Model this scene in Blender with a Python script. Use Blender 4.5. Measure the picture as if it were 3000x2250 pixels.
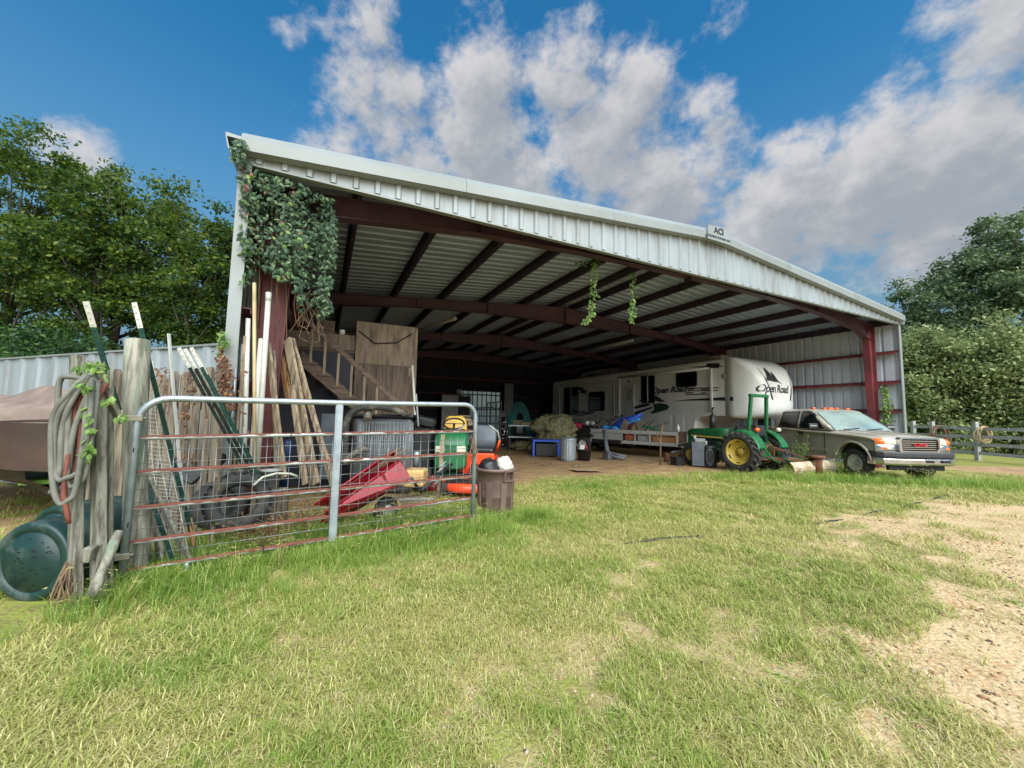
import bpy, bmesh, math, random
import numpy as np
from mathutils import Vector, Matrix, Euler, noise

random.seed(7)
rng = np.random.default_rng(11)
for _o in list(bpy.data.objects):
    bpy.data.objects.remove(_o)
scene = bpy.context.scene
COL = scene.collection
PI = math.pi

# ------------------------------------------------------------------ camera
CAM_F, CAM_PITCH, CAM_ROLL, CAM_H = 1147.0, math.radians(4.667), math.radians(1.0727), 1.5
cam_data = bpy.data.cameras.new('camera')
cam_data.sensor_fit = 'HORIZONTAL'
cam_data.sensor_width = 36.0
cam_data.lens = CAM_F / 3000.0 * 36.0
cam_data.clip_start = 0.05
cam_data.clip_end = 3000.0
cam = bpy.data.objects.new('camera', cam_data)
COL.objects.link(cam)
_cp, _sp, _cr, _sr = math.cos(CAM_PITCH), math.sin(CAM_PITCH), math.cos(CAM_ROLL), math.sin(CAM_ROLL)
_R, _U, _F = Vector((1, 0, 0)), Vector((0, -_sp, _cp)), Vector((0, _cp, _sp))
_cx = _R * _cr + _U * _sr
_cy = _U * _cr - _R * _sr
cam.matrix_world = Matrix((( _cx.x, _cy.x, -_F.x, 0), (_cx.y, _cy.y, -_F.y, 0), (_cx.z, _cy.z, -_F.z, CAM_H), (0, 0, 0, 1)))
scene.camera = cam

# ------------------------------------------------------------------ world, sun, exposure
SUN_ELEV, SUN_AZ = math.radians(45), math.radians(160)       # azimuth clockwise from +Y
world = bpy.data.worlds.new('World')
scene.world = world
world.use_nodes = True
wn, wl = world.node_tree.nodes, world.node_tree.links
wn.clear()


def wnode(t, **kw):
    n = wn.new(t)
    for k, v in kw.items():
        setattr(n, k, v)
    return n


def wmath(op, a, b=None, clamp=False):
    n = wnode('ShaderNodeMath', operation=op, use_clamp=clamp)
    for i, s in enumerate((a, b)):
        if s is None:
            continue
        if isinstance(s, (int, float)):
            n.inputs[i].default_value = s
        else:
            wl.new(s, n.inputs[i])
    return n.outputs[0]


sky = wnode('ShaderNodeTexSky', sky_type='NISHITA')
sky.sun_disc = False
sky.sun_elevation = SUN_ELEV
sky.sun_rotation = SUN_AZ
sky.air_density = 1.0
sky.dust_density = 0.6
sky.ozone_density = 3.0
geo = wnode('ShaderNodeTexCoord')


def cam_dir(px, py):
    dx, dy = px - 1500.0, py - 1125.0
    x, y = (_cr * dx + _sr * dy) / CAM_F, -(-_sr * dx + _cr * dy) / CAM_F
    return Vector((x, _cp - y * _sp, _sp + y * _cp))


# cloud banks: (azimuth/elevation direction, tightness, weight)
BANKS = [((1040, 260), 110, .55), ((1200, 270), 80, .68), ((1150, 370), 80, .62), ((1420, 260), 70, .74), ((1640, 240), 75, .74), ((1860, 260), 80, .72), ((2060, 310), 120, .66),
         ((1420, 400), 42, .76), ((1750, 410), 36, .78), ((1010, 450), 90, .55), ((2090, 450), 60, .74), ((1500, 580), 36, .80), ((1230, 540), 50, .74), ((1950, 600), 40, .82), ((2330, 430), 90, .68), ((2280, 610), 45, .80),
         ((2600, 360), 85, .72), ((2860, 420), 45, .85), ((2560, 540), 45, .77), ((2480, 690), 60, .76), ((2750, 660), 50, .76), ((2930, 110), 90, .70), ((2780, 20), 130, .44), ((3100, 330), 30, .75),
         ((820, 90), 220, .47), ((1090, 70), 170, .50), ((1420, 10), 340, .44), ((1900, 90), 300, .50), ((2150, 50), 260, .42), ((230, 440), 120, .75), ((940, 470), 80, .66), ((2210, 740), 120, .70), ((300, 20), 400, .34), ((1290, 150), 260, .5)]
CLEAR = [((260, 180), 30, .3), ((560, 330), 50, .4), ((1600, 60), 160, .3), ((1250, 100), 400, .25), ((2280, 200), 90, .4), ((2430, 830), 160, .2), ((700, 250), 110, .3), ((2480, 130), 120, .4), ((1900, 40), 300, .2)]


def density(vec, fine=True):
    """cloud cover in a viewing direction"""
    sep = wnode('ShaderNodeSeparateXYZ')
    wl.new(vec, sep.inputs[0])
    zz = wmath('ADD', wmath('MAXIMUM', sep.outputs[2], 0.0), 0.22)
    comb = wnode('ShaderNodeCombineXYZ')
    wl.new(wmath('DIVIDE', sep.outputs[0], zz), comb.inputs[0])
    wl.new(wmath('DIVIDE', sep.outputs[1], zz), comb.inputs[1])
    nz = wnode('ShaderNodeTexNoise')
    nz.inputs['Scale'].default_value = 1.6
    nz.inputs['Detail'].default_value = 9.0
    nz.inputs['Roughness'].default_value = .6
    nz.inputs['Distortion'].default_value = .35
    wl.new(comb.outputs[0], nz.inputs['Vector'])
    nz2 = wnode('ShaderNodeTexNoise')
    flat = wnode('ShaderNodeVectorMath', operation='MULTIPLY')
    wl.new(vec, flat.inputs[0])
    flat.inputs[1].default_value = (1, 1, 1.3)
    nz2.inputs['Scale'].default_value = 7.0
    nz2.inputs['Detail'].default_value = 8.0
    nz2.inputs['Roughness'].default_value = .62
    wl.new(flat.outputs[0], nz2.inputs['Vector'])
    tot = None
    for sign, lst in ((1, BANKS), (-1, CLEAR)):
        for (p, k, w) in lst:
            d = cam_dir(*p).normalized()
            dot = wnode('ShaderNodeVectorMath', operation='DOT_PRODUCT')
            wl.new(vec, dot.inputs[0])
            dot.inputs[1].default_value = d
            e = wmath('MULTIPLY', wmath('SUBTRACT', dot.outputs['Value'], 1.0), float(k) * 2.2)
            g = wmath('MULTIPLY', wmath('EXPONENT', e), float(w * sign))
            tot = g if tot is None else wmath('MAXIMUM' if sign > 0 else 'ADD', tot, g)
    tot = wmath('MULTIPLY', tot, 1.0)
    nz3 = wnode('ShaderNodeTexNoise')
    nz3.inputs['Scale'].default_value = 24.0
    nz3.inputs['Detail'].default_value = 7.0
    nz3.inputs['Roughness'].default_value = .6
    nz3.inputs['Distortion'].default_value = .2
    wl.new(flat.outputs[0], nz3.inputs['Vector'])
    base = wmath('ADD', wmath('MULTIPLY', wmath('SUBTRACT', nz.outputs['Fac'], .5), .45), wmath('MULTIPLY', wmath('SUBTRACT', nz2.outputs['Fac'], .5), 1.45))
    base = wmath('ADD', base, wmath('MULTIPLY', wmath('SUBTRACT', nz3.outputs['Fac'], .5), .6))
    return wmath('ADD', tot, base)


nrm = wnode('ShaderNodeVectorMath', operation='NORMALIZE')
wl.new(geo.outputs['Generated'], nrm.inputs[0])
up = wnode('ShaderNodeVectorMath', operation='ADD')
wl.new(nrm.outputs[0], up.inputs[0])
up.inputs[1].default_value = (-.03, 0, .06)
upn = wnode('ShaderNodeVectorMath', operation='NORMALIZE')
wl.new(up.outputs[0], upn.inputs[0])
d0 = density(nrm.outputs[0])
d1 = density(upn.outputs[0])
cover = wnode('ShaderNodeMapRange', interpolation_type='SMOOTHSTEP')
wl.new(d0, cover.inputs[0])
cover.inputs[1].default_value = .20
cover.inputs[2].default_value = .66
thick = wnode('ShaderNodeMapRange', interpolation_type='SMOOTHSTEP')
wl.new(wmath('ADD', wmath('MULTIPLY', d1, .9), wmath('MULTIPLY', d0, -.15)), thick.inputs[0])
thick.inputs[1].default_value = .0
thick.inputs[2].default_value = .72
cl = wnode('ShaderNodeMix', data_type='RGBA')
wl.new(thick.outputs[0], cl.inputs['Factor'])
CLOUD_LIT, CLOUD_GREY = (2.62, 2.58, 2.62, 1), (1.42, 1.52, 1.68, 1)
cl.inputs['A'].default_value = CLOUD_LIT
cl.inputs['B'].default_value = CLOUD_GREY
tint = wnode('ShaderNodeMix', data_type='RGBA', blend_type='MULTIPLY')
tint.inputs['Factor'].default_value = 1.0
wl.new(sky.outputs[0], tint.inputs['A'])
tint.inputs['B'].default_value = (.13, .57, .70, 1)
mixc = wnode('ShaderNodeMix', data_type='RGBA')
wl.new(wmath('MULTIPLY', cover.outputs[0], .97), mixc.inputs['Factor'])
sepz = wnode('ShaderNodeSeparateXYZ')
wl.new(nrm.outputs[0], sepz.inputs[0])
hz = wnode('ShaderNodeMapRange', interpolation_type='SMOOTHSTEP')
wl.new(sepz.outputs[2], hz.inputs[0])
hz.inputs[1].default_value, hz.inputs[2].default_value = .70, .08
low = wnode('ShaderNodeMix', data_type='RGBA')
wl.new(hz.outputs[0], low.inputs['Factor'])
wl.new(tint.outputs['Result'], low.inputs['A'])
low.inputs['B'].default_value = (.72, 1.26, 1.68, 1)
wl.new(low.outputs['Result'], mixc.inputs['A'])
wl.new(cl.outputs['Result'], mixc.inputs['B'])
bg = wnode('ShaderNodeBackground')
bg.inputs['Strength'].default_value = .05
wl.new(mixc.outputs['Result'], bg.inputs['Color'])
wo = wnode('ShaderNodeOutputWorld')
wl.new(bg.outputs[0], wo.inputs[0])

sun_data = bpy.data.lights.new('sun', 'SUN')
sun_data.energy = 1.5
sun_data.angle = math.radians(78)
sun_data.color = (1.0, .97, .92)
sun = bpy.data.objects.new('sun', sun_data)
COL.objects.link(sun)
_sd = Vector((math.sin(SUN_AZ) * math.cos(SUN_ELEV), math.cos(SUN_AZ) * math.cos(SUN_ELEV), math.sin(SUN_ELEV)))
sun.rotation_euler = _sd.to_track_quat('Z', 'Y').to_euler()
sun.location = _sd * 60

scene.view_settings.view_transform = 'Standard'
scene.view_settings.look = 'None'
scene.view_settings.gamma = 1.0
scene.view_settings.use_curve_mapping = False
scene.view_settings.exposure = 2.4
scene.render.engine = 'CYCLES'
scene.cycles.max_bounces = 8
scene.cycles.diffuse_bounces = 7
scene.cycles.transparent_max_bounces = 12
scene.cycles.use_denoising = True

# ------------------------------------------------------------------ places
# The barn's own axes: a across its open front, s into it, z up; origin at its front left ground corner.
TH = math.radians(25.558)
BARN = Matrix.Translation((-3.632, 4.970, 0)) @ Matrix.Rotation(TH, 4, 'Z')
BARN_I = BARN.inverted()
BU = Vector((math.cos(TH), math.sin(TH), 0))
BV = Vector((-math.sin(TH), math.cos(TH), 0))
EYE = Vector((0, 0, CAM_H))


def at(px, py, y):
    d = cam_dir(px, py)
    return EYE + d * (y / d.y)


def gnd(px, py, z=0.0):
    d = cam_dir(px, py)
    return EYE + d * ((z - CAM_H) / d.z)


def on_a(px, py, a):
    """barn coordinates of the point seen at (px,py) on the barn plane a"""
    d = BARN_I.to_3x3() @ cam_dir(px, py)
    o = BARN_I @ EYE
    return o + d * ((a - o.x) / d.x)


def on_s(px, py, s):
    d = BARN_I.to_3x3() @ cam_dir(px, py)
    o = BARN_I @ EYE
    return o + d * ((s - o.y) / d.y)


# ------------------------------------------------------------------ mesh builder
class MB:
    def __init__(self):
        self.v, self.f, self.sm = [], [], []

    def add(self, vs, fs, smooth=False):
        n = len(self.v)
        self.v += [Vector(p) for p in vs]
        self.f += [tuple(i + n for i in f) for f in fs]
        self.sm += [smooth] * len(fs)
        return self

    def box(self, c, d, rot=None):
        c = Vector(c)
        hx, hy, hz = d[0] / 2, d[1] / 2, d[2] / 2
        vs = [Vector((x, y, z)) for x in (-hx, hx) for y in (-hy, hy) for z in (-hz, hz)]
        if rot is not None:
            m = rot if isinstance(rot, Matrix) else Euler(rot).to_matrix()
            vs = [m @ p for p in vs]
        return self.add([c + p for p in vs], [(0, 1, 3, 2), (4, 6, 7, 5), (0, 4, 5, 1), (2, 3, 7, 6), (0, 2, 6, 4), (1, 5, 7, 3)])

    def span(self, lo, hi):
        lo, hi = Vector(lo), Vector(hi)
        return self.box((lo + hi) / 2, hi - lo)

    def bar(self, p0, p1, w, h, up=(0, 0, 1), taper=1.0):
        p0, p1 = Vector(p0), Vector(p1)
        d = (p1 - p0).normalized()
        u = Vector(up)
        sx = d.cross(u)
        if sx.length < 1e-4:
            sx = d.cross(Vector((0, 1, 0)))
        sx.normalize()
        u = sx.cross(d)
        vs = []
        for p, k in ((p0, 1), (p1, taper)):
            for a, b in ((-1, -1), (1, -1), (1, 1), (-1, 1)):
                vs.append(p + sx * (a * w / 2 * k) + u * (b * h / 2 * k))
        return self.add(vs, [(0, 3, 2, 1), (4, 5, 6, 7), (0, 1, 5, 4), (1, 2, 6, 5), (2, 3, 7, 6), (3, 0, 4, 7)])

    def tube(self, pts, r, n=8, caps=True, smooth=True, closed=False):
        pts = [Vector(p) for p in pts]
        m = len(pts)
        rs = r if isinstance(r, (list, tuple)) else [r] * m
        vs = []
        prev = None
        for i, p in enumerate(pts):
            if closed:
                t = pts[(i + 1) % m] - pts[i - 1]
            else:
                t = pts[min(i + 1, m - 1)] - pts[max(i - 1, 0)]
            t = t.normalized() if t.length > 1e-9 else Vector((0, 0, 1))
            if prev is None:
                x = t.cross(Vector((0, 0, 1)))
                if x.length < .05:
                    x = t.cross(Vector((0, 1, 0)))
            else:
                x = prev - t * prev.dot(t)
            x.normalize()
            prev = x
            y = t.cross(x)
            for k in range(n):
                a = 2 * PI * k / n
                vs.append(p + (x * math.cos(a) + y * math.sin(a)) * rs[i])
        fs = []
        for i in range(m if closed else m - 1):
            j = (i + 1) % m
            for k in range(n):
                l = (k + 1) % n
                fs.append((i * n + k, i * n + l, j * n + l, j * n + k))
        self.add(vs, fs, smooth)
        if caps and not closed:
            b = len(self.v) - m * n
            self.f += [tuple(b + k for k in reversed(range(n))), tuple(b + (m - 1) * n + k for k in range(n))]
            self.sm += [False, False]
        return self

    def rod(self, p0, p1, r, r1=None, n=10):
        return self.tube([p0, p1], [r, r if r1 is None else r1], n)

    def lathe(self, prof, n=24, o=(0, 0, 0), ax=(0, 0, 1), smooth=True):
        """prof: (radius, height) pairs along ax"""
        o, ax = Vector(o), Vector(ax).normalized()
        x = ax.cross(Vector((0, 0, 1)))
        if x.length < .05:
            x = Vector((1, 0, 0))
        x.normalize()
        y = ax.cross(x)
        vs, fs = [], []
        for (r, h) in prof:
            for k in range(n):
                a = 2 * PI * k / n
                vs.append(o + ax * h + (x * math.cos(a) + y * math.sin(a)) * max(r, 1e-4))
        for i in range(len(prof) - 1):
            for k in range(n):
                l = (k + 1) % n
                fs.append((i * n + k, i * n + l, (i + 1) * n + l, (i + 1) * n + k))
        return self.add(vs, fs, smooth)

    def prism(self, poly, off, smooth=False):
        """poly: 3D outline, extruded by vector off"""
        n = len(poly)
        poly = [Vector(p) for p in poly]
        off = Vector(off)
        vs = poly + [p + off for p in poly]
        fs = [tuple(reversed(range(n))), tuple(range(n, 2 * n))]
        fs += [(i, (i + 1) % n, n + (i + 1) % n, n + i) for i in range(n)]
        return self.add(vs, fs, smooth)

    def grid(self, fn, nu, nv, smooth=True):
        vs = [fn(i / nu, j / nv) for j in range(nv + 1) for i in range(nu + 1)]
        w = nu + 1
        fs = [(j * w + i, j * w + i + 1, (j + 1) * w + i + 1, (j + 1) * w + i) for j in range(nv) for i in range(nu)]
        return self.add(vs, fs, smooth)

    def loft(self, rings, closed=True, caps=True, smooth=True):
        n = len(rings[0])
        vs = [p for r in rings for p in r]
        fs = []
        for i in range(len(rings) - 1):
            for k in range(n if closed else n - 1):
                l = (k + 1) % n
                fs.append((i * n + k, i * n + l, (i + 1) * n + l, (i + 1) * n + k))
        b = len(self.v)
        self.add(vs, fs, smooth)
        if caps and closed:
            self.f += [tuple(b + k for k in reversed(range(n))), tuple(b + (len(rings) - 1) * n + k for k in range(n))]
            self.sm += [False, False]
        return self

    def sphere(self, c, r, nu=14, nv=8, sc=(1, 1, 1)):
        c = Vector(c)
        prof = [(math.sin(PI * i / nv), -math.cos(PI * i / nv)) for i in range(nv + 1)]
        b = len(self.v)
        self.lathe(prof, nu)
        for i in range(b, len(self.v)):
            p = self.v[i]
            self.v[i] = c + Vector((p.x * sc[0], p.y * sc[1], p.z * sc[2])) * r
        return self

    def mesh(self, name, mat=None, xf=None):
        me = bpy.data.meshes.new(name)
        vs = [xf @ p for p in self.v] if xf is not None else self.v
        me.from_pydata([tuple(p) for p in vs], [], self.f)
        if any(self.sm):
            me.polygons.foreach_set('use_smooth', self.sm)
        if mat is not None:
            me.materials.append(mat)
        me.validate()
        bm = bmesh.new()
        bm.from_mesh(me)
        bmesh.ops.recalc_face_normals(bm, faces=bm.faces)
        bm.to_mesh(me)
        bm.free()
        me.update()
        return me


def link(name, me, parent=None, kind=None, label=None, bevel=0, loc=None, seg=1):
    o = bpy.data.objects.new(name, me)
    COL.objects.link(o)
    if parent is not None:
        o.parent = parent
    if kind:
        o['kind'] = kind
    if label:
        o['label'] = label
    if loc is not None:
        o.location = loc
    if bevel:
        b = o.modifiers.new('bevel', 'BEVEL')
        b.width = bevel
        b.segments = seg
        b.limit_method = 'ANGLE'
        b.angle_limit = math.radians(40)
    return o


class Thing:
    """an Empty at the base of a thing, carrying its parts; xf: its placement"""
    def __init__(self, name, label, cat, loc=(0, 0, 0), rz=0.0, group=None, frame=None):
        self.o = bpy.data.objects.new(name, None)
        self.o.empty_display_size = .2
        COL.objects.link(self.o)
        self.o['label'] = label
        self.o['category'] = cat
        if group:
            self.o['group'] = group
        # frame: matrix whose coordinates the parts are written in (identity = local)
        self.m = Matrix.Translation(loc) @ Matrix.Rotation(rz, 4, 'Z')
        self.o.matrix_world = self.m
        self.o.location = loc
        self.o.rotation_euler = (0, 0, rz)
        self.pre = None if frame is None else self.m.inverted() @ frame

    def part(self, name, mb, mat, under=None, kind=None, label=None, bevel=0, seg=1):
        me = mb.mesh(name, mat, self.pre)
        return link(name, me, under or self.o, kind, label, bevel, seg=seg)


WORLD = Matrix.Identity(4)


def solo(name, mb, mat, label, cat, group=None, frame=None, bevel=0, kind=None, seg=1):
    """a thing that is one mesh, origin at its base"""
    vs = [(frame @ p) if frame is not None else p for p in mb.v]
    xs, ys, zs = [p.x for p in vs], [p.y for p in vs], [p.z for p in vs]
    base = Vector(((min(xs) + max(xs)) / 2, (min(ys) + max(ys)) / 2, min(zs)))
    mb.v = [p - base for p in vs]
    o = link(name, mb.mesh(name, mat), None, kind, label, bevel, base, seg=seg)
    if cat:
        o['category'] = cat
    if group:
        o['group'] = group
    return o


def structure(name, mb, mat, label=None):
    o = link(name, mb.mesh(name, mat), None, 'structure', label)
    return o


def dup(root, loc=None, rz=None, label=None, group=None):
    """copy of a thing with copies of its parts and sub-parts"""
    r = root.copy()
    COL.objects.link(r)
    if loc is not None:
        r.location = loc
    if rz is not None:
        r.rotation_euler = (0, 0, rz)
    if label:
        r['label'] = label
    if group:
        r['group'] = group
    for ch in list(root.children):
        c = ch.copy()
        COL.objects.link(c)
        c.parent = r
        for g in ch.children:
            d = g.copy()
            COL.objects.link(d)
            d.parent = c
    return r


def text_mb(body, height, xf, shear=0.0, bold=0.0, depth=.004, squeeze=1.0, space=1.0):
    """letters as mesh; xf maps (x right, y up, z out)"""
    cu = bpy.data.curves.new('lettering', 'FONT')
    cu.body = body
    cu.size = height
    cu.shear = shear
    cu.offset = bold
    cu.extrude = depth / 2
    cu.align_x = 'CENTER'
    cu.align_y = 'CENTER'
    cu.space_character = space
    cu.resolution_u = 3
    ob = bpy.data.objects.new('lettering', cu)
    COL.objects.link(ob)
    dg = bpy.context.evaluated_depsgraph_get()
    me = bpy.data.meshes.new_from_object(ob.evaluated_get(dg))
    mb = MB()
    mb.add([xf @ Vector((v.co.x * squeeze, v.co.y, v.co.z)) for v in me.vertices], [tuple(p.vertices) for p in me.polygons])
    bpy.data.objects.remove(ob)
    bpy.data.curves.remove(cu)
    bpy.data.meshes.remove(me)
    return mb


def frame3(o, x, y):
    """matrix with origin o, x axis, y axis (made square)"""
    x = Vector(x).normalized()
    z = x.cross(Vector(y)).normalized()
    y = z.cross(x)
    o = Vector(o)
    return Matrix(((x.x, y.x, z.x, o.x), (x.y, y.y, z.y, o.y), (x.z, y.z, z.z, o.z), (0, 0, 0, 1)))


# ------------------------------------------------------------------ materials
def srgb(r, g, b):
    return tuple(((c / 255) / 12.92 if c / 255 <= .04045 else ((c / 255 + .055) / 1.055) ** 2.4) for c in (r, g, b))


def mk(name, c1, c2=None, sc=4.0, lo=.38, hi=.62, rough=.6, metal=0.0, bump=0.0, bsc=40.0, stretch=(1, 1, 1), c3=None, sc3=2.0, lo3=.55, hi3=.7,
       spec=.5, coat=0.0, trans=0.0, rough2=None, world_pos=False):
    m = bpy.data.materials.new(name)
    m.use_nodes = True
    nt = m.node_tree
    n, l = nt.nodes, nt.links
    b = n['Principled BSDF']
    b.inputs['Base Color'].default_value = (*c1, 1)
    b.inputs['Roughness'].default_value = rough
    b.inputs['Metallic'].default_value = metal
    b.inputs['Specular IOR Level'].default_value = spec
    if coat:
        b.inputs['Coat Weight'].default_value = coat
        b.inputs['Coat Roughness'].default_value = .15
    if trans:
        b.inputs['Transmission Weight'].default_value = trans
    if c2 is None and not bump and c3 is None:
        return m
    tc = n.new('ShaderNodeTexCoord')
    oi = n.new('ShaderNodeObjectInfo')
    mul = n.new('ShaderNodeVectorMath')
    mul.operation = 'MULTIPLY_ADD'
    mul.inputs[1].default_value = stretch
    if world_pos:
        gp = n.new('ShaderNodeNewGeometry')
        l.new(gp.outputs['Position'], mul.inputs[0])
    else:
        l.new(tc.outputs['Object'], mul.inputs[0])
        rv = n.new('ShaderNodeVectorMath')
        rv.operation = 'SCALE'
        rv.inputs[0].default_value = (17, 31, 13)
        l.new(oi.outputs['Random'], rv.inputs['Scale'])
        l.new(rv.outputs[0], mul.inputs[2])

    def nz(scale, detail=6.0, rg=.6):
        t = n.new('ShaderNodeTexNoise')
        t.inputs['Scale'].default_value = scale
        t.inputs['Detail'].default_value = detail
        t.inputs['Roughness'].default_value = rg
        l.new(mul.outputs[0], t.inputs['Vector'])
        return t.outputs['Fac']

    def rng_(s, a, z):
        r = n.new('ShaderNodeMapRange')
        r.inputs[1].default_value = a
        r.inputs[2].default_value = z
        l.new(s, r.inputs[0])
        return r.outputs[0]

    def mixc(f, A, B):
        x = n.new('ShaderNodeMix')
        x.data_type = 'RGBA'
        l.new(f, x.inputs['Factor'])
        for s, v in (('A', A), ('B', B)):
            if isinstance(v, tuple):
                x.inputs[s].default_value = (*v[:3], 1)
            else:
                l.new(v, x.inputs[s])
        return x.outputs['Result']

    col = c1
    if c2 is not None:
        f = rng_(nz(sc), lo, hi)
        col = mixc(f, c1, c2)
    if c3 is not None:
        f3 = rng_(nz(sc3, 9.0, .7), lo3, hi3)
        col = mixc(f3, col, c3)
        if rough2 is not None:
            mr = n.new('ShaderNodeMapRange')
            mr.inputs[3].default_value = rough
            mr.inputs[4].default_value = rough2
            l.new(f3, mr.inputs[0])
            l.new(mr.outputs[0], b.inputs['Roughness'])
    if not isinstance(col, tuple):
        l.new(col, b.inputs['Base Color'])
    if bump:
        bp = n.new('ShaderNodeBump')
        bp.inputs['Strength'].default_value = bump
        bp.inputs['Distance'].default_value = .02
        l.new(nz(bsc, 5.0), bp.inputs['Height'])
        l.new(bp.outputs[0], b.inputs['Normal'])
    return m


def leaf_mat(name, c1, c2, c3, sc=1.2, trans=.45, rough=.5):
    """leaves: colour varies in clumps and leaf by leaf, light passes through"""
    m = bpy.data.materials.new(name)
    m.use_nodes = True
    n, l = m.node_tree.nodes, m.node_tree.links
    n.clear()
    out = n.new('ShaderNodeOutputMaterial')
    gp = n.new('ShaderNodeNewGeometry')
    t = n.new('ShaderNodeTexNoise')
    t.inputs['Scale'].default_value = sc
    t.inputs['Detail'].default_value = 4
    l.new(gp.outputs['Position'], t.inputs['Vector'])
    r = n.new('ShaderNodeMapRange')
    r.inputs[1].default_value = .35
    r.inputs[2].default_value = .65
    l.new(t.outputs['Fac'], r.inputs[0])
    mx = n.new('ShaderNodeMix')
    mx.data_type = 'RGBA'
    mx.inputs['A'].default_value = (*c1, 1)
    mx.inputs['B'].default_value = (*c2, 1)
    l.new(r.outputs[0], mx.inputs['Factor'])
    rd = n.new('ShaderNodeMapRange')
    rd.inputs[1].default_value = .55
    rd.inputs[2].default_value = 1.0
    oi = n.new('ShaderNodeObjectInfo')
    ad = n.new('ShaderNodeMath')
    ad.operation = 'ADD'
    l.new(gp.outputs['Random Per Island'], ad.inputs[0])
    l.new(oi.outputs['Random'], ad.inputs[1])
    fr = n.new('ShaderNodeMath')
    fr.operation = 'FRACT'
    l.new(ad.outputs[0], fr.inputs[0])
    l.new(fr.outputs[0], rd.inputs[0])
    mx2 = n.new('ShaderNodeMix')
    mx2.data_type = 'RGBA'
    mx2.inputs['B'].default_value = (*c3, 1)
    l.new(rd.outputs[0], mx2.inputs['Factor'])
    l.new(mx.outputs['Result'], mx2.inputs['A'])
    pb = n.new('ShaderNodeBsdfPrincipled')
    pb.inputs['Roughness'].default_value = rough
    pb.inputs['Specular IOR Level'].default_value = .35
    l.new(mx2.outputs['Result'], pb.inputs['Base Color'])
    tr = n.new('ShaderNodeBsdfTranslucent')
    l.new(mx2.outputs['Result'], tr.inputs['Color'])
    ms = n.new('ShaderNodeMixShader')
    ms.inputs[0].default_value = trans
    l.new(pb.outputs[0], ms.inputs[1])
    l.new(tr.outputs[0], ms.inputs[2])
    l.new(ms.outputs[0], out.inputs[0])
    return m


M = {}
M['primer'] = mk('red_primer_steel', srgb(124, 58, 60), srgb(100, 50, 54), 1.5, rough=.5, c3=srgb(90, 52, 40), sc3=6, lo3=.6, hi3=.72, bump=.05)
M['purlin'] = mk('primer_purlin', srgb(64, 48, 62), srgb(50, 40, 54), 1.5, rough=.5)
M['white_steel'] = mk('white_wall_steel', srgb(150, 158, 160), srgb(138, 144, 145), .8, rough=.38, stretch=(2.5, 2.5, .35), c3=srgb(112, 108, 98), sc3=1.6, lo3=.5, hi3=.95, bump=.04, bsc=3)
M['trim'] = mk('grey_white_trim', srgb(138, 144, 142), srgb(126, 130, 127), .6, rough=.4, c3=srgb(140, 135, 120), sc3=3, lo3=.62, hi3=.9)
M['liner'] = mk('grey_panel_back', srgb(192, 198, 204), srgb(176, 182, 190), 1.0, rough=.4, c3=srgb(130, 118, 105), sc3=3, lo3=.6, hi3=.85)
M['roof_under'] = mk('roof_panel_galvalume', srgb(164, 178, 202), srgb(148, 162, 188), .7, rough=.3, metal=.1)
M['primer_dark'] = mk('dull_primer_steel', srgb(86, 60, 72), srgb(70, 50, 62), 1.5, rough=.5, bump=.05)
M['backwall'] = mk('shade_dark_wall', srgb(46, 46, 56), srgb(32, 34, 44), .6, rough=.7)  # wall colour darkened to put the gloom of the far interior into it
M['galv'] = mk('galvanised_steel', srgb(168, 178, 182), srgb(148, 158, 164), 9, rough=.42, metal=.55, bump=.03)
M['chrome'] = mk('bright_steel', srgb(215, 218, 220), rough=.18, metal=1.0)
M['wire'] = mk('galvanised_wire', srgb(150, 154, 154), srgb(118, 120, 118), 5, rough=.4, metal=.5)
M['white_wire'] = mk('white_coated_wire', srgb(215, 215, 205), srgb(190, 188, 176), 5, rough=.45)
M['oldwood'] = mk('weathered_grey_wood', srgb(136, 133, 118), srgb(84, 80, 68), 3.2, lo=.42, hi=.6, rough=.85, bump=.35, bsc=9, stretch=(9, 9, .8), c3=srgb(96, 104, 84), sc3=.7, lo3=.55, hi3=.75)
M['logwood'] = mk('lichened_round_post', srgb(152, 148, 132), srgb(90, 90, 76), 2.6, lo=.42, hi=.6, rough=.9, bump=.5, bsc=8, stretch=(8, 8, .9), c3=srgb(110, 128, 106), sc3=.8, lo3=.5, hi3=.62)
M['picket'] = mk('picket_wood', srgb(134, 123, 104), srgb(78, 68, 56), 2.5, lo=.42, hi=.6, rough=.85, bump=.3, bsc=9, stretch=(9, 9, .7), c3=srgb(72, 60, 48), sc3=.6, lo3=.55, hi3=.8)
M['railwood'] = mk('grey_rail_wood', srgb(168, 168, 164), srgb(136, 136, 132), 2.5, rough=.85, bump=.25, bsc=9, stretch=(.7, 9, 9))
M['lumber'] = mk('tan_lumber', srgb(144, 127, 102), srgb(92, 79, 62), 2.5, lo=.42, hi=.6, rough=.8, bump=.2, bsc=9, stretch=(9, 9, .6), c3=srgb(112, 98, 80), sc3=.8, lo3=.5, hi3=.75)
M['newwood'] = mk('orange_lumber', srgb(160, 116, 70), srgb(136, 96, 58), 2.5, rough=.75, stretch=(9, 9, .6))
M['ply'] = mk('aged_plywood', srgb(128, 112, 92), srgb(92, 80, 66), 2.2, rough=.85, bump=.2, bsc=6, stretch=(5, 5, .7), c3=srgb(62, 52, 42), sc3=2.2, lo3=.56, hi3=.75)
M['darkwood'] = mk('dark_stair_wood', srgb(104, 86, 70), srgb(76, 62, 50), 2.5, rough=.85, bump=.2, bsc=8, stretch=(.8, 8, 8))
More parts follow.
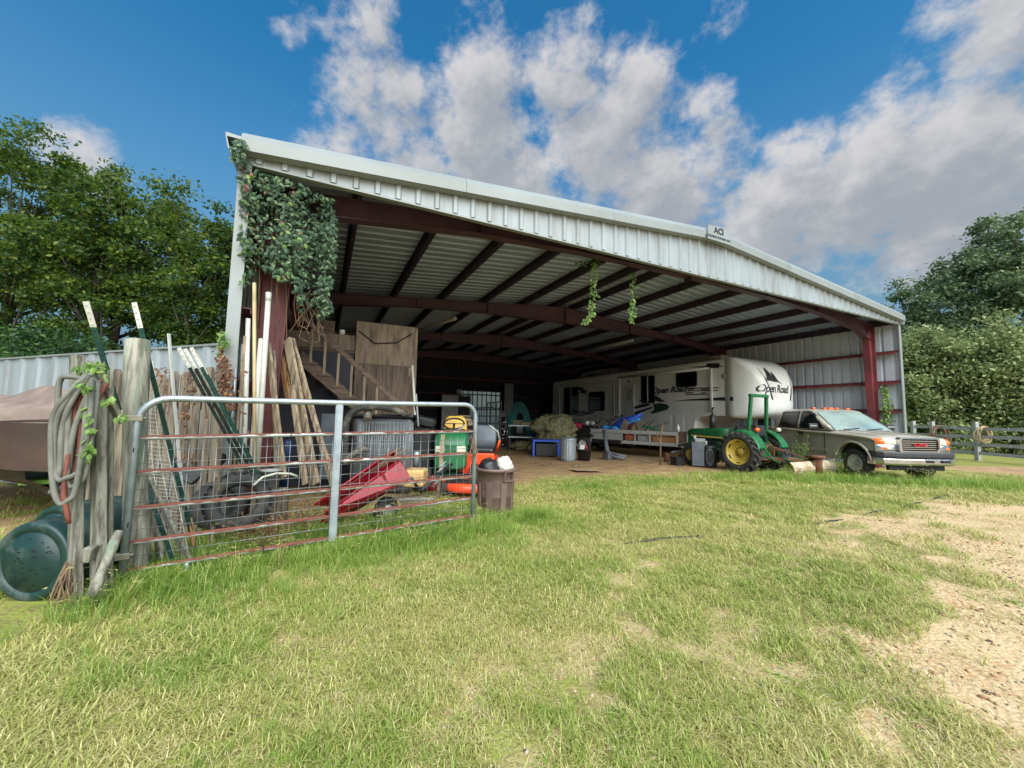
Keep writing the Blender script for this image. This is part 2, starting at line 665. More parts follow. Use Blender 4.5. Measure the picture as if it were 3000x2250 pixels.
M['pvc'] = mk('white_pvc', srgb(200, 200, 190), srgb(178, 176, 162), 2.0, rough=.4, c3=srgb(150, 144, 126), sc3=3, lo3=.62, hi3=.85)
M['bamboo'] = mk('yellowed_pole', srgb(176, 156, 114), srgb(150, 130, 94), 3, rough=.6)
M['tpost'] = mk('green_post_paint', srgb(32, 74, 66), srgb(22, 52, 48), 6, rough=.5, c3=srgb(88, 84, 70), sc3=7, lo3=.64, hi3=.8)
M['tpost_dark'] = mk('dark_post_paint', srgb(30, 44, 40), srgb(20, 32, 30), 6, rough=.5, c3=srgb(80, 78, 68), sc3=7, lo3=.64, hi3=.8)
M['white_paint'] = mk('white_tip_paint', srgb(218, 216, 206), srgb(196, 192, 180), 6, rough=.5)
M['rubber'] = mk('black_rubber', srgb(38, 38, 38), srgb(58, 56, 52), 5, rough=.8, bump=.1, bsc=30, c3=srgb(104, 98, 86), sc3=5, lo3=.58, hi3=.8)
M['blackplastic'] = mk('black_plastic', srgb(26, 27, 29), srgb(36, 36, 38), 4, rough=.45, c3=srgb(84, 80, 72), sc3=4, lo3=.62, hi3=.9)
M['blackpaint'] = mk('black_painted_steel', srgb(24, 25, 28), srgb(36, 36, 38), 4, rough=.5, c3=srgb(78, 62, 50), sc3=5, lo3=.64, hi3=.8)
M['greyplastic'] = mk('grey_plastic', srgb(96, 102, 108), srgb(82, 86, 92), 4, rough=.5)
M['hose_grey'] = mk('grey_hose_rubber', srgb(122, 122, 112), srgb(98, 98, 90), 6, rough=.75)
M['hose_red'] = mk('faded_red_hose', srgb(122, 64, 44), srgb(92, 48, 38), 6, rough=.7)
M['drum'] = mk('dark_green_drum', srgb(26, 58, 54), srgb(20, 46, 44), 3, rough=.42, c3=srgb(92, 104, 96), sc3=5, lo3=.5, hi3=.8, rough2=.8)
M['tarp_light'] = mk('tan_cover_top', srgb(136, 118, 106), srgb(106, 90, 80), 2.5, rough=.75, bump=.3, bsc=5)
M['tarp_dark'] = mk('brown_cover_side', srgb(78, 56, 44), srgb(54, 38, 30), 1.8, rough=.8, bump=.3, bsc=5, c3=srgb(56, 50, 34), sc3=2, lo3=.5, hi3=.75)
M['red'] = mk('red_cart_paint', srgb(150, 16, 34), srgb(124, 14, 28), 3, rough=.45, c3=srgb(112, 48, 34), sc3=2.5, lo3=.55, hi3=.75)
M['orange'] = mk('orange_paint', srgb(252, 84, 38), srgb(236, 70, 34), 3, rough=.35)
M['green'] = mk('tractor_green', srgb(28, 104, 58), srgb(22, 84, 48), 2.5, rough=.42, c3=srgb(112, 112, 80), sc3=2.5, lo3=.56, hi3=.85, rough2=.7)
M['yellow'] = mk('faded_yellow', srgb(206, 178, 78), srgb(186, 158, 68), 4, rough=.5, c3=srgb(140, 112, 62), sc3=5, lo3=.58, hi3=.8)
M['seat_yellow'] = mk('yellow_vinyl', srgb(222, 182, 70), srgb(206, 164, 60), 4, rough=.5)
M['seat_tan'] = mk('tan_vinyl', srgb(150, 126, 100), srgb(126, 104, 82), 4, rough=.6)
M['brownplastic'] = mk('brown_bin_plastic', srgb(112, 90, 82), srgb(96, 77, 70), 3, rough=.55, c3=srgb(140, 120, 106), sc3=4, lo3=.55, hi3=.85)
M['bag_white'] = mk('white_plastic_bag', srgb(205, 202, 188), srgb(180, 176, 160), 6, rough=.4)
M['blue'] = mk('bright_blue_plastic', srgb(48, 92, 200), srgb(38, 76, 176), 5, rough=.45)
M['blue_light'] = mk('light_blue_vinyl', srgb(70, 150, 215), srgb(52, 120, 196), 6, rough=.4)
M['blue_dark'] = mk('dark_blue_plastic', srgb(26, 50, 96), srgb(20, 38, 76), 5, rough=.5)
M['pink'] = mk('magenta_plastic', srgb(190, 30, 130), srgb(160, 24, 110), 5, rough=.5)
M['toyred'] = mk('raspberry_plastic', srgb(186, 46, 84), srgb(160, 36, 70), 5, rough=.5)
M['teal'] = mk('dark_teal_fabric', srgb(20, 92, 84), srgb(14, 66, 62), 3, rough=.8)
M['camo'] = mk('olive_netting', srgb(122, 118, 84), srgb(78, 76, 52), 9, rough=.9, bump=.5, bsc=26)
M['rust'] = mk('brown_rust', srgb(122, 78, 52), srgb(88, 54, 38), 7, rough=.85, bump=.2, bsc=50)
M['cardboard'] = mk('cardboard', srgb(168, 142, 106), srgb(146, 122, 90), 4, rough=.85)
M['whitebox'] = mk('white_enamel', srgb(205, 205, 200), srgb(186, 186, 180), 4, rough=.45)
M['greybox'] = mk('grey_board', srgb(148, 150, 146), srgb(128, 130, 126), 3, rough=.6)
M['rv'] = mk('camper_fibreglass', srgb(226, 226, 220), srgb(214, 213, 206), .7, rough=.3, c3=srgb(190, 180, 158), sc3=1.4, lo3=.58, hi3=.88, spec=.5)
M['rv_roof'] = mk('camper_roof_dusty', srgb(168, 158, 138), srgb(138, 128, 110), 1.2, rough=.6)
M['rv_trim'] = mk('camper_trim', srgb(206, 204, 196), srgb(190, 188, 180), 2, rough=.4)
M['decal'] = mk('charcoal_decal', srgb(42, 44, 48), rough=.4)
M['decal_green'] = mk('dark_green_decal', srgb(40, 62, 58), rough=.4)
M['decal_maroon'] = mk('maroon_decal', srgb(86, 44, 52), rough=.4)
M['decal_white'] = mk('pale_decal', srgb(206, 206, 200), rough=.4)
M['darkglass'] = mk('tinted_glass', srgb(10, 14, 22), rough=.06, spec=.7)
M['truck'] = mk('pewter_truck_paint', srgb(174, 167, 153), srgb(164, 157, 142), 1.2, rough=.3, metal=.05, coat=.5, c3=srgb(116, 106, 90), sc3=1.5, lo3=.55, hi3=.9)
M['bumper'] = mk('dark_bumper_plastic', srgb(56, 56, 58), srgb(48, 48, 50), 5, rough=.6)
M['amber'] = mk('amber_lens', srgb(232, 104, 32), rough=.15, spec=.6)
M['lamp_clear'] = mk('cloudy_headlight', srgb(214, 210, 190), srgb(196, 190, 168), 5, rough=.15, spec=.6)
M['redlens'] = mk('red_lettering', srgb(176, 24, 38), rough=.3)
M['black'] = mk('plain_black', srgb(16, 16, 18), rough=.6)
M['tube_lamp'] = mk('unlit_tube_fixture', srgb(196, 196, 180), rough=.4)
M['stem'] = mk('vine_stem', srgb(128, 104, 78), srgb(92, 74, 54), 8, rough=.85)
M['bark'] = mk('tree_bark', srgb(86, 76, 66), srgb(56, 50, 44), 5, rough=.9, bump=.4, bsc=14, stretch=(3, 3, .6))
M['clearbag'] = mk('windshield_shade', srgb(176, 190, 184), srgb(164, 178, 172), 3, rough=.25)
M['skin_brown'] = mk('faded_box_print', srgb(176, 110, 60), srgb(140, 60, 60), 8, rough=.7)
M['leaf_vine'] = leaf_mat('vine_leaf', srgb(70, 96, 70), srgb(46, 72, 58), srgb(122, 146, 104), 1.6, .3)
M['leaf_light'] = leaf_mat('young_vine_leaf', srgb(104, 138, 60), srgb(84, 116, 52), srgb(150, 176, 96), 3, .4)
M['leaf_dead'] = leaf_mat('dead_vine_leaf', srgb(122, 82, 58), srgb(92, 60, 44), srgb(160, 120, 84), 3, .2)
M['leaf_a'] = leaf_mat('left_tree_leaf', srgb(78, 104, 40), srgb(46, 74, 34), srgb(122, 136, 44), .45, .5)
M['leaf_b'] = leaf_mat('shrub_leaf', srgb(58, 92, 46), srgb(40, 68, 38), srgb(90, 122, 52), .8, .4)
M['leaf_c'] = leaf_mat('right_tree_leaf', srgb(96, 118, 78), srgb(66, 90, 62), srgb(138, 152, 108), .5, .4)
M['leaf_d'] = leaf_mat('right_bush_leaf', srgb(134, 148, 92), srgb(96, 116, 72), srgb(172, 178, 122), .7, .4)
# ------------------------------------------------------------------ ground masks
_lat = rng.random((64, 64))


def vnoise(x, y):
    x, y = np.asarray(x, float), np.asarray(y, float)
    xi, yi = np.floor(x).astype(int), np.floor(y).astype(int)
    fx, fy = x - xi, y - yi
    fx, fy = fx * fx * (3 - 2 * fx), fy * fy * (3 - 2 * fy)
    g = lambda i, j: _lat[(xi + i) % 64, (yi + j) % 64]
    return (g(0, 0) * (1 - fx) + g(1, 0) * fx) * (1 - fy) + (g(0, 1) * (1 - fx) + g(1, 1) * fx) * fy


def fbm(x, y, sc, oc=4):
    t, a, w = 0, 1.0, 0
    for k in range(oc):
        t = t + a * vnoise(x * sc * 2 ** k + 7.3 * k, y * sc * 2 ** k + 3.1 * k)
        w += a
        a *= .55
    return t / w


def ss(a, b, x):
    t = np.clip((x - a) / (b - a), 0, 1)
    return t * t * (3 - 2 * t)


def barn_as(x, y):
    dx, dy = x + 3.632, y - 4.970
    return dx * BU.x + dy * BU.y, dx * BV.x + dy * BV.y


def dirt_mask(x, y):
    a, s = barn_as(x, y)
    n = fbm(x, y, .9)
    f = ss(1.5, 2.5, s + (n - .5) * 1.6) * ss(-.6, .1, a) * ss(19, 18.2, a)
    f = np.maximum(f, ss(-.2, .5, a) * ss(3.6, 2.4, a) * ss(.2, 1.2, s) * .8)
    path = ss(13.6, 15.2, x + (n - .5) * 3) * ss(11.6, 12.6, y + (n - .5) * 1.5) * ss(15.0, 13.8, y + (n - .5) * 1.5)
    shade = ss(-3.9, -4.6, x) * ss(4.2, 4.9, y + (n - .5)) * ss(9, 7, y)
    return np.maximum(np.maximum(f, path * .85), shade * .7)


def gravel_mask(x, y):
    n = fbm(x, y, .8)
    d = .72 * x - .69 * y
    # streaks run along the drive
    e = .55 * fbm(.69 * x + .72 * y * 1.0, (d) * 3.2, .75) + .45 * fbm((.69 * x + .72 * y) * 1.6, d * 3.4, 2.6)
    g = ss(.42, .68, .17 * d + .5 + (e - .5) * 2.6 + (n - .5) * .6) * ss(8.4, 6.4, y + (n - .5) * 2.4)
    g = g * (.6 + .4 * ss(-1.5, .4, d))
    g = np.maximum(g, ss(-.1, .75, d + (e - .5) * 1.6) * ss(8.6, 6.8, y + (n - .5) * 2.4) * .92)
    m = ss(.55, .68, .6 * fbm(x + 40, y * 1.2, .9) + .4 * fbm(x + 11, y, 4.0)) * ss(7.5, 4, y) * .5
    return np.clip(np.maximum(g, m), 0, 1)


def ground_z(x, y):
    a, s = barn_as(x, y)
    inside = ss(1.0, 2.5, s) * ss(-.5, .5, a)
    return (fbm(x, y, .55) - .5) * .07 * (1 - .75 * inside) + (fbm(x, y, 2.2, 2) - .5) * .02 - .012


def seg_near(x, y, p0, p1, rad):
    p0, p1 = np.array(p0), np.array(p1)
    d = p1 - p0
    t = np.clip(((x - p0[0]) * d[0] + (y - p0[1]) * d[1]) / (d @ d), 0, 1)
    r = np.hypot(x - p0[0] - t * d[0], y - p0[1] - t * d[1])
    return np.exp(-(r / rad) ** 2)


xs = np.concatenate([[-420, -200, -100, -60, -40, -28, -20], np.arange(-15, 24.01, .25), [27, 32, 40, 55, 80, 120, 220, 420]])
ys = np.concatenate([[-300, -120, -50, -20, -8, -3], np.arange(-1, 24.01, .25), [26, 30, 36, 46, 60, 90, 150, 300, 600]])
gx, gy = np.meshgrid(xs, ys)
fade = ss(60, 26, np.hypot(gx, gy))
gz = ground_z(gx, gy) * fade
verts = np.stack([gx, gy, gz], -1).reshape(-1, 3)
nx_, ny_ = len(xs), len(ys)
ii, jj = np.meshgrid(np.arange(nx_ - 1), np.arange(ny_ - 1))
q = (jj * nx_ + ii).reshape(-1)
faces = np.stack([q, q + 1, q + nx_ + 1, q + nx_], -1)
gm = bpy.data.meshes.new('ground')
gm.from_pydata(verts.tolist(), [], faces.tolist())
gm.polygons.foreach_set('use_smooth', [True] * len(gm.polygons))
for nm, fn in (('dirt', dirt_mask), ('gravel', gravel_mask)):
    at_ = gm.attributes.new(nm, 'FLOAT', 'POINT')
    at_.data.foreach_set('value', np.clip(fn(gx, gy), 0, 1).reshape(-1).astype(np.float32))


def ground_material():
    m = bpy.data.materials.new('ground_soil')
    m.use_nodes = True
    n, l = m.node_tree.nodes, m.node_tree.links
    b = n['Principled BSDF']
    b.inputs['Roughness'].default_value = .95
    b.inputs['Specular IOR Level'].default_value = .15
    gp = n.new('ShaderNodeNewGeometry')

    def noise(sc, det=6, rg=.6):
        t = n.new('ShaderNodeTexNoise')
        t.inputs['Scale'].default_value = sc
        t.inputs['Detail'].default_value = det
        t.inputs['Roughness'].default_value = rg
        l.new(gp.outputs['Position'], t.inputs['Vector'])
        return t.outputs['Fac']

    def rmp(s, a, z):
        r = n.new('ShaderNodeMapRange')
        r.inputs[1].default_value, r.inputs[2].default_value = a, z
        l.new(s, r.inputs[0])
        return r.outputs[0]

    def mix(f, A, B):
        x = n.new('ShaderNodeMix')
        x.data_type = 'RGBA'
        l.new(f, x.inputs['Factor'])
        for s, v in (('A', A), ('B', B)):
            if isinstance(v, tuple):
                x.inputs[s].default_value = (*v, 1)
            else:
                l.new(v, x.inputs[s])
        return x.outputs['Result']

    def attr(nm):
        a = n.new('ShaderNodeAttribute')
        a.attribute_name = nm
        return a.outputs['Fac']

    thatch = mix(rmp(noise(3, 7), .35, .65), srgb(112, 104, 60), srgb(166, 148, 104))  # thatch base painted darker to stand in for shadow between the blades
    thatch = mix(rmp(noise(38, 4), .45, .7), thatch, srgb(74, 70, 38))
    far = mix(rmp(noise(.5, 8), .3, .7), srgb(112, 124, 50), srgb(140, 146, 70))
    thatch = mix(rmp(noise(11, 5), .35, .6), thatch, far)
    # pebbly drive
    v = n.new('ShaderNodeTexVoronoi')
    v.inputs['Scale'].default_value = 34
    l.new(gp.outputs['Position'], v.inputs['Vector'])
    sepc = n.new('ShaderNodeSeparateColor')
    l.new(v.outputs['Color'], sepc.inputs[0])
    peb = mix(sepc.outputs[0], srgb(184, 158, 118), srgb(208, 186, 148))
    peb = mix(rmp(sepc.outputs[1], .8, .86), peb, srgb(184, 138, 98))
    peb = mix(rmp(sepc.outputs[2], .965, .975), peb, srgb(128, 98, 80))
    peb = mix(rmp(v.outputs['Distance'], .5, .9), peb, srgb(140, 112, 78))
    peb = mix(rmp(noise(1.1, 6), .40, .62), peb, srgb(194, 170, 132))
    dirt = mix(rmp(noise(2.2, 8, .7), .35, .65), srgb(178, 148, 110), srgb(140, 112, 80))
    dirt = mix(rmp(noise(16, 6, .7), .58, .72), dirt, srgb(92, 72, 52))
    c = mix(rmp(attr('gravel'), .25, .7), thatch, peb)
    dm = n.new('ShaderNodeMath')
    dm.operation = 'ADD'
    l.new(attr('dirt'), dm.inputs[0])
    dm2 = n.new('ShaderNodeMath')
    dm2.operation = 'MULTIPLY_ADD'
    l.new(noise(5, 6), dm2.inputs[0])
    dm2.inputs[1].default_value = .7
    dm2.inputs[2].default_value = -.35
    l.new(dm2.outputs[0], dm.inputs[1])
    c = mix(rmp(dm.outputs[0], .3, .7), c, dirt)
    l.new(c, b.inputs['Base Color'])
    bp = n.new('ShaderNodeBump')
    bp.inputs['Strength'].default_value = .55
    bp.inputs['Distance'].default_value = .02
    vb = n.new('ShaderNodeMath')
    vb.operation = 'MULTIPLY_ADD'
    l.new(v.outputs['Distance'], vb.inputs[0])
    vb.inputs[1].default_value = -.6
    l.new(noise(30, 6), vb.inputs[2])
    l.new(vb.outputs[0], bp.inputs['Height'])
    l.new(bp.outputs[0], b.inputs['Normal'])
    return m


gm.materials.append(ground_material())
g_ob = link('ground', gm, None, 'structure')

# ------------------------------------------------------------------ the steel barn
W, L, EZ, RZ = 18.29, 18.29, 4.812, .0853


def roof_z(a):
    return 5.04 + RZ * (W / 2 - abs(a - W / 2))


barn = Thing('metal_barn', 'large open fronted white metal barn with low gable roof and red steel frame', 'barn',
             (-3.632, 4.970, 0), TH)
RIB = [(0, 0), (.1, 0), (.125, 1), (.18, 1), (.205, 0), (.3048, 0)]


def ribbed(n_ribs, hgt, sign=1):
    """x positions and rib heights across one sheet"""
    out = []
    for k in range(n_ribs):
        for (x, h) in RIB[:-1]:
            out.append((x + .3048 * k, h * hgt * sign))
    out.append((.3048 * n_ribs, 0))
    return out


PW = .9144
# roof sheets, both slopes
prof = ribbed(3, .046)
for side in (0, 1):
    mb = MB()
    e0, e1 = (-.14, W / 2) if side == 0 else (W + .14, W / 2)
    rows = []
    for e in (e0, e1):
        z = 5.04 + RZ * (W / 2 - abs(e - W / 2))
        rows.append([Vector((e, x, z + h)) for (x, h) in prof])
    mb.loft(rows, closed=False, caps=False, smooth=False)
    me = mb.mesh('roof_sheet', M['roof_under'])
    for i in range(21):
        o = link('roof_sheet', me, barn.o)
        o.location = (0, i * PW - .06, 0)

# side and back wall sheets, ribs outward
for wall, nm in (('left', 'wall_sheet'), ('right', 'wall_sheet'), ('back', 'wall_sheet')):
    mb = MB()
    if wall == 'back':
        pass
    else:
        x0 = 0.0 if wall == 'left' else W
        sg = -1 if wall == 'left' else 1
        rows = [[Vector((x0 + h * sg, x, z)) for (x, h) in prof] for z in (0.03, EZ + .2)]
        mb.loft(rows, closed=False, caps=False, smooth=False)
        me = mb.mesh(nm, M['liner'] if wall == 'right' else M['white_steel'])
        for i in range(20):
            o = link(nm, me, barn.o)
            o.location = (0, i * PW, 0)
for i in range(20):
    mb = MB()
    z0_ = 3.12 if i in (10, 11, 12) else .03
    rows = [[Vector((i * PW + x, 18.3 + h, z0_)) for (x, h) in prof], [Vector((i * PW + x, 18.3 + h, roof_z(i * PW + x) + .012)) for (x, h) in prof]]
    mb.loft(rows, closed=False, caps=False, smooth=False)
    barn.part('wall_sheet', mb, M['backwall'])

# gable fascia sheets
fprof = ribbed(3, .03)
for i in range(20):
    mb = MB()
    pts = [(i * PW + x + .02, h) for (x, h) in fprof]
    pts = [(min(x, W), h) for (x, h) in pts]
    rows = [[Vector((x, -.015 - h, EZ)) for (x, h) in pts], [Vector((x, -.015 - h, roof_z(x) - .03)) for (x, h) in pts]]
    mb.loft(rows, closed=False, caps=False, smooth=False)
    barn.part('fascia_sheet', mb, M['white_steel'])
mb = MB()
mb.span((0.02, -.03, EZ - .035), (W - .02, .06, EZ - .003))
barn.part('fascia_trim', mb, M['trim'])

# rake trim in pieces along both slopes
RT = [(.10, .055), (-.085, .075), (-.10, .06), (-.185, -.055), (-.175, -.21), (-.055, -.225), (-.055, -.03), (.10, -.005)]
cuts = [(-.02, 3.05), (3.056, 6.1), (6.106, W / 2), (W / 2, 12.0), (12.006, 15.1), (15.106, W + .02)]
for (a0, a1) in cuts:
    mb = MB()
    rows = [[Vector((a, s, roof_z(a) + .045 + z)) for (s, z) in RT] for a in (a0, a1)]
    mb.loft(rows, closed=True, caps=True, smooth=False)
    barn.part('rake_trim', mb, M['trim'])
# builder's plate on the peak
pk = MB()
zt = roof_z(W / 2) + .045
pk.prism([(W / 2 - .36, -.196, zt + .05), (W / 2 - .38, -.196, zt - .27), (W / 2 + .38, -.196, zt - .27), (W / 2 + .36, -.196, zt + .05), (W / 2, -.196, zt + .09)], (0, -.02, 0))
plate = barn.part('name_plate', pk, M['trim'])
xf = frame3((W / 2, -.219, zt - .03), (1, 0, 0), (0, 0, 1))
barn.part('lettering', text_mb('ACI', .20, xf, bold=.008), M['decal'], under=plate)
xf = frame3((W / 2, -.219, zt - .19), (1, 0, 0), (0, 0, 1))
barn.part('lettering', text_mb('BUILDING SYSTEMS, INC.', .075, xf, bold=.002), M['decal'], under=plate)

# eave gutters and corner trims
for sg, a0 in ((-1, 0.0), (1, W)):
    mb = MB()
    GP = [(0, .05), (.19, .06), (.19, .02), (.16, -.13), (.10, -.25), (0, -.25), (0, -.22), (.09, -.22), (.145, -.12), (.175, .01), (.02, .01)]
    rows = [[Vector((a0 + sg * (x + .004), s, 5.03 + z)) for (x, z) in GP] for s in (-.12, 18.3)]
    mb.loft(rows, closed=True, caps=True, smooth=False)
    barn.part('gutter', mb, M['trim'])
    mb = MB()
    x0 = a0 - sg * .10
    mb.span((min(x0, a0 + sg * .045), -.045, 0.0), (max(x0, a0 + sg * .045), -.012, 4.77))
    mb.span((min(a0 + sg * .036, a0 + sg * .048), -.012, 0.0), (max(a0 + sg * .036, a0 + sg * .048), .11, 4.77))
    barn.part('corner_trim', mb, M['trim'])

# rigid frames: tapered columns and rafters
BOT = [(.62, 4.36), (1.15, 4.60), (3.6, 4.88), (6.0, 4.99), (W / 2, 5.03)]


def frame_at(s):
    for sg in (0, 1):
        ax = (lambda a: a) if sg == 0 else (lambda a: W - a)
        col = MB()
        col.prism([(ax(.22), s - .006, 0), (ax(.44), s - .006, 0), (ax(.60), s - .006, 4.36), (ax(.60), s - .006, 4.83), (ax(.22), s - .006, 4.80)], (0, .012, 0))
        col.bar((ax(.445), s, 0.02), (ax(.61), s, 4.37), .2, .014, up=(1, 0, 0))
        col.bar((ax(.21), s, 0.02), (ax(.21), s, 4.8), .2, .014, up=(1, 0, 0))
        col.span((min(ax(.13), ax(.55)), s - .13, .0), (max(ax(.13), ax(.55)), s + .13, .02))
        col.bar((ax(.23), s, 4.37), (ax(.60), s, 4.37), .18, .012)
        barn.part('column', col, M['primer'])
        raf = MB()
        top = [(ax(W / 2 - .004), roof_z(W / 2) - .215), (ax(.2), roof_z(.2) - .215)]
        if sg == 0:
            poly = [(ax(a), s - .006, z) for (a, z) in BOT[:-1]] + [(W / 2 - .004, s - .006, BOT[-1][1])] + [(a, s - .006, z) for (a, z) in top]
        else:
            poly = [(ax(a), s - .006, z) for (a, z) in BOT[:-1]] + [(W / 2 + .004, s - .006, BOT[-1][1])] + [(a, s - .006, z) for (a, z) in top]
        raf.prism(poly, (0, .012, 0))
        for (p, q_) in zip(BOT[:-1], BOT[1:]):
            raf.bar((ax(p[0]), s, p[1] - .006), (ax(q_[0]), s, q_[1] - .006), .2, .012)
        raf.bar((ax(.2), s, roof_z(.2) - .212), (ax(W / 2), s, roof_z(W / 2) - .212), .2, .010)
        for a in (3.6, 6.0):
            raf.bar((ax(a), s, BOT[2][1] if a == 3.6 else BOT[3][1]), (ax(a), s, roof_z(a) - .22), .18, .01, up=(1, 0, 0))
        if sg == 0:
            raf.box((W / 2 - .008, s, 5.28), (.014, .2, .72))
        barn.part('rafter', raf, M['primer_dark'])


for s in (.65, 6.2, 12.0, 17.75):
    frame_at(s)
# purlins: Z sections running front to back
pm = {}
for a in (1.45, 2.9, 4.4, 5.9, 7.4, 8.75, W - 8.75, W - 7.4, W - 5.9, W - 4.4, W - 2.9, W - 1.45):
    sl = RZ if a < W / 2 else -RZ
    mb = MB()
    mb.span((-.004, 0, -.2), (.004, 18.2, 0))
    mb.span((-.068, 0, -.005), (-.004, 18.2, 0))
    mb.span((.004, 0, -.2), (.068, 18.2, -.194))
    mb.span((.062, 0, -.194), (.068, 18.2, -.175))
    if 'm' not in pm:
        pm['m'] = mb.mesh('purlin', M['purlin'])
    o = link('purlin', pm['m'], barn.o)
    o.location = (a, .02, roof_z(a) - .006)
for a, sg in ((.06, 1), (W - .06, -1)):
    mb = MB()
    mb.span((a - .008, 0.02, 4.80), (a + .008, 18.2, 5.03))
    mb.span((min(a, a + sg * .09), 0.02, 4.80), (max(a, a + sg * .09), 18.2, 4.812))
    barn.part('eave_strut', mb, M['purlin'])
# girts along the side walls and back wall
for a0, sg in ((0, 1), (W, -1)):
    for z in (.95, 1.9, 2.85, 3.86):
        mb = MB()
        x0, x1 = a0 + sg * .012, a0 + sg * .20
        mb.span((min(x0, x1), .03, z - .005), (max(x0, x1), 18.2, z + .005))
        mb.span((min(x1, x1 - sg * .008), .03, z - .07), (max(x1, x1 - sg * .008), 18.2, z + .005))
        mb.span((min(x0, x0 + sg * .008), .03, z), (max(x0, x0 + sg * .008), 18.2, z + .07))
        barn.part('girt', mb, M['primer'])
for z in (.95, 1.9, 2.85, 3.86):
    mb = MB()
    mb.span((.3, 18.08, z - .035), (W - .3, 18.28, z + .035))
    barn.part('girt', mb, M['primer'])

# tube lamps hanging under the purlins
for (p0, p1, z, lab) in (((13.4, 7.2), (13.45, 9.6), 4.98, 'unlit fluorescent tube lamp hanging above the white camper'),
                         ((5.1, 6.9), (4.35, 9.4), 4.86, 'dusty fluorescent tube lamp hanging above the plywood partition')):
    c = Vector(((p0[0] + p1[0]) / 2, (p0[1] + p1[1]) / 2, z))
    t = Thing('tube_lamp', lab, 'lamp', BARN @ c, TH, 'tube lamps under the barn roof', frame=BARN)
    mb = MB()
    mb.bar((*p0, z), (*p1, z), .12, .05)
    t.part('housing', mb, M['tube_lamp'])
    for o in (-.03, .03):
        mb = MB()
        mb.rod((p0[0] + o, p0[1] + .03, z - .045), (p1[0] + o, p1[1] - .03, z - .045), .017)
        t.part('tube', mb, M['white_paint'])
    for k in (.1, .9):
        mb = MB()
        q_ = Vector((*p0, z)).lerp(Vector((*p1, z)), k)
        mb.rod(q_, (q_.x, q_.y, roof_z(q_.x)), .006, n=5)
        t.part('hanger', mb, M['wire'])
from mathutils.bvhtree import BVHTree


def ring_pts(c, r, n, ax_x, ax_y, a0=0.0, a1=2 * PI):
    c, ax_x, ax_y = Vector(c), Vector(ax_x), Vector(ax_y)
    return [c + ax_x * (r * math.cos(a0 + (a1 - a0) * k / n)) + ax_y * (r * math.sin(a0 + (a1 - a0) * k / n)) for k in range(n + 1)]


def round_rect(w, h, r, n=4):
    out = []
    for (cx, cy, a) in ((w / 2 - r, h / 2 - r, 0), (-w / 2 + r, h / 2 - r, PI / 2), (-w / 2 + r, -h / 2 + r, PI), (w / 2 - r, -h / 2 + r, 1.5 * PI)):
        for k in range(n + 1):
            out.append((cx + r * math.cos(a + k * PI / 2 / n), cy + r * math.sin(a + k * PI / 2 / n)))
    return out


def tyre_mb(o, ax, R, w, rim, n=36, lugs=0, lug_h=.03):
    """tyre around axis ax through o"""
    ax = Vector(ax).normalized()
    mb = MB()
    h = w / 2
    mb.lathe([(rim, -h * .75), (rim + (R - rim) * .25, -h), (rim + (R - rim) * .7, -h), (R - .02, -h * .82), (R, -h * .6), (R, h * .6), (R - .02, h * .82),
              (rim + (R - rim) * .7, h), (rim + (R - rim) * .25, h), (rim, h * .75), (rim - .01, 0), (rim, -h * .75)], n, o, ax)
    if lugs:
        x = ax.cross(Vector((0, 0, 1))).normalized()
        y = ax.cross(x)
        for k in range(lugs):
            for sg in (-1, 1):
                a = 2 * PI * (k + (.5 if sg > 0 else 0)) / lugs
                d0 = x * math.cos(a) + y * math.sin(a)
                a2 = a + .22
                d1 = x * math.cos(a2) + y * math.sin(a2)
                p0 = Vector(o) + d0 * (R + lug_h * .3) + ax * (sg * h * .98)
                p1 = Vector(o) + d1 * (R + lug_h * .3) + ax * (sg * h * .02)
                mb.bar(p0, p1, lug_h * 1.3, lug_h * 1.6, up=d0)
    return mb


# ------------------------------------------------------------------ fifth-wheel camper
RA, RB = 14.8, 17.3
rv = Thing('fifth_wheel_camper', 'white fifth wheel camper with dark swoosh graphics parked under the barn roof', 'camper',
           BARN @ Vector((16.05, 9.0, 0)), TH, frame=BARN)
ZT = 3.84
SR = on_a(1620, 1115, RA).y
prof_side = [(SR, .72), (SR + .03, 2.2), (SR, 3.55), (SR - .12, ZT - .02), (3.85, ZT), (3.74, 3.7), (3.66, 3.3), (3.52, 2.55), (3.56, 2.05), (3.72, 1.66), (4.9, 1.62), (5.15, 1.45), (5.3, .72)]
mb = MB()
rings = []
for (a, k) in ((RA, .05), (RA + .05, 0), (RB - .05, 0), (RB, .05)):
    rings.append([Vector((a, s, z - (k if z > 3.5 else 0))) for (s, z) in prof_side])
mb.loft(rings, closed=True, caps=True, smooth=False)
rv.part('body', mb, M['rv'], bevel=.015)
mb = MB()
mb.grid(lambda u, v: Vector((RA + .02 + u * 2.46, 3.8 + v * (SR - 4.0), ZT + .012 + .05 * math.sin(PI * u))), 8, 2)
rv.part('roof', mb, M['rv_roof'])
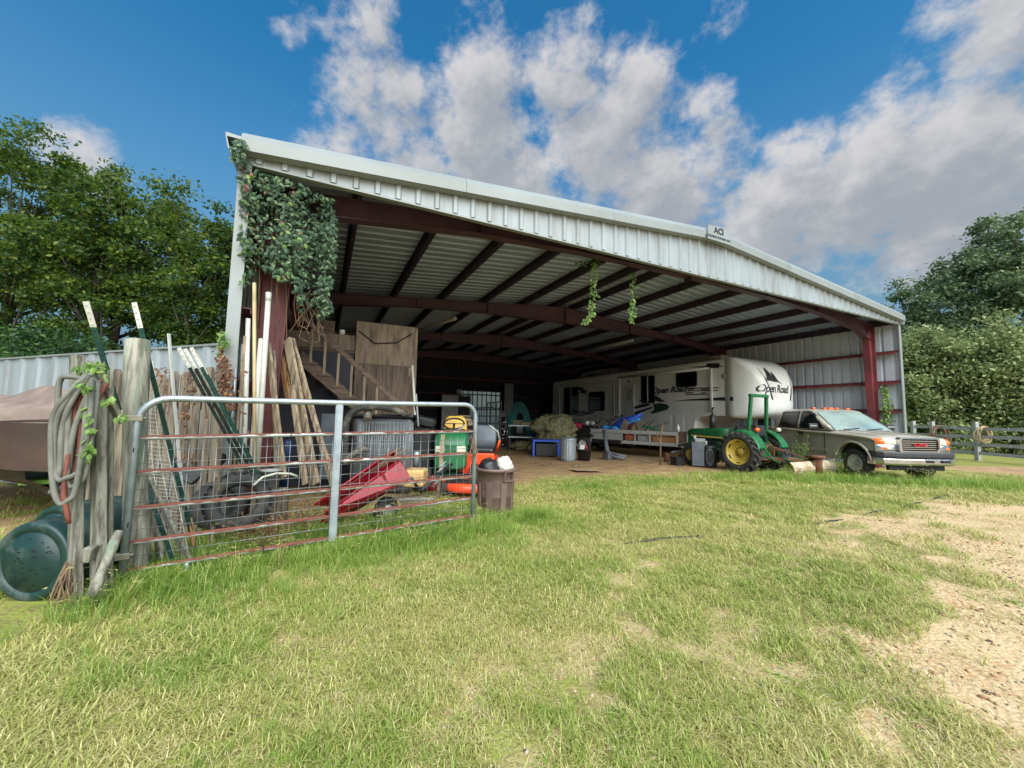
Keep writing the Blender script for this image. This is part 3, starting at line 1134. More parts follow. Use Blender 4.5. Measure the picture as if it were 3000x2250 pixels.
# rounded front cap
cap = MB()
sect = [(3.80, RA - .012, RB + .012, 1.62, ZT + .02, .10), (3.45, RA, RB, 1.56, ZT - .0, .14), (3.15, RA + .05, RB - .05, 1.56, ZT - .16, .22), (2.85, RA + .14, RB - .14, 1.62, 3.48, .32),
        (2.64, RA + .30, RB - .30, 1.72, 3.16, .36), (2.53, RA + .52, RB - .52, 1.86, 2.85, .34), (2.50, RA + .8, RB - .8, 2.05, 2.55, .2)]
rings = []
for (s, a0, a1, z0, z1, r) in sect:
    rr = round_rect(a1 - a0, z1 - z0, r, 5)
    rings.append([Vector(((a0 + a1) / 2 + x, s, (z0 + z1) / 2 + y)) for (x, y) in rr])
cap.loft(rings, closed=True, caps=True, smooth=True)
rv.part('front_cap', cap, M['rv'])
cap_bvh = BVHTree.FromPolygons([tuple(p) for p in cap.v], cap.f)


def wrap_cap(mb, off=.008):
    for i, p in enumerate(mb.v):
        h = cap_bvh.ray_cast(Vector((p.x, 0, p.z)), Vector((0, 1, 0)))
        if h[0] is not None:
            mb.v[i] = Vector((p.x, h[0].y - off + (p.y if abs(p.y) < .02 else 0), p.z))
    return mb


def flat_poly(pts, n_sub=0):
    return pts


def sub_poly(pts, t):
    """thin plate of many small quads so that it can bend over the cap"""
    return pts


# logo on the cap: two pines over an arc, and the name below
cxn, czn = on_s(2236, 1130, 2.75).x, 2.86
cxn = max(RA + .9, min(RB - .9, cxn))
xf = frame3((cxn, 0, czn - .22), (1, 0, 0), (0, 0, 1))
rv.part('lettering', wrap_cap(text_mb('Open Road', .40, xf, shear=.35, bold=.008, squeeze=.86, space=.92)), M['decal'])
for (dx, dz, h) in ((-.16, .08, .52), (.08, .06, .38)):
    mb = MB()
    for k in range(5):
        y0, y1 = h * (k / 6), h * (k / 6 + .34)
        w = .25 * (1 - k / 6.2) * h / .5
        mb.add([(cxn + dx - w, 0, czn + dz + y0), (cxn + dx + w, 0, czn + dz + y0 - .02), (cxn + dx + .01, 0, czn + dz + y1)], [(0, 1, 2)])
    rv.part('pine_emblem', wrap_cap(mb, .035), M['decal'])
mb = MB()
arc = [(cxn - .46 + .95 * t, czn + .02 + .22 * math.sin(PI * (t * .8 + .1)) - .16 * t) for t in np.linspace(0, 1, 12)]
mb.add([(x, 0, z + .03 * math.sin(PI * i / 11)) for i, (x, z) in enumerate(arc)] + [(x, 0, z - .03 * math.sin(PI * i / 11)) for i, (x, z) in enumerate(arc)],
       [(i, i + 1, i + 13, i + 12) for i in range(11)])
rv.part('arc_emblem', wrap_cap(mb, .02), M['decal'])
for (p0, p1, w) in (((RA + .34, 3.55), (RA + .72, 2.25), .045), ((RB - .34, 3.55), (RB - .72, 2.25), .045)):
    mb = MB()
    n = 10
    pts = [(p0[0] + (p1[0] - p0[0]) * i / n, p0[1] + (p1[1] - p0[1]) * i / n) for i in range(n + 1)]
    mb.add([(x - w * i / n, 0, z) for i, (x, z) in enumerate(pts)] + [(x + w * i / n, 0, z) for i, (x, z) in enumerate(pts)], [(i, i + 1, i + n + 2, i + n + 1) for i in range(n)])
    rv.part('cap_stripe', wrap_cap(mb), M['decal'])
mb = MB()
mb.lathe([(.0, 0), (.05, -.01), (.05, .03)], 12, (RA + .55, 3.42, ZT - .08), (0, -1, .4))
rv.part('marker_lamp', mb, M['amber'])


def side_pt(px, py, off=.006):
    p = on_a(px, py, RA)
    return Vector((RA - off, p.y, p.z))


def c2(x, y):
    return (1600 + x * .31646, 950 + y * .31646)


def decal(name, pts, mat, off=.006, t=.004, under=None):
    mb = MB()
    mb.prism([side_pt(*c2(*p), off) for p in pts], (t, 0, 0))
    return rv.part(name, mb, mat, under=under)


def px_window(x0, y0, x1, y1, r=.08):
    a, b = side_pt(*c2(x0, (y0 + y1) / 2)), side_pt(*c2(x1, (y0 + y1) / 2))
    t_, u_ = side_pt(*c2((x0 + x1) / 2, y0)), side_pt(*c2((x0 + x1) / 2, y1))
    w, h = a.y - b.y, t_.z - u_.z
    c = Vector((RA, (a.y + b.y) / 2, (t_.z + u_.z) / 2))
    out, inn = round_rect(w + .09, h + .09, r + .03), round_rect(w, h, r)
    mb = MB()
    n = len(out)
    vo = [c + Vector((-.03, -x, y)) for x, y in out] + [c + Vector((-.03, -x, y)) for x, y in inn] + [c + Vector((.0, -x, y)) for x, y in out] + [c + Vector((-.008, -x, y)) for x, y in inn]
    fs = []
    for k in range(n):
        l = (k + 1) % n
        fs += [(k, l, n + l, n + k), (k, 2 * n + k, 2 * n + l, l), (n + k, n + l, 3 * n + l, 3 * n + k)]
    mb.add(vo, fs)
    f = rv.part('window_frame', mb, M['decal'])
    g = MB()
    g.prism([c + Vector((-.012, -x, y)) for x, y in inn], (.008, 0, 0))
    rv.part('pane', g, M['darkglass'], under=f)
    return c, w, h


px_window(400, 632, 540, 796)
px_window(1212, 448, 1390, 572)
# tall paired windows are dark sliding glass with a pale mullion
for (x0, y0, x1, y1) in ((170, 590, 296, 830), (888, 480, 1000, 722)):
    c, w, h = px_window(x0, y0, x1, y1, .04)
    mb = MB()
    mb.box(c + Vector((-.03, 0, 0)), (.02, .05, h))
    rv.part('mullion', mb, M['rv_trim'])
# rear slide-out box edges
for (x0, y0, x1, y1) in ((125, 575, 640, 528), (125, 575, 128, 905), (655, 505, 660, 880)):
    a, b = side_pt(*c2(x0, y0)), side_pt(*c2(x1, y1))
    mb = MB()
    mb.bar(a - Vector((.02, 0, 0)), b - Vector((.02, 0, 0)), .05, .06, up=(1, 0, 0))
    rv.part('slide_out_trim', mb, M['rv_trim'])
# entrance door with small window and long grab handle
dc = [side_pt(*c2(x, y)) for x, y in ((712, 560), (818, 552), (818, 905), (712, 912))]
mb = MB()
mb.prism([p - Vector((.02, 0, 0)) for p in dc], (.02, 0, 0))
door = rv.part('door', mb, M['rv_trim'], bevel=.01)
mb = MB()
wv = [side_pt(*c2(x, y), .026) for x, y in ((746, 602), (792, 600), (792, 708), (746, 710))]
mb.prism(wv, (.01, 0, 0))
rv.part('door_window', mb, M['darkglass'], under=door)
mb = MB()
wv = [side_pt(*c2(x, y), .024) for x, y in ((738, 594), (800, 592), (800, 718), (738, 720))]
mb.prism(wv, (.006, 0, 0))
rv.part('door_window_frame', mb, M['cardboard'], under=door)
mb = MB()
h0, h1 = side_pt(*c2(826, 560), .02), side_pt(*c2(826, 860), .02)
mb.tube([h0, h0 + Vector((-.08, 0, -.05)), h1 + Vector((-.08, 0, .05)), h1], .016, 8)
rv.part('grab_handle', mb, M['rv_trim'])
# awning roll along the top of the wall and its arms
a0, a1 = side_pt(*c2(686, 494), .08), side_pt(*c2(1512, 410), .08)
mb = MB()
mb.rod(a0, a1, .055, n=12)
rv.part('awning_roll', mb, M['rv_trim'])
for (x, y0, y1, r) in ((684, 500, 850, .05), (640, 520, 840, .028), (1534, 412, 800, .05)):
    mb = MB()
    p0, p1 = side_pt(*c2(x, y0), .06), side_pt(*c2(x, y1), .06)
    mb.bar(p0, (p0.x, p0.y, p1.z), r * 1.6, r * 1.6, up=(1, 0, 0))
    rv.part('awning_arm', mb, M['rv_trim'])
mb = MB()
b0, b1 = side_pt(*c2(560, 862), .0), side_pt(*c2(560, 862), .0)
# drip rail along the roof edge
mb.bar((RA - .015, 3.8, ZT - .09), (RA - .015, SR, ZT - .09), .03, .035)
rv.part('drip_rail', mb, M['rv_trim'])
mb = MB()
mb.bar((RA - .012, 3.56, 2.03), (RA - .012, SR, 1.45 + .0), .012, .012)
# graphics
decal('swoosh', [(1165, 712), (1330, 694), (1560, 680), (1732, 670), (1734, 710), (1560, 706), (1330, 706)], M['decal'])
decal('swoosh', [(860, 700), (905, 690), (1000, 650), (1060, 688), (1105, 716), (1060, 718), (1000, 706), (930, 716), (870, 716)], M['decal'])
decal('swoosh', [(988, 740), (1060, 730), (1120, 742), (1142, 766), (1120, 790), (1050, 812), (985, 828), (960, 820), (1000, 790), (998, 760)], M['decal_green'])
decal('swoosh', [(690, 815), (790, 770), (910, 735), (985, 742), (920, 762), (800, 790)], M['decal'])
decal('swoosh', [(690, 840), (860, 800), (980, 762), (985, 776), (870, 820), (700, 872)], M['decal'], )
for k in range(12):
    x = 735 + k * 19
    y = 806 - k * 4.6
    h = 26 + (k * 7) % 17
    decal('pine_emblem', [(x - 10, y), (x + 10, y - 3), (x + 1, y - h)], M['decal'], off=.008)
for k in range(7):
    x = 306 + k * 22
    decal('pine_emblem', [(x - 10, 826), (x + 11, 824), (x + 1, 800 - (k * 5) % 14)], M['decal'], off=.008)
decal('swoosh', [(290, 840), (400, 822), (452, 820), (400, 832), (300, 850)], M['decal'])
decal('swoosh', [(298, 578), (350, 590), (340, 600), (394, 622), (360, 624), (396, 650), (300, 630), (330, 618), (300, 604)], M['decal'])
decal('swoosh', [(1300, 396), (1480, 388), (1490, 362), (1610, 360), (1602, 376), (1640, 392), (1600, 392), (1600, 406), (1480, 402)], M['decal'])
for (x0, x1, y, m_) in ((1300, 1605, 588, 'decal'), (1305, 1380, 600, 'decal_maroon'), (1425, 1520, 600, 'decal_maroon'), (1300, 1600, 612, 'decal'), (1280, 1370, 632, 'decal_maroon'), (1425, 1490, 632, 'decal_maroon'), (1285, 1510, 646, 'decal')):
    decal('stripe', [(x0, y), (x1, y - 4), (x1 - 18, y + 6), (x0 + 14, y + 9)], M[m_])
p = side_pt(*c2(1130, 610), .008)
rv.part('lettering', text_mb('Open Road', .36, frame3(p, (0, -1, 0), (0, 0, 1)), shear=.4, bold=.012, squeeze=1.15), M['decal'])
mb = MB()
p = side_pt(*c2(1645, 478), .0)
mb.lathe([(0, .02), (.09, .018), (.11, 0)], 16, p, (-1, 0, 0))
rv.part('round_vent', mb, M['greybox'])
mb = MB()
p = side_pt(*c2(764, 530))
mb.box(p, (.05, .16, .07))
rv.part('porch_lamp', mb, M['decal'])
for (x0, x1) in ((1040, 1158), (1195, 1275)):
    mb = MB()
    a, b = side_pt(*c2(x0, 838)), side_pt(*c2(x1, 840))
    mb.prism([a, b, Vector((b.x, b.y, .95)), Vector((a.x, a.y, .95))], (-.012, 0, 0))
    rv.part('storage_hatch', mb, M['rv'], bevel=.01)
mb = MB()
mb.box((16.0, 4.95, 4.0), (.95, 1.0, .30))
o = rv.part('roof_unit', mb, M['rv_roof'], bevel=.09, seg=3)
mb = MB()
mb.box((16.1, 13.2, 4.0), (.9, .9, .26))
rv.part('roof_unit', mb, M['greyplastic'], bevel=.09, seg=3)
for s in (9.2, 10.1):
    for a in (RA + .18, RB - .18):
        w_ = rv.part('wheel', tyre_mb((a, s, .38), (1, 0, 0), .38, .24, .2), M['rubber'])
        mb = MB()
        mb.lathe([(.0, -.06), (.12, -.08), (.2, -.1), (.2, .1), (.0, .1)], 20, (a, s, .38), (1 if a > 16 else -1, 0, 0))
        rv.part('rim', mb, M['whitebox'], under=w_)
for a in (RA + .4, RB - .4):
    mb = MB()
    mb.span((a - .06, 5.5, 0.02), (a + .06, 5.62, .9))
    mb.span((a - .12, 5.44, 0.0), (a + .12, 5.68, .02))
    rv.part('landing_leg', mb, M['blackpaint'])
mb = MB()
mb.span((RA + .2, 5.4, .60), (RB - .2, SR - .1, .73))
rv.part('chassis', mb, M['blackpaint'])
mb = MB()
mb.span((15.9, 3.0, 1.25), (16.2, 3.3, 1.6))
mb.rod((16.05, 3.15, .95), (16.05, 3.15, 1.3), .06)
rv.part('kingpin_box', mb, M['blackpaint'])

# ------------------------------------------------------------------ pickup truck: x across (near side 0), y backwards, front at y=0
tk = Thing('pickup_truck', 'dusty pewter crew cab pickup with amber roof lights nosing out of the barn', 'pickup truck', (9.42, 10.0, 0), math.radians(1.2))
TW = 1.96


def arch(cy, r, z0, n=10):
    a0 = math.asin((z0 - .41) / r)
    return [(cy + r * math.cos(t), .41 + r * math.sin(t)) for t in np.linspace(a0, PI - a0, n)]


F_, R_ = .86, 4.62
low = [(.10, .62), (.07, .80), (.09, 1.06), (.20, 1.14), (.55, 1.19), (1.0, 1.225), (1.5, 1.26), (1.62, 1.27), (2.3, 1.285), (3.98, 1.30), (4.02, 1.24), (4.05, 1.30), (5.55, 1.31), (5.6, 1.2), (5.6, .55), (5.2, .5)]
low += arch(R_, .54, .46) + [(R_ - .58, .44), (2.6, .42), (1.5, .44)] + arch(F_, .56, .46) + [(.27, .5)]


def truck_ring(x, inset, front, zdrop):
    out = []
    for (y, z) in low:
        yy = y + front * max(0, 1 - y / .7)
        zz = z - (zdrop * max(0.0, min(1, (z - 1.0) / .25)) if y < 3.9 else zdrop * .3 * (z > 1.1))
        out.append(Vector((x, yy, zz)))
    return out


mb = MB()
rings = [truck_ring(x, 0, f, d) for (x, f, d) in ((.05, .20, .16), (.0, .14, .10), (.015, .12, .07), (.09, .06, .03), (.3, .015, .005), (TW / 2, 0, -.012), (TW - .3, .015, .005), (TW - .09, .06, .03), (TW - .015, .12, .07), (TW, .14, .10), (TW - .05, .20, .16))]
rings_body = rings
mb.loft(rings, closed=True, caps=True, smooth=False)
body = tk.part('body', mb, M['truck'])
for p in body.data.polygons:
    p.use_smooth = True
body.data.set_sharp_from_angle(angle=math.radians(32))
mb = MB()
mb.span((.12, .35, .47), (TW - .12, 5.4, 1.0))
tk.part('underbody', mb, M['black'])
mb = MB()
mb.span((.12, 4.2, .9), (TW - .12, 5.5, 1.28))
tk.part('bed_liner', mb, M['black'])
# cab greenhouse
CB = [(1.52, 1.24, .04), (4.0, 1.26, .04)]
mb = MB()
sec = []
for (z, yf, yr, ix) in ((1.25, 1.52, 4.0, .03), (1.45, 1.83, 3.98, .06), (1.70, 2.22, 3.93, .13), (1.84, 2.44, 3.86, .19), (1.90, 2.62, 3.76, .27), (1.925, 2.9, 3.55, .5)):
    rr = round_rect(TW - 2 * ix, yr - yf, .12, 4)
    sec.append([Vector((TW / 2 + x, (yf + yr) / 2 + y, z)) for x, y in rr])
mb.loft(sec, closed=True, caps=True, smooth=True)
cab = tk.part('cab', mb, M['truck'])
cab_bvh = BVHTree.FromPolygons([tuple(p) for p in mb.v], mb.f)


def cab_panel(name, pts, mat, axis, off=.006, under=None, n=8):
    """glass laid on the cab skin: pts = outline of four corners seen along axis"""
    m2 = MB()
    a, b, c, d = [Vector(p) for p in pts]

    def fn(u, v):
        p = (a.lerp(b, u)).lerp(d.lerp(c, u), v)
        if axis == 'x':
            h = cab_bvh.ray_cast(Vector((-1, p.y, p.z)), Vector((1, 0, 0)))
            return (h[0] if h[0] is not None else p) + Vector((-off, 0, 0))
        h = cab_bvh.ray_cast(Vector((p.x, -1, p.z)), Vector((0, 1, 0)))
        return (h[0] if h[0] is not None else p) + Vector((0, -off, off * .5))
    m2.grid(fn, n, n)
    return tk.part(name, m2, mat, under=under)


M['cabglass'] = mk('cab_glass', srgb(34, 48, 46), srgb(24, 34, 36), 2, rough=.08, spec=.7)
M['shield'] = mk('windshield_glass', srgb(138, 156, 150), srgb(112, 130, 128), 1.3, rough=.12, spec=.8)
def far_panel(name, pts, mat, off=.006):
    m2 = MB()
    a, b, c, d = [Vector(p) for p in pts]

    def fn(u, v):
        p = (a.lerp(b, u)).lerp(d.lerp(c, u), v)
        h = cab_bvh.ray_cast(Vector((4, p.y, p.z)), Vector((-1, 0, 0)))
        return (h[0] if h[0] is not None else p) + Vector((off, 0, 0))
    m2.grid(fn, 8, 8)
    return tk.part(name, m2, mat)


far_panel('front_window', [(0, 2.78, 1.32), (0, 1.92, 1.32), (0, 2.36, 1.79), (0, 2.80, 1.80)], M['cabglass'])
far_panel('rear_window', [(0, 3.72, 1.33), (0, 2.98, 1.32), (0, 2.98, 1.80), (0, 3.66, 1.79)], M['darkglass'])
cab_panel('window_seal', [(0, 2.83, 1.285), (0, 1.83, 1.285), (0, 2.33, 1.825), (0, 2.85, 1.835)], M['black'], 'x', .003)
cab_panel('window_seal', [(0, 3.78, 1.295), (0, 2.93, 1.285), (0, 2.93, 1.835), (0, 3.71, 1.825)], M['black'], 'x', .003)
cab_panel('windshield_seal', [(.10, 0, 1.25), (TW - .10, 0, 1.25), (TW - .26, 0, 1.85), (.26, 0, 1.85)], M['black'], 'y', .003)
cab_panel('windshield', [(.14, 0, 1.27), (TW - .14, 0, 1.27), (TW - .29, 0, 1.83), (.29, 0, 1.83)], M['shield'], 'y')
cab_panel('front_window', [(0, 2.78, 1.32), (0, 1.92, 1.32), (0, 2.36, 1.79), (0, 2.80, 1.80)], M['cabglass'], 'x')
cab_panel('rear_window', [(0, 3.72, 1.33), (0, 2.98, 1.32), (0, 2.98, 1.80), (0, 3.66, 1.79)], M['darkglass'], 'x')
# wipers
for x0 in (.35, 1.05):
    m2 = MB()
    m2.bar((x0, 1.52, 1.285), (x0 + .55, 1.60, 1.33), .02, .02)
    tk.part('wiper', m2, M['black'])
# door seams and handles
for y in (1.80, 2.88, 3.86):
    m2 = MB()
    m2.span((-.006, y - .008, .55), (.006, y + .008, 1.2))
    tk.part('door_seam', m2, M['black'])
m2 = MB()
m2.span((-.014, 1.7, .66), (.0, 3.9, .70))
tk.part('side_moulding', m2, M['truck'])
for y in (2.72, 3.72):
    m2 = MB()
    m2.box((-.012, y, 1.12), (.03, .22, .07))
    tk.part('door_handle', m2, M['black'], bevel=.01)
# towing mirrors
for sg, x in ((-1, 0.0), (1, TW)):
    m2 = MB()
    m2.box((x + sg * .20, 1.98, 1.36), (.30, .10, .19))
    mir = tk.part('mirror', m2, M['black'], bevel=.03, seg=2)
    m2 = MB()
    m2.bar((x, 2.0, 1.33), (x + sg * .2, 1.99, 1.33), .04, .05)
    tk.part('mirror_arm', m2, M['black'], under=mir)
    m2 = MB()
    m2.box((x + sg * .22, 1.922, 1.38), (.2, .01, .04))
    tk.part('mirror_stripe', m2, M['greybox'], under=mir)
# roof marker lamps
for x, w in ((.42, .10), (.78, .10), (.98, .16), (1.18, .10), (1.54, .10)):
    m2 = MB()
    m2.box((x, 2.70, 1.935), (w, .12, .05))
    tk.part('roof_lamp', m2, M['amber'], bevel=.018, seg=2)
# bumper: dark pad over a chrome bar
def bump_ring(z0, z1, d, fy):
    out = []
    return out


def bumper_mb(z0, z1, proud):
    m2 = MB()
    xs_ = [-.03, -.02, .06, .3, TW / 2, TW - .3, TW - .06, TW + .02, TW + .03]
    yf = [.27, .20, .07, -.02, -.06, -.02, .07, .20, .27]
    rings_ = []
    for x, y in zip(xs_, yf):
        y -= proud
        rings_.append([Vector((x, y + .02, z0)), Vector((x, y, z0 + .04)), Vector((x, y, z1 - .04)), Vector((x, y + .03, z1)), Vector((x, y + .16, z1)), Vector((x, y + .16, z0))])
    m2.loft(rings_, closed=True, caps=True, smooth=False)
    return m2


M['chrome_dusty'] = mk('dusty_chrome', srgb(204, 205, 206), srgb(186, 184, 178), 3, rough=.22, metal=.95)
tk.part('bumper', bumper_mb(.44, .62, .02), M['chrome_dusty'])
tk.part('bumper_pad', bumper_mb(.622, .775, .035), M['bumper'])
m2 = MB()
m2.span((.25, .12, .30), (TW - .25, .2, .44))
tk.part('valance', m2, M['black'])
for x in (TW / 2 + .14, TW / 2 + .56):
    m2 = MB()
    m2.box((x, -.075, .545), (.2, .03, .06))
    tk.part('tow_slot', m2, M['black'])
# grille with bars and letters
GX0, GX1, GZ0, GZ1 = .50, TW - .50, .80, 1.10
def gy(x):
    return .075 + .06 * abs(x - TW / 2) ** 2 - .035


m2 = MB()
out, inn = round_rect(GX1 - GX0 + .1, GZ1 - GZ0 + .08, .06), round_rect(GX1 - GX0, GZ1 - GZ0, .05)
n = len(out)
cx_, cz_ = TW / 2, (GZ0 + GZ1) / 2
vo = [(cx_ + x, gy(cx_ + x) - .05, cz_ + z) for x, z in out] + [(cx_ + x, gy(cx_ + x) - .05, cz_ + z) for x, z in inn] + [(cx_ + x, gy(cx_ + x) + .06, cz_ + z) for x, z in out] + [(cx_ + x, gy(cx_ + x) + .02, cz_ + z) for x, z in inn]
fs = []
for k in range(n):
    l_ = (k + 1) % n
    fs += [(k, l_, n + l_, n + k), (k, 2 * n + k, 2 * n + l_, l_), (n + k, n + l_, 3 * n + l_, 3 * n + k)]
m2.add(vo, fs)
gr = tk.part('grille', m2, M['chrome_dusty'])
m2 = MB()
m2.prism([(cx_ + x, .07, cz_ + z) for x, z in inn], (0, .03, 0))
tk.part('grille_back', m2, M['black'], under=gr)
for k in range(5):
    m2 = MB()
    z = GZ0 + .045 + k * .052
    m2.bar((GX0 + .01, gy(GX0) - .005, z), (cx_, gy(cx_) - .008, z), .03, .018)
    m2.bar((cx_, gy(cx_) - .008, z), (GX1 - .01, gy(GX1) - .005, z), .03, .018)
    tk.part('grille_bar', m2, M['chrome_dusty'], under=gr)
tk.part('lettering', text_mb('GMC', .115, frame3((cx_, gy(cx_) - .045, cz_), (1, 0, 0), (0, 0, 1)), bold=.003, squeeze=1.3, depth=.02, space=1.15), M['redlens'], under=gr)
# headlights: clear lamp with an amber corner above a bright lower trim, laid on the curved front
body_v = [Vector(p) for r_ in rings_body for p in r_]
nb = len(low)
body_bvh = BVHTree.FromPolygons([tuple(p) for p in body_v], [(i * nb + k, i * nb + (k + 1) % nb, (i + 1) * nb + (k + 1) % nb, (i + 1) * nb + k) for i in range(len(rings_body) - 1) for k in range(nb)])


def nose_panel(name, x0, x1, z0, z1, mat, off, under=None, n=6):
    m2 = MB()

    def hit(x, z):
        h = body_bvh.ray_cast(Vector((x, -1, z)), Vector((0, 1, 0)))
        return h[0].y if h[0] is not None else .3
    front, back = [], []
    for v in range(n + 1):
        for u in range(n + 1):
            x, z = x0 + (x1 - x0) * u / n, z0 + (z1 - z0) * v / n
            y = hit(x, z)
            edge = u in (0, n) or v in (0, n)
            front.append(Vector((x, y - (off * (.35 if edge else 1)), z)))
    w = n + 1
    m2.add(front, [(v * w + u, v * w + u + 1, (v + 1) * w + u + 1, (v + 1) * w + u) for v in range(n) for u in range(n)], True)
    return tk.part(name, m2, mat, under=under)


for x_ in (.17, TW - .17, TW / 2 - .28, TW / 2 + .28):
    m2 = MB()
    pts = []
    for y in np.linspace(.22, 1.5, 12):
        h = body_bvh.ray_cast(Vector((x_, y, 3)), Vector((0, 0, -1)))
        if h[0] is not None:
            pts.append(h[0] + Vector((0, 0, .001)))
    edge = x_ < .3 or x_ > TW - .3
    m2.tube(pts, .007 if edge else .016, 5)
    tk.part('hood_gap' if edge else 'hood_crease', m2, M['black'] if edge else M['truck'])
for sg in (0, 1):
    X = (lambda a: a) if sg == 0 else (lambda a: TW - a)
    h_ = nose_panel('headlight', X(.165), X(.45), .95, 1.115, M['lamp_clear'], .03)
    nose_panel('turn_lamp', X(.006), X(.16), .955, 1.105, M['amber'], .03, under=h_)
    nose_panel('lower_trim', X(.01), X(.455), .79, .94, M['chrome_dusty'], .02, under=h_)
    nose_panel('fog_lens', X(.10), X(.22), .82, .90, M['amber'], .032, under=h_)
M['truckrim'] = mk('silver_wheel', srgb(190, 190, 188), srgb(160, 160, 158), 6, rough=.35, metal=.5)
# fender lips and wheels
for cy in (F_, R_):
    m2 = MB()
    m2.tube([(-.012, y, z) for y, z in arch(cy, .56 if cy < 2 else .54, .46, 14)], .035, 6)
    tk.part('fender_lip', m2, M['truck'])
    for x, sg in ((.14, -1), (TW - .14, 1)):
        w_ = tk.part('wheel', tyre_mb((x, cy, .40), (1, 0, 0), .40, .25, .225), M['rubber'])
        m2 = MB()
        m2.lathe([(.0, .085), (.055, .085), (.07, .06), (.10, .055), (.155, .075), (.19, .10), (.225, .115), (.23, .09)], 24, (x, cy, .40), (sg, 0, 0))
        rim = tk.part('rim', m2, M['truckrim'], under=w_)
# ------------------------------------------------------------------ tractor: x right, y forward, origin under the rear axle
AX = Vector((6.66, 11.55, 0)) + BU * .66
tr = Thing('tractor', 'green tractor with yellow wheels and roll bar facing into the barn', 'tractor', AX, TH)
RT_, RX = .575, .60
for sg in (-1, 1):
    x = sg * RX
    w_ = tr.part('rear_wheel', tyre_mb((x, 0, RT_), (1, 0, 0), RT_ - .03, .34, .36, 40, lugs=20, lug_h=.045), M['rubber'])
    m2 = MB()
    m2.lathe([(.0, .02), (.09, .02), (.10, -.03), (.17, -.045), (.27, -.01), (.31, .05), (.34, .12), (.365, .14), (.37, .11), (.36, -.05), (.36, -.14), (.33, -.14)], 40, (x, 0, RT_), (sg, 0, 0))
    tr.part('rim', m2, M['yellow'], under=w_)
    for k in range(8):
        a = 2 * PI * k / 8
        m2 = MB()
        m2.rod((x + sg * -.035, .135 * math.cos(a), RT_ + .135 * math.sin(a)), (x + sg * .0, .135 * math.cos(a), RT_ + .135 * math.sin(a)), .016, n=6)
        tr.part('wheel_bolt', m2, M['rust'], under=w_)
    for k in range(6):
        a = 2 * PI * (k + .5) / 6
        m2 = MB()
        d = Vector((0, math.cos(a), math.sin(a)))
        t_ = Vector((0, -math.sin(a), math.cos(a)))
        c = Vector((x + sg * .075, 0, RT_)) + d * .315
        m2.bar(c - t_ * .06, c + t_ * .06, .03, .03, up=d)
        tr.part('rim_clamp', m2, M['blackpaint'], under=w_)
    # front wheels
    w_ = tr.part('front_wheel', tyre_mb((sg * .52, 1.75, .34), (1, 0, 0), .34, .18, .19), M['rubber'])
    m2 = MB()
    m2.lathe([(.0, .03), (.07, .03), (.09, 0), (.17, .02), (.2, .07), (.2, -.06)], 24, (sg * .52, 1.75, .34), (sg, 0, 0))
    tr.part('rim', m2, M['yellow'], under=w_)
    # fenders
    m2 = MB()
    rings_ = []
    for a in np.linspace(math.radians(20), math.radians(165), 14):
        y, z = -math.cos(a) * (RT_ + .07) * -1, RT_ + math.sin(a) * (RT_ + .07)
        rings_.append([Vector((sg * .36, y, z)), Vector((sg * .36, y * .97, z + .012)), Vector((sg * .66, y, z + .0)), Vector((sg * .69, y * .99, z - .05)), Vector((sg * .66, y * .98, z - .02)), Vector((sg * .36, y * .97, z - .03))])
    m2.loft(rings_, closed=True, caps=True, smooth=False)
    fe = tr.part('fender', m2, M['green'])
    m2 = MB()
    m2.lathe([(.0, -.05), (.05, -.05), (.062, .0), (.05, .06), (.0, .07)], 14, (sg * .50, -.45, RT_ + .66), (0, -1, 0))
    tr.part('work_lamp', m2, M['lamp_clear'] if sg > 0 else M['amber'], under=fe)
m2 = MB()
m2.span((-.2, -.35, .42), (.2, .6, .86))
m2.span((-.19, .6, .5), (.19, 1.9, .82))
m2.rod((-.6, 0, RT_), (.6, 0, RT_), .09)
tr.part('chassis', m2, M['green'])
m2 = MB()
hood = []
for (y, w, z0, z1) in ((.62, .25, .84, 1.24), (1.0, .255, .86, 1.24), (1.9, .24, .88, 1.20), (2.12, .22, .9, 1.16), (2.2, .19, .92, 1.10)):
    rr = round_rect(2 * w, z1 - z0, .09, 3)
    hood.append([Vector((a, y, (z0 + z1) / 2 + b)) for a, b in rr])
m2.loft(hood, smooth=True)
tr.part('hood', m2, M['green'])
m2 = MB()
m2.span((-.17, .75, .78), (.17, 1.9, .9))
m2.span((-.215, 1.1, .70), (.215, 1.75, .86))
tr.part('engine', m2, M['blackpaint'])
for sg in (-1, 1):
    m2 = MB()
    m2.bar((sg * .262, .66, .93), (sg * .25, 1.98, .95), .012, .045)
    tr.part('hood_stripe', m2, M['yellow'])
    m2 = MB()
    m2.bar((sg * .215, .9, .56), (sg * .215, 1.85, .56), .06, .05)
    tr.part('side_rail', m2, M['green'])
    m2 = MB()
    m2.tube([(sg * .22, .7, .80), (sg * .27, .9, .74), (sg * .26, 1.3, .66), (sg * .23, 1.6, .74)], .013, 6)
    tr.part('fuel_hose', m2, M['blackplastic'])
    m2 = MB()
    m2.rod((sg * .25, 1.42, .62), (sg * .25, 1.42, .80), .05)
    tr.part('filter_can', m2, M['whitebox'])
    m2 = MB()
    m2.box((sg * .36, .35, .62), (.22, .34, .05))
    tr.part('foot_step', m2, M['green'])
    m2 = MB()
    m2.tube([(sg * .12, -.36, .8), (sg * .2, -.5, .95), (sg * .25, -.62, .8), (sg * .2, -.7, .5)], .014, 6)
    tr.part('hydraulic_hose', m2, M['blackplastic'])
m2 = MB()
for k in range(6):
    m2.bar((-.15 + .06 * k, 2.205, .94), (-.15 + .06 * k, 2.205, 1.09), .02, .01, up=(0, 1, 0))
tr.part('front_grille', m2, M['blackpaint'], kind='stuff')
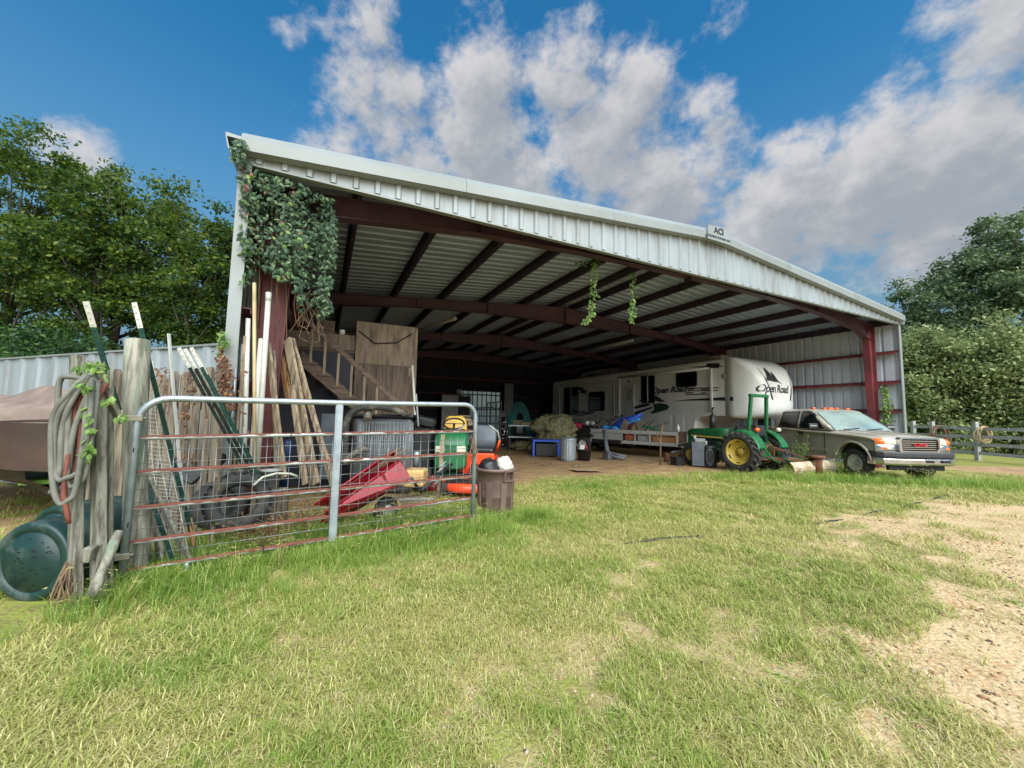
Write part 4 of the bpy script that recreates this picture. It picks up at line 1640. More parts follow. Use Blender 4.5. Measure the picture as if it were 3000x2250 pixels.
m2 = MB()
m2.box((0, .66, 1.10), (.40, .08, .22), (.3, 0, 0))
tr.part('dashboard', m2, M['blackplastic'], bevel=.02)
m2 = MB()
m2.span((-.2, 2.02, .5), (.2, 2.16, .92))
tr.part('front_bolster', m2, M['green'])
m2 = MB()
m2.rod((-.5, 1.75, .36), (.5, 1.75, .36), .05)
tr.part('front_axle', m2, M['green'])
m2 = MB()
m2.rod((-.12, 1.25, 1.2), (-.12, 1.25, 1.66), .085, n=14)
m2.rod((-.12, 1.25, 1.66), (-.12, 1.25, 1.84), .03)
m2.tube([(-.12, 1.25, 1.84), (-.12, 1.23, 1.88), (-.12, 1.17, 1.90)], .028)
tr.part('exhaust_stack', m2, M['blackpaint'])
# roll bar
m2 = MB()
for sg in (-1, 1):
    m2.bar((sg * .44, -.12, .72), (sg * .36, -.22, 2.2), .085, .085, up=(0, 1, 0))
m2.bar((-.42, -.22, 2.235), (.42, -.22, 2.235), .10, .09)
tr.part('roll_bar', m2, M['green'], bevel=.01)
m2 = MB()
m2.box((0, -.02, 1.02), (.44, .42, .08))
m2.box((0, -.24, 1.20), (.42, .07, .32), (-.15, 0, 0))
tr.part('seat', m2, M['blackplastic'], bevel=.03, seg=2)
m2 = MB()
m2.rod((0, .58, 1.18), (0, .40, 1.36), .025)
m2.tube([Vector((0, .40, 1.36)) + Vector((math.cos(a) * .2, math.sin(a) * .2 * .75, math.sin(a) * .2 * .65)) for a in np.linspace(0, 2 * PI, 20)[:-1]], .014, 6, closed=True)
m2.bar((-.19, .40, 1.36), (.19, .40, 1.36), .02, .012)
tr.part('steering_wheel', m2, M['blackplastic'])
for sg in (-1, 1):
    m2 = MB()
    m2.bar((sg * .22, -.28, .5), (sg * .32, -.95, .36), .06, .03)
    m2.bar((sg * .2, -.3, .9), (sg * .29, -.75, .42), .03, .03)
    tr.part('lift_arm', m2, M['green'])
m2 = MB()
m2.bar((0, -.34, .74), (0, -.85, .66), .04, .04)
tr.part('top_link', m2, M['rust'])
for i, (x, z) in enumerate(((-.22, 1.05), (.24, 1.0), (.3, .95))):
    m2 = MB()
    m2.bar((x, .1, .86), (x + .02, .02, z + .12), .02, .02)
    m2.sphere((x + .02, .02, z + .13), .025)
    tr.part('lever', m2, M['blackpaint'])

# rear blade hitched behind the tractor
bl = Thing('rear_grader_blade', 'rusty three point grader blade with long pale curved blade in grass behind tractor', 'grader blade', AX + BV * -1.3 + BU * .7, TH)
m2 = MB()
rings_ = []
for x in (-1.05, -.4, .4, 1.05):
    rings_.append([Vector((x, -.02 + .10 * (2 * t - 1) ** 2, .04 + .36 * t)) for t in np.linspace(0, 1, 6)] + [Vector((x, -.002 + .10 * (2 * t - 1) ** 2, .04 + .36 * t)) for t in np.linspace(1, 0, 6)])
m2.loft(rings_, smooth=False)
M['blade'] = mk('worn_cream_steel', srgb(196, 188, 160), srgb(166, 150, 122), 3, rough=.55, c3=srgb(124, 86, 60), sc3=2.5, lo3=.5, hi3=.65)
bl.part('blade', m2, M['blade'])
m2 = MB()
m2.bar((-.1, .1, .35), (-.6, 1.0, .42), .12, .10)
m2.bar((-.1, .1, .35), (.1, .05, .35), .22, .14)
bl.part('draw_bar', m2, M['rust'])
m2 = MB()
m2.bar((-1.0, .92, .40), (-.24, .95, .40), .08, .07)
m2.bar((-.98, .92, .4), (-.68, .88, .82), .05, .04)
m2.bar((-.3, .95, .4), (-.6, .88, .82), .05, .04)
bl.part('hitch_frame', m2, M['rust'])
m2 = MB()
m2.bar((-.64, .88, .80), (.05, .08, .42), .06, .025)
bl.part('brace', m2, M['rust'])
m2 = MB()
m2.rod((.05, -.02, .1), (.05, -.02, .5), .11, n=14)
m2.lathe([(.11, .5), (.19, .5), (.19, .56), (.0, .56)], 18, (.05, -.02, 0))
bl.part('pivot_hub', m2, M['rust'])
def k1(x, y):            # enlarged view of (0,850)-(800,1450) back to photo pixels
    return (x * .36166, 850 + y * .36166)


def k2(x, y):
    return (x * .36166, 1350 + y * .36166)


def k3(x, y):
    return (600 + x * .36166, 800 + y * .36166)


def k4(x, y):
    return (700 + x * .36166, 1100 + y * .36166)


def gz_at(x, y):
    return float(ground_z(np.array([x]), np.array([y]))[0])


# ------------------------------------------------------------------ farm gate
H0, L0 = Vector((-3.25, 3.42, 0)), Vector((-.49, 5.35, 0))
GD = (L0 - H0).normalized()
GL = (L0 - H0).length
GM = frame3(H0, GD, (0, 0, 1))      # x along the gate, y up, z towards the yard
gate = Thing('farm_gate', 'rusty six bar galvanised tube gate filled with square wire', 'gate', H0, math.atan2(GD.y, GD.x),
             frame=GM)


def rust_pipe():
    m = bpy.data.materials.new('rusting_gate_pipe')
    m.use_nodes = True
    n, l = m.node_tree.nodes, m.node_tree.links
    b = n['Principled BSDF']
    gp = n.new('ShaderNodeNewGeometry')
    tc = n.new('ShaderNodeTexCoord')
    sp = n.new('ShaderNodeSeparateXYZ')
    l.new(gp.outputs['Normal'], sp.inputs[0])
    t = n.new('ShaderNodeTexNoise')
    t.inputs['Scale'].default_value = 9
    t.inputs['Detail'].default_value = 5
    l.new(tc.outputs['Object'], t.inputs['Vector'])
    t2 = n.new('ShaderNodeTexNoise')
    t2.inputs['Scale'].default_value = 1.3
    l.new(tc.outputs['Object'], t2.inputs['Vector'])
    a = n.new('ShaderNodeMath')
    a.operation = 'MULTIPLY_ADD'
    l.new(t.outputs['Fac'], a.inputs[0])
    a.inputs[1].default_value = 2.2
    l.new(sp.outputs[2], a.inputs[2])
    a2 = n.new('ShaderNodeMath')
    a2.operation = 'MULTIPLY_ADD'
    l.new(t2.outputs['Fac'], a2.inputs[0])
    a2.inputs[1].default_value = 1.6
    l.new(a.outputs[0], a2.inputs[2])
    r = n.new('ShaderNodeMapRange')
    r.inputs[1].default_value, r.inputs[2].default_value = 1.72, 1.95
    l.new(a2.outputs[0], r.inputs[0])
    x = n.new('ShaderNodeMix')
    x.data_type = 'RGBA'
    x.inputs['A'].default_value = (*srgb(176, 182, 182), 1)
    t3 = n.new('ShaderNodeTexNoise')
    t3.inputs['Scale'].default_value = 30
    l.new(tc.outputs['Object'], t3.inputs['Vector'])
    rc = n.new('ShaderNodeMix')
    rc.data_type = 'RGBA'
    rc.inputs['A'].default_value = (*srgb(116, 64, 48), 1)
    rc.inputs['B'].default_value = (*srgb(88, 48, 38), 1)
    l.new(t3.outputs['Fac'], rc.inputs['Factor'])
    l.new(rc.outputs['Result'], x.inputs['B'])
    l.new(r.outputs[0], x.inputs['Factor'])
    l.new(x.outputs['Result'], b.inputs['Base Color'])
    mr = n.new('ShaderNodeMapRange')
    mr.inputs[3].default_value, mr.inputs[4].default_value = .45, .85
    l.new(r.outputs[0], mr.inputs[0])
    l.new(mr.outputs[0], b.inputs['Roughness'])
    mm = n.new('ShaderNodeMapRange')
    mm.inputs[3].default_value, mm.inputs[4].default_value = .45, 0
    l.new(r.outputs[0], mm.inputs[0])
    l.new(mm.outputs[0], b.inputs['Metallic'])
    return m


M['gatepipe'] = rust_pipe()
zb = [.135, .365, .65, .955, 1.25]
sag = lambda x: .035 * x / GL
mb = MB()
R = .22
pts = [(0, .02, 0), (0, 1.60 - R, 0)] + [(R - R * math.cos(t), 1.60 - R + R * math.sin(t), 0) for t in np.linspace(.2, PI / 2, 6)]
pts += [(GL / 2, 1.61, 0)] + [(GL - .16 + .16 * math.sin(t), 1.64 - .16 + .16 * math.cos(t), 0) for t in np.linspace(0, PI / 2, 6)] + [(GL, .02, 0)]
mb.tube(pts, .029, 12)
gate.part('frame_tube', mb, M['galv'])
mb = MB()
mb.box((GL * .485, .87, 0), (.075, 1.50, .03))
mb.box((GL * .485, .87, .017), (.055, 1.50, .014))
gate.part('centre_stile', mb, M['galv'])
for z in zb:
    mb = MB()
    for (x0, x1) in ((.03, GL * .485 - .035), (GL * .485 + .035, GL - .03)):
        mb.tube([(x0, z + sag(x0), 0), (x0 + .05, z + sag(x0), 0), (x1 - .05, z + sag(x1), 0), (x1, z + sag(x1), 0)], [.012, .0205, .0205, .012], 10)
    gate.part('bar', mb, M['gatepipe'])
mb = MB()
x = .06
while x < GL - .03:
    mb.rod((x, .12, -.022), (x, 1.25, -.022), .0030, n=4)
    x += .102
for k in range(11):
    z = .13 + k * .112
    mb.rod((.02, z, -.022), (GL - .02, z + .03, -.022), .0030, n=4)
gate.part('wire_mesh', mb, M['wire'], kind='stuff')
for z in (.26, 1.42):
    mb = MB()
    mb.box((-.02, z, .0), (.12, .05, .07))
    mb.rod((-.12, z, 0), (.06, z, 0), .012)
    mb.rod((-.10, z - .05, 0), (-.10, z + .07, 0), .012)
    gate.part('hinge', mb, mk('brass_zinc_hinge', srgb(140, 136, 118), rough=.5, metal=.5), bevel=.004)
for (x, c) in ((.42, -.14), (GL - .55, .0)):
    mb = MB()
    mb.tube([(x, .125, 0), (x, -.02, 0), (x + c * .3, -.12, 0), (x + c, -.2, .02)], .02, 8)
    gate.part('support_foot', mb, M['galv'])
for x, z in ((.0, 1.15), (.01, .52), (1.0, .15), (GL * .35, 1.25)):
    mb = MB()
    mb.tube([Vector((x, z, 0)) + Vector((math.cos(t) * .001, math.cos(t) * .034, math.sin(t) * .034)) for t in np.linspace(0, 2 * PI, 10)[:-1]], .004, 5, closed=True)
    gate.part('wire_tie', mb, M['black'])
# rope ends tied on the latch end
mb = MB()
for j in range(5):
    p = Vector((GL - .02, 1.26 - j * .02, .02))
    mb.tube([p, p + Vector((random.uniform(-.05, .05), -.06, .03)), p + Vector((random.uniform(-.08, .08), -.17, .02)), p + Vector((random.uniform(-.06, .06), -.3, .02))], .006, 5)
gate.part('rope_end', mb, M['stem'])

# ------------------------------------------------------------------ posts at the hinge
mb = MB()
b0, t0 = Vector((-3.25, 3.56, -.2)), at(402, 996, 3.60)
rr = np.linspace(0, 1, 9)
mb.tube([b0.lerp(t0, t) + Vector((.006 * math.sin(7 * t), .005 * math.cos(5 * t), 0)) for t in rr], [.088 + .005 * math.sin(9 * t) for t in rr], 18)
solo('round_post', mb, M['logwood'], 'tall round lichened timber post that carries the gate hinges', 'post')
for (pb, pt, Y, w, h, name, lab) in (((228, 1748), (226, 1042), 3.08, .095, .06, 'square_post', 'grey square timber post wrapped by the coiled hose'),
                                     ((296, 1735), (290, 1105), 3.13, .10, .065, 'square_post', 'grey square timber post between the hose post and round post'),
                                     ((336, 1640), (324, 1085), 3.30, .05, .03, 'plank', 'weathered upright plank right behind the middle square post')):
    p0 = at(pb[0], pb[1], Y)
    p0.z = -.1
    p1 = at(pt[0], pt[1], Y + .04)
    mb = MB()
    mb.bar(p0, p1, w, h, up=(.35, 1, 0))
    solo(name, mb, M['oldwood'], lab, 'post' if name == 'square_post' else 'plank', bevel=.008)
mb = MB()
mb.bar(at(272, 1072, 3.06), at(352, 1235, 3.30), .08, .03, up=(.3, 1, 0))
solo('brace_board', mb, M['oldwood'], 'short diagonal brace board nailed from hose post to round post', 'board')
mb = MB()
mb.box(at(266, 1620, 3.06), (.055, .1, .11), (.1, .2, .25))
solo('wood_block', mb, M['oldwood'], 'small wood block fixed between the two square posts', 'block', bevel=.006)
p0, p1 = at(350, 1553, 3.22), at(268, 1748, 3.02)
mb = MB()
mb.tube([p1.lerp(p0, t) + Vector((0, 0, .006 * math.sin(t * 17))) for t in np.linspace(0, 1, 8)], [.032 + .005 * math.sin(t * 11) for t in np.linspace(0, 1, 8)], 9)
solo('split_log', mb, M['logwood'], 'rough split log leaning against the foot of the hinge post', 'log')

# ------------------------------------------------------------------ hose coils on the post
hs = Thing('coiled_hose', 'thick grey and faded red garden hose hung in long loops on a post', 'hose', (-3.6, 3.2, 0))
top = at(252, 1108, 3.0)
loops = [((152, 1330), (175, 1475), M['hose_grey']), ((160, 1350), (195, 1400), M['hose_grey']), ((178, 1370), (150, 1440), M['hose_grey']), ((200, 1300), (205, 1425), M['hose_grey']),
         ((170, 1230), (160, 1360), M['hose_grey']), ((215, 1320), (196, 1400), M['hose_red']), ((232, 1340), (204, 1395), M['hose_red'])]
for i, (l_, bt, m_) in enumerate(loops):
    Y = 2.93 + .014 * i
    a = at(l_[0] + 4, l_[1] - 110, Y)
    b = at(bt[0], bt[1], Y + .01)
    c = at(bt[0] + 46, bt[1] - 40, Y + .03)
    d = at(bt[0] + 70, bt[1] - 190, Y + .03)
    tp = top + Vector((.012 * i - .02, .012 * i, .03 * math.sin(i)))
    ctrl = [tp, at((252 + l_[0]) / 2 - 4, (1108 + l_[1] - 110) / 2 - 10, Y), a, at(l_[0] - 2, l_[1], Y), at((l_[0] + bt[0]) / 2 - 6, (l_[1] + bt[1]) / 2 + 30, Y), b, at(bt[0] + 22, bt[1] - 8, Y + .02), c, d, tp + Vector((.02, .02, -.02))]
    # smooth curve through the control points
    pts = []
    for k in range(len(ctrl) - 1):
        p_0, p_1, p_2, p_3 = ctrl[max(k - 1, 0)], ctrl[k], ctrl[k + 1], ctrl[min(k + 2, len(ctrl) - 1)]
        for t in (0, .25, .5, .75):
            pts.append(.5 * ((2 * p_1) + (p_2 - p_0) * t + (2 * p_0 - 5 * p_1 + 4 * p_2 - p_3) * t * t + (3 * p_1 - p_0 - 3 * p_2 + p_3) * t ** 3))
    pts.append(ctrl[-1])
    mb = MB()
    mb.tube(pts, .0185 if m_ is M['hose_grey'] else .014, 8)
    hs.pre = hs.m.inverted()
    hs.part('hose_loop', mb, m_)
mb = MB()
pts = [at(200, 1330, 2.97), at(190, 1400, 2.96), at(186, 1450, 2.95), at(198, 1510, 2.95), at(203, 1535, 2.95)]
mb.tube(pts, [.014, .016, .019, .018, .012], 8)
hs.part('hose_end', mb, M['hose_red'])

# ------------------------------------------------------------------ steel T posts
def tpost_mb(p0, p1, face, wf=.036):
    d = (p1 - p0).normalized()
    sx = d.cross(Vector(face)).normalized()
    f = sx.cross(d)
    mb = MB()
    mb.bar(p0, p1, wf, .005, up=f)
    mb.bar(p0 - f * .014, p1 - f * .014, .005, .028, up=f)
    n = int((p1 - p0).length / .055)
    for k in range(n):
        p = p0.lerp(p1, (k + .5) / n) + f * .006
        mb.box(p, (.012, .012, .012), frame3((0, 0, 0), sx, d).to_3x3())
    return mb, d


def tpost(pb, yb, pt, yt, tip_px, lab, mat, group='steel fence posts leaning by the gate', wf=.036):
    p0, p1 = at(pb[0], pb[1], yb), at(pt[0], pt[1], yt)
    L_ = (p1 - p0).length
    k = tip_px
    mid = p0.lerp(p1, 1 - k)
    t = Thing('fence_post', lab, 'fence post', p0, 0, group, frame=WORLD)
    a, _ = tpost_mb(p0, mid, (0, -1, .1), wf)
    t.part('shaft', a, mat)
    b, _ = tpost_mb(mid, p1, (0, -1, .1), wf)
    t.part('painted_tip', b, M['white_paint'])
    return t


tpost((358, 1235), 3.75, (251, 883), 3.35, .20, 'white tipped green steel post leaning high behind the hose post', M['tpost'], wf=.052)
tpost((560, 1560), 4.1, (393, 886), 3.65, .105, 'white tipped green steel post leaning behind the round post', M['tpost'], wf=.048)
for i, (bx, by, tx, ty, m_, lab) in enumerate(((752, 1430), (524, 1020), 0, 0, 0, 0)[:0] or (
        (752, 1440, 524, 1019, 'tpost_dark', 'outermost studded dark steel post of the sloping bundle behind the gate'),
        (768, 1440, 542, 1022, 'tpost_dark', 'second studded steel post in the sloping bundle behind the gate'),
        (782, 1440, 560, 1018, 'tpost', 'third steel post, innermost of the sloping bundle beside the pipes'),
        (800, 1470, 575, 1040, 'tpost_dark', 'lowest short dark steel post under the sloping bundle'))):
    tpost((bx, by), 4.55 + .04 * i, (tx, ty), 4.15 + .05 * i, .13, lab, M[m_], 'bundle of leaning steel fence posts')
t = Thing('slotted_angle_bar', 'upright pale slotted steel angle bar standing in front of the pickets', 'angle bar', at(530, 1400, 4.3), 0, frame=WORLD)
p0, p1 = at(533, 1440, 4.3), at(494, 978, 4.2)
d = (p1 - p0).normalized()
mb = MB()
mb.bar(p0, p1, .034, .004, up=(0, 1, 0))
mb.bar(p0 + Vector((.017, -.015, 0)), p1 + Vector((.017, -.015, 0)), .004, .034, up=(0, 1, 0))
t.part('bar', mb, M['whitebox'])
for k in range(26):
    p = p0.lerp(p1, (k + .5) / 26) + Vector((-.002, -.004, 0))
    mb = MB()
    mb.box(p, (.010, .003, .028))
    t.part('slot', mb, M['black'])

# ------------------------------------------------------------------ white wire shelf panel, bent
wp = Thing('wire_shelf_panel', 'narrow bent white wire shelving panel leaning behind the round post', 'wire panel', at(500, 1640, 3.95), 0, frame=WORLD)
def wpt(u, v):
    """u across 0..1, v down 0..1"""
    lx = [434, 424, 420, 440, 500]
    rx = [446, 470, 500, 530, 560]
    ys = [1048, 1200, 1360, 1500, 1655]
    k = min(3, int(v * 4))
    f = v * 4 - k
    l_, r_ = lx[k] * (1 - f) + lx[k + 1] * f, rx[k] * (1 - f) + rx[k + 1] * f
    y = ys[k] * (1 - f) + ys[k + 1] * f
    return at(l_ * (1 - u) + r_ * u, y + u * 8, 3.85 + .10 * math.sin(v * 3) + u * .10)
for u in (0, .33, .66, 1):
    mb = MB()
    mb.tube([wpt(u, v) for v in np.linspace(0, 1, 14)], .0034, 5)
    wp.part('long_wire', mb, M['white_wire'])
for k in range(54):
    v = k / 53
    mb = MB()
    mb.tube([wpt(0, v), wpt(.5, v), wpt(1, v)], .0022, 4)
    wp.part('cross_wire', mb, M['white_wire'])

# ------------------------------------------------------------------ picket fence
fn = Thing('picket_fence', 'short weathered board fence joining the barn corner behind the leaning posts', 'fence', (-4.3, 4.75, 0), 0, frame=WORLD)
n = 11
for k in range(n):
    px = 292 + (640 - 292) * k / (n - 1)
    Y = 4.62 + .02 * k
    p = at(px, 1200, Y)
    zt_ = at(px, 1070 + 26 * math.sin(k * .35) + random.uniform(-6, 8), Y).z
    w = .125
    mb = MB()
    a = random.uniform(-.012, .012)
    mb.prism([(p.x - w / 2 + a, p.y, .02), (p.x + w / 2 + a, p.y, .02), (p.x + w / 2, p.y, zt_ - .05), (p.x + w / 2 - .03, p.y, zt_), (p.x - w / 2 + .03, p.y, zt_), (p.x - w / 2, p.y, zt_ - .05)], (random.uniform(-.01, .01), .018, 0))
    fn.part('picket', mb, M['picket'])
for z in (.4, 1.55):
    mb = MB()
    p, q_ = at(285, 1200, 4.68), at(645, 1200, 4.88)
    mb.bar((p.x, p.y + .03, z), (q_.x, q_.y + .03, z), .04, .09)
    fn.part('fence_rail', mb, M['picket'])

# white steel fence wall farther left
ws = Thing('sheet_metal_wall', 'low white ribbed steel wall beside the barn behind the covered boat', 'wall', (-7, 6.8, 0), 0, frame=WORLD)
A, B = at(648, 1010, 5.75), at(0, 1055, 8.1)
A.z = B.z = 0
D_ = (B - A).normalized()
N_ = D_.cross(Vector((0, 0, 1)))
nsh = 5
for k in range(nsh):
    mb = MB()
    prf = [(x * 2, h) for (x, h) in ribbed(3, .03)]
    hz = 2.46
    rows = [[A + D_ * (k * PW * 2 + x) - N_ * h + Vector((0, 0, z)) for (x, h) in prf] for z in (.02, hz)]
    mb.loft(rows, closed=False, caps=False, smooth=False)
    ws.part('wall_sheet', mb, M['white_steel'])
mb = MB()
mb.bar(A + Vector((0, 0, 2.475)), A + D_ * PW * 2 * nsh + Vector((0, 0, 2.475)), .09, .03)
ws.part('cap_trim', mb, M['trim'])
for k in range(4):
    mb = MB()
    p = A + D_ * (k * 2.5 + .1) + N_ * .06
    mb.span((p.x - .04, p.y - .04, 0), (p.x + .04, p.y + .04, 2.42))
    ws.part('wall_post', mb, M['primer'])

# ------------------------------------------------------------------ covered boat
bt = Thing('covered_boat', 'boat on a trailer under a sagging brown fabric cover at the left edge', 'boat', (-6.6, 5.6, 0), 0, frame=WORLD)
bow = at(196, 1240, 5.0)
stern = Vector((-9.6, 7.4, 0))
bd = (stern - Vector((bow.x, bow.y, 0)))
bl_ = bd.length
bd.normalize()
bn = Vector((-bd.y, bd.x, 0))
def hull_w(t):
    return 1.0 * (1 - (1 - min(1, t * 2.2)) ** 2) ** .6 + .05
top_mb, side_mb, skirt = MB(), MB(), MB()
def cov(u, v):
    c = Vector((bow.x, bow.y, 0)) + bd * (bl_ * v)
    w = hull_w(v)
    x = (u - .5) * 2
    z = 1.22 + .44 * (1 - abs(x) ** 1.6) * (.75 + .25 * math.sin(v * 11)) + .05 * math.sin(u * 17 - v * 13) * (1 - x * x) + .028 * math.sin(u * 23 + v * 9) * (1 - abs(x)) + .02 * math.sin(v * 21 + u * 5) + (.10 * (1 - v))
    return c + bn * (x * w) + Vector((0, 0, z))
top_mb.grid(cov, 24, 30)
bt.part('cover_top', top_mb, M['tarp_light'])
def sid(sg):
    def f(u, v):
        c = Vector((bow.x, bow.y, 0)) + bd * (bl_ * u)
        w = hull_w(u)
        z0 = 1.245 + .02 * math.sin(u * 21 + (2.5 if sg > 0 else -2.5)) + .10 * (1 - u)
        z1 = .58 + .08 * math.sin(u * 13) + .12 * (1 - u)
        k = 1 - .12 * v + .03 * math.sin(u * 40) * v
        return c + bn * (sg * w * k * (1.004)) + Vector((0, 0, z0 * (1 - v) + z1 * v))
    return f
for sg in (-1, 1):
    mb = MB()
    mb.grid(sid(sg), 30, 8)
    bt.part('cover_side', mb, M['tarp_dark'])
mb = MB()
for t in (.02, .3, .6, .95):
    pass
hr = []
for t in np.linspace(.04, 1, 9):
    c = Vector((bow.x, bow.y, 0)) + bd * (bl_ * t)
    w = hull_w(t) * .82
    hr.append([c + bn * -w + Vector((0, 0, 1.1)), c + bn * (-w * .8) + Vector((0, 0, .62)), c + Vector((0, 0, .45)), c + bn * (w * .8) + Vector((0, 0, .62)), c + bn * w + Vector((0, 0, 1.1))])
mb.loft(hr, closed=False, caps=False)
bt.part('hull', mb, M['blackplastic'])
mb = MB()
c0 = Vector((bow.x, bow.y, .42))
mb.bar(c0 - bd * .7, c0 + bd * bl_, .08, .08)
bt.part('trailer_beam', mb, M['blackpaint'])
mb = MB()
mb.rod(c0 - bd * .6 + Vector((0, 0, .1)), c0 - bd * .6 + Vector((0, 0, -.42)), .03)
mb.lathe([(0, -.02), (.09, -.02), (.09, .02), (0, .02)], 14, c0 - bd * .6 + Vector((0, 0, -.36)), bn)
bt.part('jack_wheel', mb, M['blackplastic'])
for sg in (-1, 1):
    c = c0 + bd * (bl_ * .62) + bn * (sg * 1.0)
    c.z = .31
    w_ = bt.part('wheel', tyre_mb(c, bn, .31, .2, .17), M['rubber'])
mb = MB()
p = at(125, 1372, 5.3)
mb.box(p, (.32, .4, .06), (0, 0, .5))
mb.box(p + Vector((.02, .0, -.16)), (.3, .35, .05), (0, 0, .5))
solo('plastic_crate_lid', mb, mk('lime_plastic', srgb(142, 192, 78), rough=.5), 'lime green plastic lids stacked in the shade of the covered boat', 'lid')

# ------------------------------------------------------------------ dark green drums
def drum(c, ax, R, lab, holes=True):
    ax = Vector(ax).normalized()
    t = Thing('plastic_drum', lab, 'drum', (c.x, c.y, 0), 0, 'dark green drums lying on the grass', frame=WORLD)
    mb = MB()
    mb.lathe([(0, .004), (R * .72, .002), (R * .735, .012), (R * .76, .012), (R * .775, .0), (R * .91, .0), (R * .965, .006), (R * .99, .02), (R, .045), (R * 1.0, .10), (R * .985, .14), (R * .985, .30), (R * 1.02, .33), (R * 1.02, .37), (R * .985, .40),
              (R * .985, .50), (R * .97, .56), (R * .9, .58), (0, .57)], 56, c, ax)
    t.part('shell', mb, M['drum'])
    if holes:
        x = ax.cross(Vector((0, 0, 1))).normalized()
        y = ax.cross(x)
        r2 = random.Random(4)
        for k in range(26):
            a, r = r2.uniform(0, 2 * PI), R * .62 * math.sqrt(r2.random())
            p = c + ax * .003 + x * (r * math.cos(a)) + y * (r * math.sin(a))
            mb = MB()
            mb.box(p, (.022, .006, .006), frame3((0, 0, 0), x, y).to_3x3())
            t.part('drain_hole', mb, M['black'])
    return t


c = at(86, 1655, 3.14)
c.z = .30
drum(c, (0, 1, .0), .305, 'dark green plastic drum lying with its holed base towards the yard')
c = at(150, 1586, 3.95)
c.z = .27
drum(c, (.1, 1, 0), .26, 'dark green plastic drum lying half hidden behind the posts', False)
# dry roots tangled at the foot of the post
mb = MB()
r3 = random.Random(9)
for k in range(26):
    p0 = at(208 + r3.uniform(-6, 8), 1640 + r3.uniform(-20, 40), 3.12 + r3.uniform(-.05, .05))
    p1 = at(140 + r3.uniform(-10, 70), 1772 + r3.uniform(-14, 10), 2.95 + r3.uniform(-.05, .1))
    m_ = p0.lerp(p1, .5) + Vector((r3.uniform(-.04, .04), r3.uniform(-.04, .04), r3.uniform(-.03, .05)))
    mb.tube([p0, m_, p1], [.007, .005, .003], 5)
o = solo('dry_vine_tangle', mb, M['stem'], 'tangle of dry bare vine stems beside the big green drum', 'dead vine', kind='stuff')

# ------------------------------------------------------------------ pipes, poles and boards against the left column
def pole(pb, yb, pt, yt, r, mat, name, lab, cat, group=None, cap=None, n=12):
    p0, p1 = at(*pb, yb), at(*pt, yt)
    if not cap:
        mb = MB()
        mb.rod(p0, p1, r, n=n)
        return solo(name, mb, mat, lab, cat, group)
    t = Thing(name, lab, cat, p0, 0, group, frame=WORLD)
    mb = MB()
    mb.rod(p0, p1, r, n=n)
    t.part('pipe_body', mb, mat)
    d = (p1 - p0).normalized()
    mb = MB()
    mb.rod(p1 - d * .10, p1 + d * .02, r * 1.12, n=n)
    t.part('end_cap', mb, M['whitebox'])
    return t


GP_ = 'pipes leaning on the left column'
pole((752, 1400), 5.0, (787, 862), 5.25, .033, M['pvc'], 'pvc_pipe', 'tallest thick white pipe with an end cap against the red column', 'pipe', GP_, cap=True)
pole((735, 1400), 4.98, (767, 994), 5.22, .040, M['pvc'], 'pvc_pipe', 'thick white pipe standing just left of the capped pipe', 'pipe', GP_)
pole((746, 1470), 4.8, (745, 829), 4.95, .021, M['bamboo'], 'bamboo_pole', 'tall yellowed pole standing upright in front of the white pipes', 'pole')
pole((714, 1390), 4.95, (727, 934), 5.1, .028, M['pvc'], 'pvc_pipe', 'cream stained white pipe left of the yellowed pole', 'pipe', GP_)
pole((700, 1400), 4.95, (712, 1010), 5.1, .022, M['pvc'], 'pvc_pipe', 'shorter white pipe fourth from the red column', 'pipe', GP_)
pole((672, 1420), 4.9, (699, 945), 5.05, .014, M['pvc'], 'pvc_pipe', 'thin white pipe leaning beside the barn corner trim', 'pipe', GP_)
pole((690, 1420), 4.9, (676, 1015), 5.0, .013, M['greybox'], 'metal_conduit', 'thin grey conduit with a dark grip near the corner trim', 'conduit')
pole((667, 1390), 4.85, (694, 1040), 5.0, .016, M['galv'], 'metal_conduit', 'thin galvanised tube leaning behind the white pipes', 'conduit')
pole((684, 1400), 4.9, (718, 985), 5.05, .018, M['lumber'], 'wooden_pole', 'thin brown wooden pole among the white pipes', 'pole')


def board(pb, yb, pt, yt, w, h, mat, lab, up=(.5, 1, 0), group='boards leaning beside the left column'):
    mb = MB()
    mb.bar(at(*pb, yb), at(*pt, yt), w, h, up=up)
    return solo('board', mb, M[mat], lab, 'board', group, bevel=.004)


board((832, 1400), 4.95, (785, 1006), 5.3, .085, .035, 'lumber', 'narrow grey tan board leaning on the front of the red column')
board((812, 1400), 5.05, (800, 1030), 5.35, .07, .035, 'picket', 'darker narrow board behind the column front board')
board((925, 1420), 5.0, (842, 994), 5.5, .14, .04, 'lumber', 'wide tan board leaning in the gap right of the column')
board((895, 1420), 4.95, (855, 1130), 5.2, .09, .035, 'lumber', 'shorter tan board in front of the wide tan board')
board((975, 1420), 4.95, (856, 994), 5.6, .075, .04, 'lumber', 'long narrow tan board leaning right of the wide board')
board((985, 1400), 5.15, (880, 1130), 5.5, .03, .03, 'newwood', 'thin orange batten lowest on the right of the leaning boards')
board((846, 1180), 5.5, (818, 1020), 5.9, .09, .03, 'newwood', 'fresh orange board behind the column')
board((862, 1200), 5.6, (826, 1034), 6.0, .05, .03, 'newwood', 'narrow fresh orange board next to the wider orange one')
mb = MB()
p = at(845, 1250, 5.6)
mb.lathe([(0, 0), (.07, 0), (.072, .3), (.06, .36), (.055, .4), (.072, .44), (.072, .62), (.03, .66), (0, .66)], 16, (p.x, p.y, .45))
solo('blue_canister', mb, M['blue_dark'], 'tall dark blue canister standing behind the leaning boards', 'canister')
mb = MB()
p = at(794, 1384, 4.9)
